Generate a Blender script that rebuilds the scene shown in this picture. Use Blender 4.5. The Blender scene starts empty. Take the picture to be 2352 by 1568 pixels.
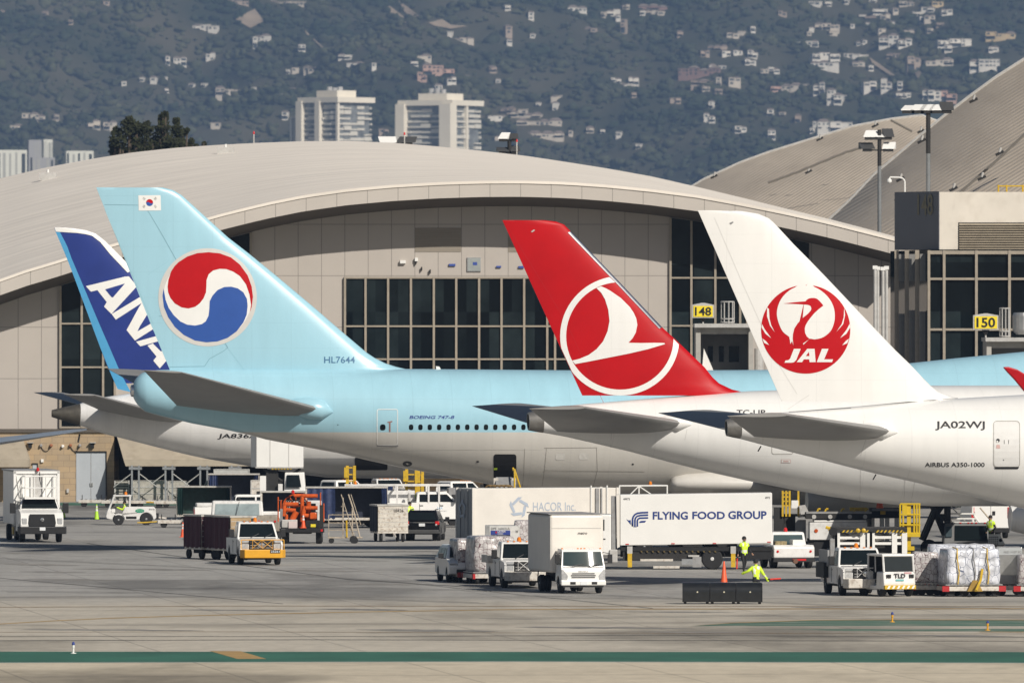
import bpy, bmesh, math, random
from mathutils import Vector, Matrix, noise
random.seed(7)
SC = bpy.context.scene
COL = SC.collection
R = math.radians
# ---------------------------------------------------------------- camera, light, exposure
F, CX, HY, H = 25840.0, 1176.0, 755.7, 12.0      # focal length and horizon in units of a 2352 px wide frame; camera height in metres
cd = bpy.data.cameras.new('camera'); cam = bpy.data.objects.new('camera', cd); COL.objects.link(cam)
cd.sensor_width = 36.0; cd.lens = 36.0 * F / 2352.0; cd.shift_y = -(784.0 - HY) / 2352.0
cd.clip_start = 1.0; cd.clip_end = 40000.0
cam.location = (0, 0, H); cam.rotation_euler = (R(90), 0, 0)
SC.camera = cam
cd.dof.use_dof = True; cd.dof.focus_distance = 560.0; cd.dof.aperture_fstop = 3.5      # the long lens leaves the far hills slightly soft
SUN_AZ, SUN_EL = 35.0, 35.0                       # degrees from straight behind the camera towards +x; elevation
sd = Vector((math.sin(R(SUN_AZ)) * math.cos(R(SUN_EL)), -math.cos(R(SUN_AZ)) * math.cos(R(SUN_EL)), math.sin(R(SUN_EL))))
w = bpy.data.worlds.new('World'); SC.world = w; w.use_nodes = True
wn = w.node_tree; bg = wn.nodes['Background']
sky = wn.nodes.new('ShaderNodeTexSky'); sky.sky_type = 'NISHITA'; sky.sun_disc = False
sky.sun_elevation = R(SUN_EL); sky.sun_rotation = R(180 - SUN_AZ); sky.altitude = 50; sky.dust_density = 1.5
wn.links.new(sky.outputs[0], bg.inputs[0]); bg.inputs[1].default_value = 0.042
sl = bpy.data.lights.new('sun', 'SUN'); sun = bpy.data.objects.new('sun', sl); COL.objects.link(sun)
sl.energy = 4.7; sl.angle = R(0.5); sl.color = (1.0, 0.94, 0.85)
sun.rotation_euler = sd.to_track_quat('Z', 'Y').to_euler(); sun.location = (200, -200, 300)
SC.view_settings.view_transform = 'Standard'; SC.view_settings.look = 'None'
SC.view_settings.exposure = 0.0; SC.view_settings.gamma = 1.0
SC.cycles.max_bounces = 6; SC.cycles.volume_bounces = 0
# ---------------------------------------------------------------- measuring helpers
def PX(x, Y): return (x - CX) / F * Y
def PZ(y, Y): return H - (y - HY) / F * Y
def GY(y): return F * H / (y - HY)
def gp(x, y): Y = GY(y); return (PX(x, Y), Y, 0.0)
def P3(x, y, Y): return (PX(x, Y), Y, PZ(y, Y))
def interp(tab, x):
    if x <= tab[0][0]: return tab[0][1]
    for (a, b), (c, d) in zip(tab, tab[1:]):
        if x <= c: return b + (d - b) * (x - a) / (c - a) if c > a else d
    return tab[-1][1]
# ---------------------------------------------------------------- materials
MT = {}
def nod(nt, t, **k):
    n = nt.nodes.new(t)
    for a, b in k.items(): setattr(n, a, b)
    return n
def mat(name, col, rough=.5, metal=0., var=.12, scale=2., spec=.5, coat=0., stretch=(1, 1, 1), dirt=None, dirt_amt=.0, bump=0.):
    if name in MT: return MT[name]
    m = bpy.data.materials.new(name); m.use_nodes = True; nt = m.node_tree; b = nt.nodes['Principled BSDF']
    b.inputs['Roughness'].default_value = rough; b.inputs['Metallic'].default_value = metal
    b.inputs['Specular IOR Level'].default_value = spec; b.inputs['Coat Weight'].default_value = coat
    c4 = (*col, 1)
    if var > 0 or dirt:
        tc = nod(nt, 'ShaderNodeTexCoord'); mp = nod(nt, 'ShaderNodeMapping'); mp.inputs['Scale'].default_value = stretch
        nt.links.new(tc.outputs['Object'], mp.inputs[0])
        nz = nod(nt, 'ShaderNodeTexNoise'); nz.inputs['Scale'].default_value = scale; nz.inputs['Detail'].default_value = 6
        nz.inputs['Roughness'].default_value = .65
        nt.links.new(mp.outputs[0], nz.inputs[0])
        mr = nod(nt, 'ShaderNodeMapRange'); mr.inputs[1].default_value = .3; mr.inputs[2].default_value = .7
        mr.inputs[3].default_value = 1 - var; mr.inputs[4].default_value = 1 + var * .5
        nt.links.new(nz.outputs[0], mr.inputs[0])
        mx = nod(nt, 'ShaderNodeMix', data_type='RGBA', blend_type='MULTIPLY'); mx.inputs[0].default_value = 1
        mx.inputs[6].default_value = c4; nt.links.new(mr.outputs[0], mx.inputs[7])
        out = mx.outputs[2]
        if dirt:
            n2 = nod(nt, 'ShaderNodeTexNoise'); n2.inputs['Scale'].default_value = scale * 2.7; n2.inputs['Detail'].default_value = 8
            nt.links.new(mp.outputs[0], n2.inputs[0])
            r2 = nod(nt, 'ShaderNodeMapRange'); r2.inputs[1].default_value = .5; r2.inputs[2].default_value = .72
            r2.inputs[3].default_value = 0; r2.inputs[4].default_value = dirt_amt
            nt.links.new(n2.outputs[0], r2.inputs[0])
            m2 = nod(nt, 'ShaderNodeMix', data_type='RGBA'); nt.links.new(r2.outputs[0], m2.inputs[0])
            nt.links.new(out, m2.inputs[6]); m2.inputs[7].default_value = (*dirt, 1); out = m2.outputs[2]
        nt.links.new(out, b.inputs['Base Color'])
        if bump:
            bp = nod(nt, 'ShaderNodeBump'); bp.inputs['Strength'].default_value = bump; bp.inputs['Distance'].default_value = .05
            nt.links.new(nz.outputs[0], bp.inputs['Height']); nt.links.new(bp.outputs[0], b.inputs['Normal'])
    else:
        b.inputs['Base Color'].default_value = c4
    MT[name] = m
    return m
GRIME = (.16, .12, .08)
WHITE = mat('white_paint', (.72, .71, .69), .35, var=.10, scale=1.3, dirt=GRIME, dirt_amt=.22)
DWHITE = mat('worn_white_paint', (.62, .58, .52), .5, var=.2, scale=2.5, dirt=(.18, .11, .06), dirt_amt=.6)
CLEANW = mat('clean_white_paint', (.80, .79, .76), .3, var=.05, scale=.7)
CREAM = mat('cream_panel_paint', (.74, .70, .64), .5, var=.08, scale=.8)
GREYP = mat('grey_paint', (.30, .30, .30), .5, var=.2, scale=2, dirt=GRIME, dirt_amt=.3)
LGREY = mat('light_grey_paint', (.48, .47, .45), .5, var=.15, scale=2, dirt=GRIME, dirt_amt=.25)
BLACK = mat('black_plastic', (.014, .014, .015), .45, var=.3, scale=4)
DARK = mat('dark_underframe', (.02, .019, .018), .7, var=.4, scale=3)
RUBBER = mat('tyre_rubber', (.016, .016, .017), .8, var=.3, scale=6)
GLASS = mat('dark_glass', (.008, .012, .013), .06, var=.3, scale=.7, spec=.3)
CHROME = mat('bright_metal', (.75, .75, .76), .18, metal=1., var=.1)
ALU = mat('aluminium_panel', (.52, .52, .51), .42, metal=.7, var=.2, scale=2.5)
STEEL = mat('galvanised_steel', (.34, .35, .36), .5, metal=.5, var=.25, scale=3)
YELLOW = mat('safety_yellow', (.62, .40, .02), .45, var=.2, scale=3, dirt=GRIME, dirt_amt=.35)
AMBER = mat('yellow_orange_paint', (.72, .36, .02), .4, var=.12, scale=2)
ORANGE = mat('orange_red_paint', (.60, .10, .015), .3, var=.25, scale=2.5, dirt=(.07, .02, .01), dirt_amt=.4)
CONE_O = mat('cone_orange', (.80, .11, .03), .5, var=.15)
LIME = mat('lime_plastic', (.42, .72, .03), .5, var=.1)
HIVIS = mat('hi_vis_yellow', (.62, .86, .04), .7, var=.15, scale=8)
REFLECT = mat('reflective_tape', (.7, .7, .68), .4, var=.05)
REDL = mat('red_lens', (.55, .02, .02), .2, var=.1)
AMBL = mat('amber_lens', (.75, .22, .02), .2, var=.1)
LAMP = mat('clear_lens', (.62, .63, .64), .12, metal=.4, var=.3, scale=9)
NAVY = mat('navy_cloth', (.018, .024, .045), .8, var=.3, scale=5)
BLUET = mat('blue_tarp', (.02, .035, .10), .5, var=.5, scale=4, bump=.6)
GREENT = mat('green_tarp', (.01, .04, .035), .6, var=.5, scale=4, bump=.4)
MAROON = mat('maroon_curtain', (.075, .02, .032), .75, var=.4, scale=4, stretch=(4, 4, .4), bump=.5)
SKIN = mat('skin_tone', (.36, .20, .13), .6, var=.1)
BLUEINK = mat('dark_blue_ink', (.035, .06, .26), .4, var=.05)
INK = mat('black_ink', (.012, .012, .014), .5, var=0)
PALEINK = mat('pale_blue_ink', (.40, .46, .55), .5, var=.05)
REDINK = mat('red_ink', (.42, .012, .015), .5, var=.15)
SILVER = mat('faded_silver_tarp', (.38, .37, .35), .5, var=.3, scale=2)
PLATE = mat('number_plate_white', (.7, .72, .74), .4, var=.05)
# ---------------------------------------------------------------- mesh builder
_tx = {}
def text_geo(s, bold=0.0):
    k = (s, bold)
    if k in _tx: return _tx[k]
    cu = bpy.data.curves.new('lettering', 'FONT'); cu.body = s; cu.offset = bold; cu.resolution_u = 3; cu.fill_mode = 'FRONT'
    ob = bpy.data.objects.new('lettering', cu); COL.objects.link(ob)
    bpy.context.view_layer.update()
    me = bpy.data.meshes.new_from_object(ob.evaluated_get(bpy.context.evaluated_depsgraph_get()))
    vs = [(v.co.x, v.co.y) for v in me.vertices]; fs = [tuple(p.vertices) for p in me.polygons]
    bpy.data.objects.remove(ob); bpy.data.curves.remove(cu); bpy.data.meshes.remove(me)
    x0 = min(v[0] for v in vs); x1 = max(v[0] for v in vs); y0 = min(v[1] for v in vs); y1 = max(v[1] for v in vs)
    vs = [((x - x0) / (x1 - x0), (y - y0) / (y1 - y0)) for x, y in vs]
    _tx[k] = (vs, fs); return _tx[k]
class MB:
    def __init__(s): s.v = []; s.f = []; s.mi = []; s.mats = []
    def mi_(s, m):
        if m not in s.mats: s.mats.append(m)
        return s.mats.index(m)
    def add(s, vs, fs, m):
        o = len(s.v); k = s.mi_(m); s.v += [tuple(v) for v in vs]
        for f in fs: s.f.append(tuple(i + o for i in f)); s.mi.append(k)
        return s
    def box(s, x0, x1, y0, y1, z0, z1, m):
        vs = [(x, y, z) for z in (z0, z1) for y in (y0, y1) for x in (x0, x1)]
        return s.add(vs, [(0, 2, 3, 1), (4, 5, 7, 6), (0, 1, 5, 4), (2, 6, 7, 3), (0, 4, 6, 2), (1, 3, 7, 5)], m)
    def hexa(s, b, t, m):       # two quads (4 points each, same winding)
        return s.add(list(b) + list(t), [(3, 2, 1, 0), (4, 5, 6, 7)] + [(i, (i + 1) % 4, 4 + (i + 1) % 4, 4 + i) for i in range(4)], m)
    def frus(s, b, zb, t, zt, m):   # b,t = (x0,x1,y0,y1)
        q = lambda a, z: [(a[0], a[2], z), (a[1], a[2], z), (a[1], a[3], z), (a[0], a[3], z)]
        return s.hexa(q(b, zb), q(t, zt), m)
    def prism(s, pts, a, b, m, axis='y', wf=None):
        n = len(pts); vs = []
        for k, d in enumerate((a, b)):
            for p in pts:
                e = d if wf is None else (math.copysign(1, d) * wf(p[1]))
                vs.append((p[0], e, p[1]) if axis == 'y' else ((e, p[0], p[1]) if axis == 'x' else (p[0], p[1], e)))
        return s.add(vs, [tuple(range(n)), tuple(range(2 * n - 1, n - 1, -1))] + [(i, i + n, (i + 1) % n + n, (i + 1) % n) for i in range(n)], m)
    def cyl(s, p0, p1, r0, m, r1=None, n=12, caps=True):
        r1 = r0 if r1 is None else r1
        p0 = Vector(p0); p1 = Vector(p1); d = (p1 - p0).normalized()
        u = d.orthogonal().normalized(); w_ = d.cross(u); vs = []
        for p, r in ((p0, r0), (p1, r1)):
            for i in range(n):
                a = 2 * math.pi * i / n; vs.append(p + (u * math.cos(a) + w_ * math.sin(a)) * r)
        fs = [(i, (i + 1) % n, n + (i + 1) % n, n + i) for i in range(n)]
        if caps: fs += [tuple(range(n - 1, -1, -1)), tuple(range(n, 2 * n))]
        return s.add(vs, fs, m)
    def tube(s, path, r, m, n=6):
        for a, b in zip(path, path[1:]): s.cyl(a, b, r, m, n=n)
        return s
    def lathe(s, o, ax, prof, m, n=16):
        o = Vector(o); d = Vector(ax).normalized(); u = d.orthogonal().normalized(); w_ = d.cross(u); vs = []; fs = []
        for (r, h) in prof:
            for i in range(n):
                a = 2 * math.pi * i / n; vs.append(o + d * h + (u * math.cos(a) + w_ * math.sin(a)) * max(r, 1e-4))
        for k in range(len(prof) - 1):
            for i in range(n): fs.append((k * n + i, k * n + (i + 1) % n, (k + 1) * n + (i + 1) % n, (k + 1) * n + i))
        fs += [tuple(range(n - 1, -1, -1)), tuple(range((len(prof) - 1) * n, len(prof) * n))]
        return s.add(vs, fs, m)
    def face(s, pts, m): return s.add(pts, [tuple(range(len(pts)))], m)
    def text(s, t, o, u, v, w_, h, m, bold=0.0, shear=0.0):
        vs, fs = text_geo(t, bold); o = Vector(o); u = Vector(u); v = Vector(v)
        return s.add([o + u * (x * w_ + y * h * shear) + v * (y * h) for x, y in vs], fs, m)
    def build(s, name, parent=None, loc=None, rotz=None, bevel=0, smooth=None, seg=2, recalc=True, label=None):
        me = bpy.data.meshes.new(name); me.from_pydata(s.v, [], s.f)
        for m in s.mats: me.materials.append(m)
        me.polygons.foreach_set('material_index', s.mi)
        if recalc:
            bm = bmesh.new(); bm.from_mesh(me); bmesh.ops.recalc_face_normals(bm, faces=bm.faces); bm.to_mesh(me); bm.free()
        if smooth is not None:
            me.polygons.foreach_set('use_smooth', [True] * len(me.polygons)); me.set_sharp_from_angle(angle=R(smooth))
        me.update()
        return link(name, me, parent, loc, rotz, bevel, seg, label)
def link(name, me, parent=None, loc=None, rotz=None, bevel=0, seg=2, label=None):
    o = bpy.data.objects.new(name, me); COL.objects.link(o)
    if parent is not None: o.parent = parent
    if loc is not None: o.location = loc
    if rotz is not None: o.rotation_euler = (0, 0, rotz)
    if bevel:
        b = o.modifiers.new('bevel', 'BEVEL'); b.width = bevel; b.segments = seg; b.limit_method = 'ANGLE'; b.angle_limit = R(35)
    if label: o['label'] = label
    return o
def tag(o, label, cat, group=None):
    o['label'] = label; o['category'] = cat
    if group: o['group'] = group
    return o
def struct(o): o['kind'] = 'structure'; return o
def thing(name, label, cat, loc=(0, 0, 0), rotz=0., group=None):
    o = bpy.data.objects.new(name, None); COL.objects.link(o); o.empty_display_size = .3
    o.location = loc; o.rotation_euler = (0, 0, rotz)
    return tag(o, label, cat, group)
def copy_tree(o, parent=None):
    kids = [c for c in o.children]
    c = o.copy(); COL.objects.link(c)
    if parent is not None: c.parent = parent
    for k in kids: copy_tree(k, c)
    return c
def decal(mb, poly, fn, m, step=9.0, clip=None, faces=None):
    bm = bmesh.new()
    vs = [bm.verts.new((x, y, 0)) for x, y in poly]
    if faces is None: bm.faces.new(vs)
    else:
        for f in faces:
            try: bm.faces.new([vs[i] for i in f])
            except ValueError: pass
    bm.normal_update(); bmesh.ops.triangulate(bm, faces=bm.faces[:])
    for (co, no) in (clip or []):
        bmesh.ops.bisect_plane(bm, geom=bm.verts[:] + bm.edges[:] + bm.faces[:], plane_co=(*co, 0), plane_no=(*no, 0), clear_outer=True)
    if step:
        for ax in (0, 1):
            c = [v.co[ax] for v in bm.verts]
            if not c: break
            lo, hi = min(c), max(c); k = math.floor(lo / step) + 1
            while k * step < hi:
                co = [0, 0, 0]; no = [0, 0, 0]; co[ax] = k * step; no[ax] = 1
                bmesh.ops.bisect_plane(bm, geom=bm.verts[:] + bm.edges[:] + bm.faces[:], plane_co=co, plane_no=no); k += 1
    bm.verts.ensure_lookup_table()
    for i, v in enumerate(bm.verts): v.index = i
    mb.add([fn(v.co.x, v.co.y) for v in bm.verts], [tuple(v.index for v in f.verts) for f in bm.faces], m); bm.free()
# ---------------------------------------------------------------- ground
def ground_mat():
    m = bpy.data.materials.new('apron_concrete'); m.use_nodes = True; nt = m.node_tree; b = nt.nodes['Principled BSDF']
    L = nt.links.new
    tc = nod(nt, 'ShaderNodeTexCoord'); sp = nod(nt, 'ShaderNodeSeparateXYZ'); L(tc.outputs['Object'], sp.inputs[0])
    def noise_(scale, stretch, detail=6, rough=.6):
        mp = nod(nt, 'ShaderNodeMapping'); mp.inputs['Scale'].default_value = stretch; L(tc.outputs['Object'], mp.inputs[0])
        n = nod(nt, 'ShaderNodeTexNoise'); n.inputs['Scale'].default_value = scale; n.inputs['Detail'].default_value = detail
        n.inputs['Roughness'].default_value = rough; L(mp.outputs[0], n.inputs[0]); return n.outputs[0]
    def rng(src, a, b_, c, d):
        r = nod(nt, 'ShaderNodeMapRange'); L(src, r.inputs[0])
        for i, v in enumerate((a, b_, c, d)): r.inputs[i + 1].default_value = v
        return r.outputs[0]
    def mixc(f, a, c, mode='MIX'):
        x = nod(nt, 'ShaderNodeMix', data_type='RGBA', blend_type=mode)
        if isinstance(f, float): x.inputs[0].default_value = f
        else: L(f, x.inputs[0])
        for k, s in ((6, a), (7, c)):
            if isinstance(s, tuple): x.inputs[k].default_value = (*s, 1)
            else: L(s, x.inputs[k])
        return x.outputs[2]
    def math_(op, a, b_=None, c=None):
        x = nod(nt, 'ShaderNodeMath', operation=op)
        for k, s in enumerate((a, b_, c)):
            if s is None: continue
            if isinstance(s, (int, float)): x.inputs[k].default_value = s
            else: L(s, x.inputs[k])
        return x.outputs[0]
    wob = noise_(.012, (1, 1, 1), 3)
    yy = math_('ADD', sp.outputs[1], math_('MULTIPLY', math_('SUBTRACT', wob, .5), 90.))
    far = rng(yy, 478., 515., 0., 1.)
    col = mixc(far, (.475, .43, .355), (.345, .332, .308))
    shoulder = rng(sp.outputs[1], 404., 408., 1., 0.)
    col = mixc(shoulder, col, (.58, .505, .385))
    # big patches, then streaked tyre and fuel stains, then slab joints
    col = mixc(1., col, rng(noise_(.05, (1, 1, 1), 8, .7), .3, .7, .86, 1.12), 'MULTIPLY')
    col = mixc(1., col, rng(noise_(.06, (1, .22, 1), 7, .62), .52, .66, 1., .6), 'MULTIPLY')
    col = mixc(1., col, rng(noise_(.11, (.35, .16, 1), 5, .6), .56, .65, 1., .55), 'MULTIPLY')
    col = mixc(1., col, rng(noise_(.22, (.16, .42, 1), 6, .65), .54, .66, 1., .68), 'MULTIPLY')
    col = mixc(1., col, rng(noise_(1.2, (1, .35, 1), 6, .7), .3, .7, .86, 1.1), 'MULTIPLY')
    ang = R(7); u = math_('ADD', math_('MULTIPLY', sp.outputs[0], math.cos(ang)), math_('MULTIPLY', sp.outputs[1], math.sin(ang)))
    v = math_('SUBTRACT', math_('MULTIPLY', sp.outputs[1], math.cos(ang)), math_('MULTIPLY', sp.outputs[0], math.sin(ang)))
    for s, p, wd in ((u, 7.6, .09), (v, 22.8, .5)):
        fr = math_('FRACT', math_('DIVIDE', s, p))
        ln = math_('LESS_THAN', fr, wd / p)
        col = mixc(math_('MULTIPLY', ln, .38), col, (.07, .065, .06))
    L(col, b.inputs['Base Color']); b.inputs['Roughness'].default_value = .85; b.inputs['Specular IOR Level'].default_value = .3
    return m
GM = ground_mat()
mb = MB(); mb.face([(-1400, -60, 0), (1400, -60, 0), (1400, 12900, 0), (-1400, 12900, 0)], GM)
struct(mb.build('apron_ground', recalc=False))
GREEN = mat('green_surface_paint', (.03, .13, .085), .8, var=.3, scale=.25, stretch=(1, .5, 1))
TAXI = mat('yellow_taxi_paint', (.42, .27, .10), .8, var=.3, scale=.6)
RUST = mat('worn_taxi_paint', (.24, .15, .07), .85, var=.5, scale=.5)
TAR = mat('tar_joint', (.06, .055, .05), .9, var=.4, scale=.3)
def strip(name, pts, m, z=.004):
    g = []
    for x, y in pts: p = gp(x, y); g.append((p[0], p[1], z))
    mb = MB(); mb.face(g, m)
    o = mb.build(name, recalc=False)
    if o.data.polygons[0].normal.z < 0: o.data.flip_normals()
    return struct(o)
WGREEN = mat('worn_green_paint', (.085, .165, .115), .85, var=.35, scale=.5, stretch=(.3, 1, 1), dirt=(.30, .275, .23), dirt_amt=.85)
strip('green_paint_strip', [(-80, 1495.6), (2430, 1496.6), (2430, 1520.6), (1176, 1517), (-80, 1520)], GREEN)
strip('green_paint_edge', [(-80, 1520.2), (1176, 1517.2), (2430, 1520.8), (2430, 1522), (1176, 1518.4), (-80, 1521.4)], mat('pale_green_paint', (.18, .28, .25), .8))
strip('taxi_stripe', [(482.5, 1494.5), (552.5, 1494.8), (612.5, 1512.6), (545, 1512.6)], TAXI, .008)
strip('green_paint_island', [(1586, 1437), (1680, 1430.5), (1860, 1424.6), (2050, 1423.4), (2430, 1424), (2430, 1437), (2100, 1437), (1800, 1436.6)], WGREEN)
strip('green_paint_island', [(1760, 1444), (2430, 1443), (2430, 1450), (1960, 1448)], WGREEN)
strip('taxi_stripe', [(1585, 1437), (1680, 1429.3), (1860, 1423.2), (2050, 1422), (2430, 1422.6), (2430, 1423.8), (2050, 1423.2), (1860, 1424.4), (1680, 1430.4)], TAXI, .008)
strip('taxi_stripe', [(2250, 1450.2), (2430, 1450.2), (2430, 1451.4), (2250, 1451.2)], TAXI, .008)
strip('green_paint_verge', [(85, 1154.2), (640, 1154.2), (640, 1160), (85, 1160)], GREEN)
def polyline(name, pts, wd, m, z=.006):
    a = [(x, y - wd / 2) for x, y in pts]; b = [(x, y + wd / 2) for x, y in reversed(pts)]
    return strip(name, a + b, m, z)
polyline('taxi_line', [(-40, 1434.5), (125, 1425), (250, 1419), (470, 1412.5), (800, 1405), (1176, 1399), (1500, 1398), (2430, 1397)], 1.5, TAXI)
polyline('taxi_line', [(-40, 1394), (600, 1391), (1176, 1391.5), (2430, 1392)], .9, RUST)
polyline('joint_line', [(-40, 1471), (700, 1468.5), (1500, 1470), (2430, 1472)], .8, TAR)
polyline('joint_line', [(-40, 1460), (700, 1461), (1500, 1458), (2430, 1463)], .7, TAR)
polyline('joint_line', [(-40, 1451), (500, 1450), (1176, 1452.5), (2430, 1455)], .6, RUST)
polyline('joint_line', [(0, 1327), (260, 1350), (650, 1386)], .8, TAR)
polyline('joint_line', [(200, 1247), (500, 1290), (800, 1330), (1150, 1352)], 1.0, TAR)
polyline('joint_line', [(640, 1268), (980, 1266), (1400, 1272)], 1.2, TAR)
STAIN = mat('oil_and_rubber_stain', (.225, .212, .19), .9, var=.35, scale=.35, stretch=(.4, 1, 1), dirt=(.36, .335, .30), dirt_amt=.75)
rs_ = random.Random(11)
def stain(x, y, L_, h_):
    n = 14; up = []; lo = []
    for i in range(n + 1):
        t = i / n; k = math.sin(math.pi * t) ** .6; up.append((x + L_ * (t - .5), y - h_ * k * rs_.uniform(.25, .6) + (t - .5) * h_ * .8)); lo.append((x + L_ * (t - .5), y + h_ * k * rs_.uniform(.25, .6) + (t - .5) * h_ * .8))
    strip('ground_stain', up + lo[1:-1][::-1], STAIN, .005)
for a in ((90, 1296, 190, 5), (330, 1307, 330, 4), (560, 1297, 170, 3), (720, 1310, 230, 4), (180, 1331, 260, 4), (690, 1320, 120, 3), (880, 1341, 190, 3), (120, 1313, 160, 3), (560, 1401, 300, 4), (830, 1399, 220, 4), (260, 1446, 420, 4), (980, 1447, 330, 5), (1390, 1441, 420, 5), (1620, 1452, 300, 4), (1250, 1368, 140, 2.5), (1480, 1346, 190, 3), (1930, 1395, 230, 2.5), (2180, 1459, 300, 4), (1050, 1296, 160, 3), (1330, 1300, 220, 3), (60, 1270, 130, 3), (830, 1287, 140, 2.5), (1560, 1405, 260, 2.5)): stain(*a)
RUB = mat('tyre_rubber_mark', (.235, .225, .205), .9, var=.3, scale=.3)
for k, pts in enumerate((((0, 1281), (420, 1300), (900, 1334), (1500, 1396)), ((300, 1252), (800, 1276), (1300, 1306)), ((700, 1345), (1200, 1357), (1900, 1388), (2400, 1398)), ((1500, 1300), (1900, 1316), (2400, 1322)), ((0, 1356), (500, 1362), (1100, 1383)), ((1100, 1420), (1700, 1412), (2400, 1409)))):
    for d in (0, 2.6): polyline('tyre_mark', [(x + d * 6, y + d) for x, y in pts], .55, RUB, .0055)
# ---------------------------------------------------------------- terminal with the arched roof
YF = 786.0; YR = 782.0
front = [(-80, 668), (0, 643.6), (53, 624), (127, 602), (154, 593), (260, 562), (400, 523), (520, 490), (610, 468), (700, 450), (800, 436), (900, 427), (1000, 421), (1100, 417.6), (1200, 417), (1300, 420), (1400, 427), (1500, 437), (1600, 450), (1700, 468), (1800, 488), (1900, 510), (2000, 535), (2058, 550), (2090, 559)]
back = [(-80, 428), (0, 410), (100, 386), (200, 367), (300, 351), (400, 340), (500, 333), (600, 328), (700, 324.5), (800, 324), (900, 328), (1000, 336), (1100, 346), (1200, 357), (1300, 372), (1400, 388), (1500, 406), (1600, 429), (1700, 453), (1800, 478), (1900, 502), (2000, 528), (2058, 544), (2090, 554)]
def panel_mat(name, col, x0, px, z0, pz, wd=.045, dark=.5):
    m = mat(name, col, .55, var=.06, scale=.25); nt = m.node_tree; b = nt.nodes['Principled BSDF']; L = nt.links.new
    src = b.inputs['Base Color'].links[0].from_socket
    tc = nod(nt, 'ShaderNodeTexCoord'); sp = nod(nt, 'ShaderNodeSeparateXYZ'); L(tc.outputs['Object'], sp.inputs[0])
    prev = None
    for k, (o, p) in ((0, (x0, px)), (2, (z0, pz))):
        a = nod(nt, 'ShaderNodeMath', operation='SUBTRACT'); L(sp.outputs[k], a.inputs[0]); a.inputs[1].default_value = o - 1000 * p
        d = nod(nt, 'ShaderNodeMath', operation='DIVIDE'); L(a.outputs[0], d.inputs[0]); d.inputs[1].default_value = p
        f = nod(nt, 'ShaderNodeMath', operation='FRACT'); L(d.outputs[0], f.inputs[0])
        l = nod(nt, 'ShaderNodeMath', operation='LESS_THAN'); L(f.outputs[0], l.inputs[0]); l.inputs[1].default_value = wd / p
        if prev is not None:
            mx = nod(nt, 'ShaderNodeMath', operation='MAXIMUM'); L(prev, mx.inputs[0]); L(l.outputs[0], mx.inputs[1]); prev = mx.outputs[0]
        else: prev = l.outputs[0]
    mi = nod(nt, 'ShaderNodeMix', data_type='RGBA'); L(prev, mi.inputs[0]); L(src, mi.inputs[6]); mi.inputs[7].default_value = (*[c * dark for c in col], 1)
    L(mi.outputs[2], b.inputs['Base Color'])
    return m
WALLP = panel_mat('grey_beige_wall_panel', (.455, .412, .37), PX(844.9, YF), 53.6 / F * YF, PZ(634, YF), 118 / F * YF)
FASC = panel_mat('beige_fascia_panel', (.52, .475, .425), PX(844.9, YF), 70 / F * YF, -50, 500)
ROOFM = mat('beige_membrane_roof', (.85, .78, .69), .75, var=.17, scale=1.0, stretch=(.05, .5, .0), bump=.0, dirt=(.5, .44, .37), dirt_amt=.35)
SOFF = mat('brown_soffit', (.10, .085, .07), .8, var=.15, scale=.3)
MULL = mat('beige_mullion_metal', (.34, .295, .235), .5, var=.15, scale=2)
def pane_glass():
    m = bpy.data.materials.new('blue_black_window_glass'); m.use_nodes = True; nt = m.node_tree; b = nt.nodes['Principled BSDF']; L = nt.links.new
    tc = nod(nt, 'ShaderNodeTexCoord'); mp = nod(nt, 'ShaderNodeMapping'); mp.inputs['Scale'].default_value = (1 / 1.59, .01, 1 / 3.3); L(tc.outputs['Object'], mp.inputs[0])
    fl = nod(nt, 'ShaderNodeVectorMath', operation='FLOOR'); L(mp.outputs[0], fl.inputs[0]); wnz = nod(nt, 'ShaderNodeTexWhiteNoise'); L(fl.outputs[0], wnz.inputs[0])
    nz = nod(nt, 'ShaderNodeTexNoise'); nz.inputs['Scale'].default_value = .5; nz.inputs['Detail'].default_value = 4; L(tc.outputs['Object'], nz.inputs[0])
    mu = nod(nt, 'ShaderNodeMath', operation='MULTIPLY'); L(wnz.outputs[0], mu.inputs[0]); L(nz.outputs[0], mu.inputs[1])
    cr = nod(nt, 'ShaderNodeValToRGB'); L(mu.outputs[0], cr.inputs[0]); cr.color_ramp.elements[0].position = .1; cr.color_ramp.elements[0].color = (.004, .006, .007, 1); cr.color_ramp.elements[1].position = .6; cr.color_ramp.elements[1].color = (.022, .032, .034, 1)
    L(cr.outputs[0], b.inputs['Base Color']); b.inputs['Roughness'].default_value = .07; b.inputs['Specular IOR Level'].default_value = .14; return m
WGLASS_ = pane_glass()
WGLASS = WGLASS_ or mat('blue_black_window_glass', (.008, .011, .012), .08, var=.6, scale=.15, spec=.12)
T = thing('terminal_building', 'long terminal hall with broad arched pale roof and beige panel wall', 'terminal', (0, YF, 0))
def tl(p): return (p[0], p[1] - YF, p[2])        # world -> terminal local
xs = [-80 + i * (2170 / 62) for i in range(63)]
mb = MB(); vs = []; NR = 9
for x in xs:
    a = Vector(P3(x, interp(front, x), YR)); b = Vector(P3(x, interp(back, x), 925.0))
    for k in range(NR):
        t = k / (NR - 1); p = a.lerp(b, t); p.z += math.sin(math.pi * t) * .0 * (b.z - a.z) + (1 - (1 - t) ** 1.25 - t) * (b.z - a.z) * .4
        vs.append(tl(p))
fs = [(i * NR + k, i * NR + k + 1, (i + 1) * NR + k + 1, (i + 1) * NR + k) for i in range(len(xs) - 1) for k in range(NR - 1)]
mb.add(vs, fs, ROOFM)
roof = mb.build('roof', T, smooth=50)
FT = 35.0
mb = MB(); vs = []
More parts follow.
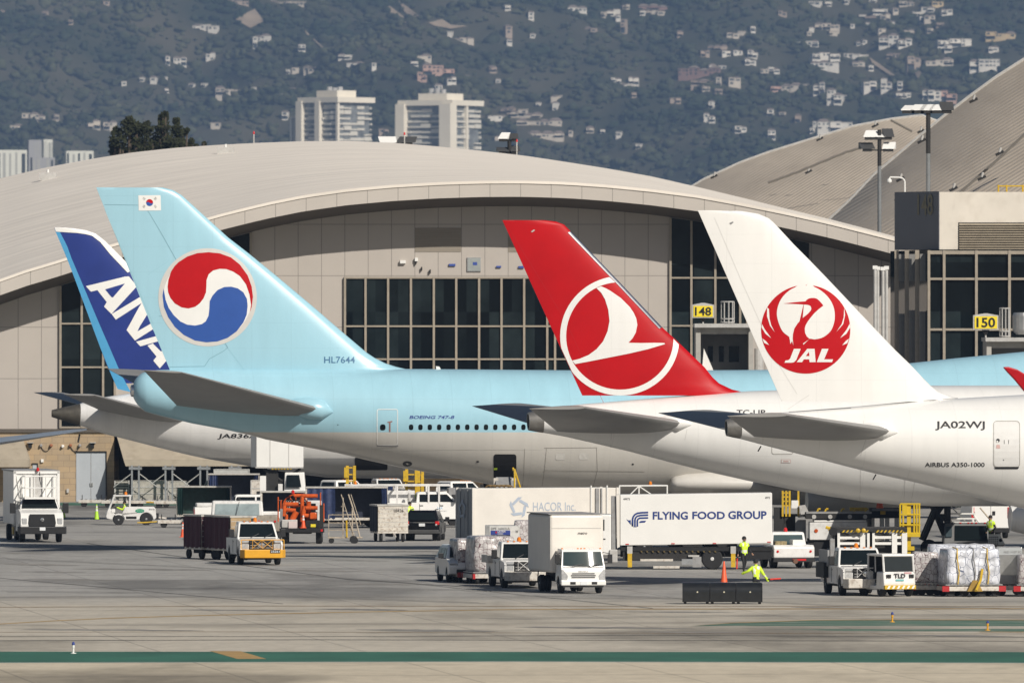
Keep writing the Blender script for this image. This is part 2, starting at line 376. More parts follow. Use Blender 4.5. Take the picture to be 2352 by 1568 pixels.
for x in xs:
    yf = interp(front, x)
    vs += [tl(P3(x, yf + 2, YR - .10)), tl(P3(x, yf + FT, YR - .02)), tl(P3(x, yf + 12, YR - .14))]
n3 = len(xs)
for i in range(n3 - 1):
    pass
mb.add([tl(P3(x, interp(front, x) + 1, YR - .05)) for x in xs] + [tl(P3(x, interp(front, x) + FT, YR - .05)) for x in xs] + [tl(P3(x, interp(front, x) + FT, YR + .35)) for x in xs] + [tl(P3(x, interp(front, x) + 1, YR + .35)) for x in xs],
       [(k * n3 + i, k * n3 + i + 1, ((k + 1) % 4) * n3 + i + 1, ((k + 1) % 4) * n3 + i) for k in range(4) for i in range(n3 - 1)], FASC)
mb.build('fascia', roof)
mb = MB(); mb.add([tl(P3(x, interp(front, x) - 2.0, YR - .12)) for x in xs] + [tl(P3(x, interp(front, x) + 4.5, YR - .12)) for x in xs] + [tl(P3(x, interp(front, x) + 4.5, YR + .2)) for x in xs] + [tl(P3(x, interp(front, x) - 2.0, YR + .2)) for x in xs],
       [(k * n3 + i, k * n3 + i + 1, ((k + 1) % 4) * n3 + i + 1, ((k + 1) % 4) * n3 + i) for k in range(4) for i in range(n3 - 1)], ROOFM)
mb.build('gutter', roof)
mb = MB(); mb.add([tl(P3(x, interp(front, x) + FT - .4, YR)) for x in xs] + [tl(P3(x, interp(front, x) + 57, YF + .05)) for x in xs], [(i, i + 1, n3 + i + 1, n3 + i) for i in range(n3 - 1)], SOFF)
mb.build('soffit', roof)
zb = PZ(985, YF)
mb = MB(); mb.add([tl(P3(x, interp(front, x) + 56, YF)) for x in xs] + [tl((PX(x, YF), YF, zb)) for x in xs] + [tl(P3(x, interp(front, x) + 56, YF + .6)) for x in xs] + [tl((PX(x, YF), YF + .6, zb)) for x in xs],
       [(i, i + 1, n3 + i + 1, n3 + i) for i in range(n3 - 1)] + [(2 * n3 + i, 2 * n3 + i + 1, 3 * n3 + i + 1, 3 * n3 + i) for i in range(n3 - 1)] + [(n3 + i, n3 + i + 1, 3 * n3 + i + 1, 3 * n3 + i) for i in range(n3 - 1)], WALLP)
wall = mb.build('wall', T)
# the wall panel lines read world x and z: shift the terminal's own origin back into the material
def rectD(mb, x0, x1, y0, y1, Y, th, m):
    mb.box(PX(x0, Y), PX(x1, Y), Y - YF - th, Y - YF, PZ(y1, Y), PZ(y0, Y), m)
def curtain(name, x0, x1, ytop, ybot, vx, hy, parent=T, Y=YF, mw=5.0):
    mb = MB()
    if callable(ytop):
        st = [x0 + (x1 - x0) * i / 12 for i in range(13)]
        mb.add([(PX(x, Y), Y - YF - .06, PZ(ytop(x), Y)) for x in st] + [(PX(x, Y), Y - YF - .06, PZ(ybot, Y)) for x in st], [(i, i + 1, 14 + i, 13 + i) for i in range(12)], WGLASS)
    else: rectD(mb, x0, x1, ytop, ybot, Y, .06, WGLASS)
    g = mb.build(name, parent)
    mb = MB(); yt = ytop if callable(ytop) else (lambda x: ytop)
    for x in vx: mb.box(PX(x, Y) - mw / 2 / F * Y, PX(x, Y) + mw / 2 / F * Y, Y - YF - .22, Y - YF - .03, PZ(ybot, Y), PZ(yt(x) + .5, Y), MULL)
    for y in hy: mb.box(PX(x0, Y), PX(x1, Y), Y - YF - .19, Y - YF - .03, PZ(y + 1.9, Y), PZ(y - 1.9, Y), MULL)
    mb.build('window_frame', g)
    return g
sof = lambda x: interp(front, x) + 58
curtain('window', 137, 266, sof, 983, [139, 188, 237, 264], [743, 843, 981])
curtain('window', 790, 1318, 636, 960, [792.5, 839.7, 891.5, 944, 996.5, 1048, 1100.5, 1152, 1204, 1257, 1275, 1316], [638, 749, 824.6, 900])
curtain('window', 1538, 1718, sof, 900, [1540, 1588, 1643, 1700, 1716], [638, 748, 845])
curtain('window', 520, 577, sof, 830, [576], [])
curtain('window', 1800, 1858, sof, 640, [], [638])
mb = MB(); rectD(mb, 953, 1059, 523.5, 578.6, YF, .03, mat('taupe_louvre', (.27, .235, .19), .7, var=.2, scale=1, stretch=(.3, 1, 14))); mb.build('louvre_panel', T)
mb = MB(); rectD(mb, 1167, 1270, 527, 579, YF, .03, MT['taupe_louvre']); mb.build('louvre_panel', T)
mb = MB(); rectD(mb, 1073, 1104.5, 591, 623.5, YF, .10, ALU); rectD(mb, 1075, 1103, 593, 622, YF, .12, mat('pale_pane', (.36, .39, .38), .25, var=.2, scale=1)); mb.build('small_window', T)
BTAPE = mat('blue_masking_film', (.04, .08, .33), .6)
for (a, b, c, d) in ((1031, 1046, 606, 611), (1086, 1096, 602, 609), (1140, 1151, 610.5, 614.5), (1191, 1203, 611, 616)):
    mb = MB(); rectD(mb, a, b, c, d, YF, .13, BTAPE); mb.build('blue_patch', T)
for (a, b, c, d, m) in ((919, 932, 598, 605, CLEANW), (953, 960, 592, 600, CLEANW), (954.5, 957, 600, 606, BLACK), (968, 970, 613, 621, BLACK), (987, 989.5, 619, 627, BLACK)):
    mb = MB(); rectD(mb, a, b, c, d, YF, .25, m); mb.build('wall_fitting', T)
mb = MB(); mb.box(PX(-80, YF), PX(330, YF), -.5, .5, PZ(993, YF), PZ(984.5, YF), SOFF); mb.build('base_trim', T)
mb = MB(); mb.box(PX(262, YF), PX(2100, YF), 8.0, 8.6, 0, PZ(900, YF), mat('shade_dark_service_wall', (.06, .055, .05), .9)); mb.build('rear_wall', T)  # near-black colour carries the shade under the canopies
# lit ceiling lamps seen through the hall glass are left dark; roof fittings follow
for x, y in ((110, 398), (518, 340), (985, 423), (1097, 432)):
    p = tl(P3(x, y, 900)); mb = MB(); mb.box(p[0] - .7, p[0] + .7, p[1] - .3, p[1] + .3, p[2] - .6, p[2] + .05, LGREY); mb.cyl((p[0], p[1], p[2]), (p[0], p[1], p[2] + .3), .09, CLEANW, n=8); mb.build('roof_fitting', roof)
# ---------------------------------------------------------------- block-built service wing under the hall
def brick_mat():
    m = bpy.data.materials.new('tan_block_masonry'); m.use_nodes = True; nt = m.node_tree; b = nt.nodes['Principled BSDF']; L = nt.links.new
    tc = nod(nt, 'ShaderNodeTexCoord'); mp = nod(nt, 'ShaderNodeMapping'); mp.inputs['Rotation'].default_value = (R(90), 0, 0); L(tc.outputs['Object'], mp.inputs[0])
    br = nod(nt, 'ShaderNodeTexBrick'); L(mp.outputs[0], br.inputs[0]); br.inputs['Scale'].default_value = 1.0
    br.inputs['Brick Width'].default_value = .82; br.inputs['Row Height'].default_value = .41; br.inputs['Mortar Size'].default_value = .02; br.inputs['Bias'].default_value = -.2
    br.inputs['Color1'].default_value = (.42, .31, .19, 1); br.inputs['Color2'].default_value = (.36, .28, .19, 1); br.inputs['Mortar'].default_value = (.29, .22, .15, 1)
    n = nod(nt, 'ShaderNodeTexNoise'); n.inputs['Scale'].default_value = .6; L(tc.outputs['Object'], n.inputs[0])
    r = nod(nt, 'ShaderNodeMapRange'); L(n.outputs[0], r.inputs[0]); r.inputs[3].default_value = .75; r.inputs[4].default_value = 1.2
    x = nod(nt, 'ShaderNodeMix', data_type='RGBA', blend_type='MULTIPLY'); x.inputs[0].default_value = 1; L(br.outputs[0], x.inputs[6]); L(r.outputs[0], x.inputs[7])
    L(x.outputs[2], b.inputs['Base Color']); b.inputs['Roughness'].default_value = .9
    return m
BLK = brick_mat(); YB = 782.0
SB = thing('service_building', 'low tan block-built service wing with grey double door and sloped concrete canopies', 'building', (0, YB, 0))
def bx(mb, x0, x1, y0, y1, Yf, Yb, m): mb.box(PX(x0, Yf), PX(x1, Yf), Yf - YB, Yb - YB, PZ(y1, Yf), PZ(y0, Yf), m)
mb = MB(); mb.box(PX(-80, YB), PX(262, YB), 0, 10, 0, PZ(993, YB), BLK); mb.build('wall', SB)
mb = MB(); mb.box(PX(-80, YB), PX(266, YB), -.15, 3.5, PZ(993, YB) + .01, PZ(989, YB), SOFF); mb.build('parapet', SB)
DGREY = mat('pale_grey_door_paint', (.42, .45, .48), .5, var=.08, scale=.8)
for a, b in ((175, 208.3), (209.2, 242.5)):
    mb = MB(); bx(mb, a, b, 1039, 1151.5, YB - .04, YB + .05, DGREY); d = mb.build('door', SB)
    mb = MB(); k = 207 if a < 200 else 211; bx(mb, k, k + 2.5, 1108, 1116, YB - .12, YB - .03, ALU); mb.build('handle', d)
mb = MB(); bx(mb, 173, 245, 1035.5, 1038.5, YB - .12, YB + .02, BLACK); bx(mb, 242.8, 245, 1038.5, 1152, YB - .1, YB + .02, BLACK); mb.build('door_frame', SB)
mb = MB(); bx(mb, 75, 85, 1066, 1152, YB - .04, YB + .05, DGREY); bx(mb, 73, 87, 1063, 1066, YB - .1, YB, BLACK); bx(mb, 85, 87, 1066, 1110, YB - .08, YB, BLACK); mb.build('small_door', SB)
for x in (65, 208): mb = MB(); bx(mb, x, x + 8, 1017, 1028, YB - .25, YB, BLACK); bx(mb, x - 2, x + 12, 1015.5, 1017, YB - .4, YB, LGREY); mb.build('wall_lamp', SB)
FRB = mat('faded_red_brown', (.33, .13, .07), .6)
for x, m in ((92, GREYP), (115.5, FRB), (160, FRB), (181, GREYP), (142, CLEANW)):
    mb = MB(); mb.lathe((PX(x + 2, YB), -.02, PZ(1022 if m is not CLEANW else 1024, YB)), (0, -1, -.2), [(.08, 0), (.12, .08), (.06, .24)], m, 10); mb.build('alarm_sounder', SB)
for x0, x1 in ((94, 117), (162, 183)):
    path = [(PX(x0 + (x1 - x0) * i / 8, YB), -.06, PZ(1024 + 12 * math.sin(math.pi * i / 8) ** .7, YB)) for i in range(9)]
    mb = MB(); mb.tube(path, .025, DARK); mb.build('cable', SB)
mb = MB(); bx(mb, 94, 100, 1054, 1061, YB - .15, YB, CLEANW); mb.build('wall_box', SB)
mb = MB(); bx(mb, 153, 158, 1122, 1131, YB - .15, YB, LGREY); mb.build('wall_box', SB)
CONC = mat('tan_concrete', (.40, .345, .265), .85, var=.15, scale=.5, dirt=(.2, .16, .11), dirt_amt=.35)
def can(name, tl_, tr_, bl_, br_, ytop, ybr, ybot):
    mb = MB(); q = lambda x, y, Y: (PX(x, YB), Y - YB, PZ(y, YB))
    mb.hexa([q(bl_, ybr, 779.2), q(br_, ybr, 779.2), q(br_, ybr, 791), q(bl_, ybr, 791)], [q(tl_, ytop, 782.5), q(tr_, ytop, 782.5), q(tr_, ytop, 791), q(tl_, ytop, 791)], CONC)
    mb.hexa([q(bl_ + 5, ybot, 779.0), q(br_, ybot, 779.0), q(br_, ybot, 791), q(bl_ + 5, ybot, 791)], [q(bl_, ybr + .1, 779.05), q(br_, ybr + .1, 779.05), q(br_, ybr + .1, 791), q(bl_, ybr + .1, 791)], CONC)
    return mb.build(name, SB)
can('canopy', 263, 1500, 287, 1500, 985, 1054, 1069)
can('canopy', -80, 50, -80, 70, 1000, 1054, 1071)
mb = MB(); bx(mb, 870, 1110, 1069.5, 1152, 781, 783, BLK); mb.build('wall', SB)
# steel braced towers and stored containers under the canopy
def brace_tower(x, label):
    X0, Y0, _ = P3(x, 1150, 777.5); t = thing('steel_support_tower', label, 'steel tower', (X0, 777.5, 0), 0, 'steel support towers under the canopy')
    zt = PZ(1068, 777.5)
    for s in (-.24, .24):
        mb = MB(); mb.box(s - .06, s + .06, -.06, .06, 0, zt, STEEL); mb.box(s - .12, s + .12, -.12, .12, 0, .03, STEEL); mb.build('post', t)
    mb = MB(); mb.box(-.45, .45, -.1, .1, zt - .3, zt - .12, STEEL); mb.build('cap_beam', t)
    for s in (-1, 1): mb = MB(); mb.cyl((s * .3, 0, zt - .6), (s * 1.5, 0, zt - 1.5), .035, LGREY, n=6); mb.build('brace', t)
    mb = MB(); mb.cyl((-.24, .02, .6), (.24, .02, 1.6), .03, LGREY, n=6); mb.build('brace', t)
for x, l in ((311, 'steel support tower nearest the double door'), (388, 'steel support tower second from the double door'), (468, 'steel support tower behind the dark green cart'), (540, 'steel support tower beside the raised catering box')): brace_tower(x, l)
def crate(x0, x1, y0, y1, Y, name, label, cat, m, slats=False, group=None):
    X0, X1 = PX(x0, Y), PX(x1, Y); z1 = PZ(y0, Y); z0 = max(0.0, PZ(y1, Y)); W = X1 - X0; hgt = z1 - z0
    t = thing(name, label, cat, ((X0 + X1) / 2, Y, z0), 0, group)
    mb = MB(); mb.box(-W / 2, W / 2, 0, 1.5, 0, hgt, m); b = mb.build('body', t, bevel=.03)
    mb = MB()
    n = 7 if slats else 3
    for i in range(n + 1): z = hgt * i / n; mb.box(-W / 2 - .02, W / 2 + .02, -.03, .012, max(0, z - .03), min(hgt, z + .03) , DARK if slats else LGREY)
    for s in (-1, 1): mb.box(s * W / 2 - .04, s * W / 2 + .04, -.04, .012, 0, hgt, LGREY)
    mb.build('frame', t)
    return t
PALEM = mat('weathered_pale_panel', (.42, .40, .35), .7, var=.3, scale=2, dirt=GRIME, dirt_amt=.5)
crate(264, 296, 1103, 1148, 779, 'slatted_crate', 'pale slatted cage crate at the corner of the block wall', 'crate', PALEM, True)
crate(303, 382, 1103, 1148, 778.6, 'cargo_container', 'weathered pale container behind the braced steel towers', 'cargo container', PALEM)
crate(386, 428, 1104, 1148, 778.6, 'cargo_container', 'weathered pale container next to the dark green cart', 'cargo container', PALEM)
crate(492, 572, 1077, 1150, 775, 'cargo_container', 'grey container with white name strip under the tail of the rear aircraft', 'cargo container', LGREY)
# ---------------------------------------------------------------- concourse block with gate number
YC = 758.0
CB = thing('concourse_building', 'cream concourse block with louvre band and tall dark glass wall', 'building', (0, YC, 0))
def cb(mb, x0, x1, y0, y1, d0, d1, m): mb.box(PX(x0, YC), PX(x1, YC), d0, d1, PZ(y1, YC), PZ(y0, YC), m)
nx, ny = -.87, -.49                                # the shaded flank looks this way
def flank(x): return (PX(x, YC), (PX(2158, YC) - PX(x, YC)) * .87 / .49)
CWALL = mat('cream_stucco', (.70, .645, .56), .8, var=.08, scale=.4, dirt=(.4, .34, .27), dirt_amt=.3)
SHADEGREY = mat('shade_grey_panel', (.18, .18, .195), .5, var=.06, scale=.3)  # the flank's shade is put into this dark grey
fx, fy = flank(2062)
zt, zbt = PZ(441, YC), PZ(573, YC)
mb = MB(); A = (PX(2158, YC), 0); B = (PX(2440, YC), 0); Cc = (PX(2440, YC), 14); D_ = (fx, fy)
mb.hexa([(*A, zbt), (*B, zbt), (*Cc, zbt), (*D_, zbt)], [(*A, zt), (*B, zt), (*Cc, zt), (*D_, zt)], CWALL); mb.build('upper_wall', CB)
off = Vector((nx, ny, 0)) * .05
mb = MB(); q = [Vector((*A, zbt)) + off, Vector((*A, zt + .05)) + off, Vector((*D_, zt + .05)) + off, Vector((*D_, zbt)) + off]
mb.hexa(q, [p - off * .9 for p in q], SHADEGREY); fl = mb.build('side_panel', CB)
mb = MB(); u = Vector((*A, 0)) - Vector((*D_, 0)); u.normalize(); o = Vector((*D_, PZ(494, YC))) + off * 2 + u * (Vector((*A, 0)) - Vector((*D_, 0))).length * .53
mb.text('148', o, u, (0, 0, 1), 2.0, 1.42, mat('bronze_number', (.24, .21, .14), .35, metal=.5), bold=.015); mb.build('number', CB)
mb = MB()
for i in range(11):
    y = 513 + i * 5.5; z0 = PZ(y + 4.6, YC); z1 = PZ(y, YC)
    mb.hexa([(PX(2203, YC), -.16, z0), (PX(2440, YC), -.16, z0), (PX(2440, YC), -.02, z0 + .06), (PX(2203, YC), -.02, z0 + .06)], [(PX(2203, YC), -.12, z0 + .03), (PX(2440, YC), -.12, z0 + .03), (PX(2440, YC), -.01, z1), (PX(2203, YC), -.01, z1)], mat('taupe_slat', (.30, .255, .19), .6, var=.15))
cb(mb, 2201, 2440, 511, 574, -.012, -.004, DARK); mb.build('louvre', CB)
mb = MB(); A2 = (PX(2131, YC), -.3); D2 = (PX(2060, YC), 4.4)
z9 = PZ(574, YC); mb.hexa([(*A2, 0), (PX(2440, YC), -.3, 0), (PX(2440, YC), 13, 0), (D2[0], 13, 0)], [(*A2, z9), (PX(2440, YC), -.3, z9), (PX(2440, YC), 13, z9), (D2[0], 13, z9)], WGLASS); gw = mb.build('window', CB)
mb = MB()
for x in (2133, 2168, 2242, 2318, 2395): cb(mb, x - 3, x + 3, 575, 1000, -.55, -.28, MULL)
for y in (579, 640.4, 756.5, 880): cb(mb, 2131, 2440, y - 3.2 if y < 600 else y - 2.6, y + 5 if y < 600 else y + 2.6, -.5, -.28, MULL)
mb.build('window_frame', gw)
for i, x in enumerate((2064, 2086, 2108)):
    yy = (2131 - x) / 71 * 4.6 - .45
    mb = MB(); mb.box(PX(x, YC) - .14, PX(x, YC) + .14, yy, yy + .3, 0, z9, MULL); mb.build('column', CB)
for i, (x, a, b) in enumerate(((2076, 583, 645), (2098, 583, 645), (2076, 720, 1000), (2098, 712, 1000), (2120, 715, 1000), (2121, 583, 645))):
    yy = (2131 - x) / 71 * 4.6 - .12
    mb = MB(); mb.box(PX(x, YC) - .22, PX(x, YC) + .22, yy, yy + .1, PZ(b, YC), PZ(a, YC), mat('mid_grey_panel', (.22, .215, .205), .6, var=.1)); mb.build('wall_panel', CB)
mb = MB()
for x in (2296, 2315, 2352, 2400): mb.cyl((PX(x, YC), 2, zt), (PX(x, YC), 2, zt + .5), .06, YELLOW, n=6)
mb.cyl((PX(2294, YC), 2, zt + .42), (PX(2440, YC), 2, zt + .42), .05, YELLOW, n=6); mb.build('roof_rail', CB)
cp = (PX(2083, YC), 4, zt)
cc = thing('camera_mast', 'white dome camera on a bent pole above the shade-grey side panel', 'security camera', (cp[0], YC + 4, zt))
mb = MB(); hgt = PZ(406, YC) - zt; pts = [(0, 0, 0), (0, 0, hgt * .75), (-.12, 0, hgt * .93), (-.35, 0, hgt), (-1.0, 0, hgt * 1.02), (-1.05, 0, hgt * .9)]
mb.tube(pts, .055, CLEANW); mb.build('pole', cc)
mb = MB(); mb.lathe((-1.05, 0, hgt * .92), (0, 0, -1), [(.08, 0), (.17, .08), (.17, .22), (.1, .3)], CLEANW, 12); mb.build('camera_dome', cc)
# ---------------------------------------------------------------- great ribbed roofs beyond
def rib_mat():
    m = mat('ribbed_tan_roof', (.56, .475, .375), .65, var=.16, scale=.12, stretch=(1, .2, 1), dirt=(.38, .32, .25), dirt_amt=.4); nt = m.node_tree; b = nt.nodes['Principled BSDF']; L = nt.links.new
    tc = nod(nt, 'ShaderNodeTexCoord'); mp = nod(nt, 'ShaderNodeMapping'); mp.inputs['Rotation'].default_value = (0, R(-59), 0); L(tc.outputs['Object'], mp.inputs[0])
    wv = nod(nt, 'ShaderNodeTexWave', wave_type='BANDS', bands_direction='X'); wv.inputs['Scale'].default_value = 1.25; wv.inputs['Distortion'].default_value = .3; L(mp.outputs[0], wv.inputs[0])
    bp = nod(nt, 'ShaderNodeBump'); bp.inputs['Strength'].default_value = .45; bp.inputs['Distance'].default_value = .10; L(wv.outputs[1], bp.inputs['Height']); L(bp.outputs[0], b.inputs['Normal'])
    return m
RIB = rib_mat()
def big_roof(name, label, edge, Ye, ybot, Yb, lines, fit):
    t = thing(name, label, 'roof', (PX(2100, Yb), Yb, 0)); o = t.location.copy()
    n = len(edge); NK = 8; vs = []
    for x, y in edge:
        a = Vector(P3(x, y, Ye)); b = Vector((PX(x, Ye) + (PX(x + 60, Yb) - PX(x, Yb)), Yb, PZ(max(ybot, y + 4), Yb)))
        for k in range(NK): s = k / (NK - 1); p = a.lerp(b, s); p.z += .5 * math.sin(math.pi * s) * min(1, (ybot - y) / 150); vs.append(p - o)
    mb = MB(); mb.add(vs, [(i * NK + k, i * NK + k + 1, (i + 1) * NK + k + 1, (i + 1) * NK + k) for i in range(n - 1) for k in range(NK - 1)], RIB)
    mb.build('roof', t, smooth=60)
    mb = MB(); mb.tube([Vector(P3(x, y - .6, Ye - .4)) - o for x, y in edge], .16, LGREY); mb.build('ridge_cap', t)
    for ln in lines:
        mb = MB(); mb.tube([Vector(P3(x, y, Ye - 60 - (0 if Ye < 1200 else 20))) - o for x, y in ln], .13, mat('gutter_grey', (.16, .145, .125), .7)); mb.build('gutter', t)
    for x, y in fit:
        p = Vector(P3(x, y, Ye - 62)) - o; mb = MB(); mb.cyl(p - Vector((.35, 0, .25)), p + Vector((.35, 0, .1)), .12, DARK, n=6); mb.cyl(p, p + Vector((.1, 0, .42)), .11, LGREY, n=8); mb.build('roof_anchor', t)
    mb = MB(); xe = [e[0] for e in edge]; mb.box(PX(xe[0] + 60, Yb) - o.x, PX(xe[-1] + 60, Yb) - o.x, 0, .6, 0, PZ(ybot, Yb), WALLP); mb.build('wall', t)
    return t
big_roof('ribbed_roof', 'tall ribbed tan roof rising beside the light masts', [(1905, 505), (1951, 462), (2009, 401), (2057, 361), (2115, 311), (2170, 266), (2228, 221.5), (2286, 179), (2352, 137), (2430, 92)], 1040, 600, 940,
         [[(2430, 245), (2352, 310), (2290, 368), (2239, 413), (2190, 455)]], [(2236, 229), (2117, 322), (2255, 407), (2296, 350), (2190, 432), (2064, 455), (2068, 410)])
big_roof('ribbed_roof', 'lower ribbed tan roof behind the two light masts', [(1560, 446), (1588, 430), (1616, 413), (1701, 374), (1764, 351), (1877, 316), (1959, 291), (2049, 274), (2117, 266), (2146, 277), (2230, 300)], 1250, 600, 1120,
         [[(2046, 276), (2095, 302)], [(1764, 420), (1830, 396), (1942, 350), (1990, 336)]], [(1883, 318), (2010, 287), (1857, 393), (2115, 300), (1640, 404)])
# ---------------------------------------------------------------- light masts and flood lights
def flood(mb, x, y, z, w_, d, h, flip=1):
    mb.hexa([(x - w_ / 2, y - d, z - h), (x + w_ / 2, y - d, z - h), (x + w_ / 2, y + d, z - h * .15), (x - w_ / 2, y + d, z - h * .15)], [(x - w_ / 2, y - d, z - h * .7), (x + w_ / 2, y - d, z - h * .7), (x + w_ / 2, y + d, z), (x - w_ / 2, y + d, z)], LGREY)
def mast(name, label, x, ytop, Y, rows, base=0):
    t = thing(name, label, 'light mast', (PX(x, Y), Y, base)); zt = PZ(ytop, Y) - base
    mb = MB(); mb.cyl((0, 0, 0), (0, 0, zt), .22, mat('mast_grey', (.22, .23, .235), .5, metal=.3, var=.15), r1=.15, n=12); mb.cyl((0, 0, zt - 3), (0, 0, zt), .17, DARK, n=12); mb.build('pole', t)
    s = F / Y
    for (yy, items) in rows:
        z = PZ(yy, Y) - base
        xs_ = [i[0] for i in items]
        mb = MB(); mb.box(min(xs_) / s, max(xs_) / s, -.08, .08, z - .06, z + .06, DARK); mb.build('crossbar', t)
        for dx, wd, ht, sl_ in items:
            mb = MB(); X = dx / s; w2 = wd / s / 2; h2 = ht / s
            mb.hexa([(X - w2, -.35, z + .1), (X + w2, -.35, z + .1), (X + w2 + sl_ / s, .35, z + .1), (X - w2 + sl_ / s, .35, z + .1)], [(X - w2, -.30, z + .16), (X + w2, -.30, z + .16), (X + w2 + sl_ / s, .35, z + .1 + h2), (X - w2 + sl_ / s, .35, z + .1 + h2)], CLEANW if sl_ >= 0 else mat('dark_lamp_face', (.07, .07, .07), .3)); mb.box(X - w2 * .8, X + w2 * .7 + sl_ / s * .5, -.25, .3, z - .12, z + .1, DARK)
            mb.build('floodlight', t)
    return t
mast('light_mast', 'grey light mast with one broad row of floodlights', 2132, 258, 820, [(257, [(-48, 30, 12, 10), (-26, 30, 14, 10), (-6, 28, 14, 10), (16, 28, 14, 10), (44, 30, 20, -2)])])
mast('light_mast', 'grey light mast with two stacked tiers of floodlights', 2020, 298, 935, [(318, [(-22, 30, 16, 6), (2, 24, 10, 4), (22, 24, 20, -4)]), (345, [(-26, 32, 15, -6), (20, 28, 16, 4)])])
mast('light_mast', 'short floodlight cluster rising behind the arched roof', 1170, 322, 935, [(322, [(-16, 20, 15, 8), (12, 18, 13, -2)]), (351, [(-14, 26, 10, -3), (14, 22, 14, -3)])])
t = thing('floodlight_pair', 'white floodlight pair at the crest of the arched roof', 'floodlight', P3(914, 331, 926))
for dx, m in ((-.75, CLEANW), (.7, MT['dark_lamp_face'])):
    mb = MB(); mb.hexa([(dx - .75, -.3, .1), (dx + .6, -.3, .1), (dx + .75, .3, .15), (dx - .4, .3, .15)], [(dx - .75, -.28, .16), (dx + .6, -.28, .16), (dx + .9, .3, .62), (dx - .9, .3, .62)], m); mb.build('floodlight', t)
mb = MB(); mb.box(-1.2, 1.2, -.1, .1, -.6, .12, DARK); mb.build('bracket', t)
for x, y, l in ((583, 328, 'thin red warning light on the arched roof near the dark trees'), (929, 330, 'thin red warning light beside the roof crest floodlights'), (1187, 346, 'thin red warning light beside the short floodlight cluster')):
    Y = 924; b = P3(x, y, Y); t = thing('warning_light', l, 'warning light', (b[0], b[1], b[2] - .5)); mb = MB(); mb.cyl((0, 0, 0), (0, 0, 1.2), .05, LGREY, n=6); mb.build('pole', t)
    mb = MB(); mb.lathe((0, 0, 1.2), (0, 0, 1), [(.06, 0), (.09, .1), (.04, .24)], REDL, 8); mb.build('lens', t)
# ---------------------------------------------------------------- passenger boarding bridges and their gate signs
YJ = 745.0
def jet_bridge(label, x0, x1, ytop, ybot, doors):
    t = thing('boarding_bridge', label, 'boarding bridge', (PX((x0 + x1) / 2, YJ), YJ, 0)); ox = t.location.x
    X = lambda x: PX(x, YJ) - ox
    Z = lambda y: PZ(y, YJ)
    JB = mat('grey_bridge_panel', (.40, .385, .35), .6, var=.15, scale=.8, dirt=GRIME, dirt_amt=.25)
    mb = MB(); mb.box(X(x0), X(x1), -2.6, 4, Z(ytop + 9), Z(ytop), LGREY); mb.build('roof', t)
    mb = MB(); mb.box(X(x0 + 3), X(x0 + 14), -2.2, 3.9, Z(ybot), Z(ytop + 9.2), JB); mb.box(X(x1 - 10), X(x1), -2.2, 3.9, Z(ybot), Z(ytop + 9.2), JB); mb.box(X(x0 + 14), X(x1 - 10), -2.0, 3.5, Z(ytop + 24), Z(ytop + 9.2), JB); mb.build('side_wall', t)
    mb = MB(); mb.box(X(x0 + 14), X(x1 - 10), 1.2, 1.4, Z(ybot), Z(ytop + 24.2), mat('slate_bridge_wall', (.16, .165, .17), .6)); bw = mb.build('end_wall', t)
    for a, b in doors:
        mb = MB(); mb.box(X(a), X(b), 1.12, 1.2, Z(ytop + 88), Z(ytop + 52), GLASS); mb.build('window', t)
    mb = MB(); mb.box(X(x0), X(x1), -2.2, 6, Z(ybot + 12), Z(ybot) - .01, JB); mb.build('floor', t)
    mb = MB(); mb.cyl((X((x0 + x1) / 2), 2, 0), (X((x0 + x1) / 2), 2, Z(ybot + 12)), .8, JB, n=16); mb.build('column', t)
    return t, ox, X, Z
jb, ox, X, Z = jet_bridge('grey boarding bridge seen between the red and white tail fins', 1594, 1728, 743, 870, [(1627, 1638), (1652, 1663), (1675, 1698)])
mb = MB(); mb.prism([(X(1610), Z(870)), (X(1616), Z(800)), (X(1640), Z(855)), (X(1648), Z(870))], -1.2, -1.1, CLEANW); mb.build('fabric_hood', jb)
mb = MB(); mb.cyl((X(1742), -1, 0), (X(1742), -1, Z(800)), .3, LGREY); mb.build('pipe', jb)
jb2, ox2, X2, Z2 = jet_bridge('grey boarding bridge with round metal air vent before the concourse block', 2260, 2440, 775, 880, [])
mb = MB(); mb.lathe((X2(2352), -.5, Z2(768)), (0, 0, 1), [(.55, 0), (.8, .3), (.8, 1.25), (.7, 1.45)], ALU, 20); mb.build('air_vent', jb2)
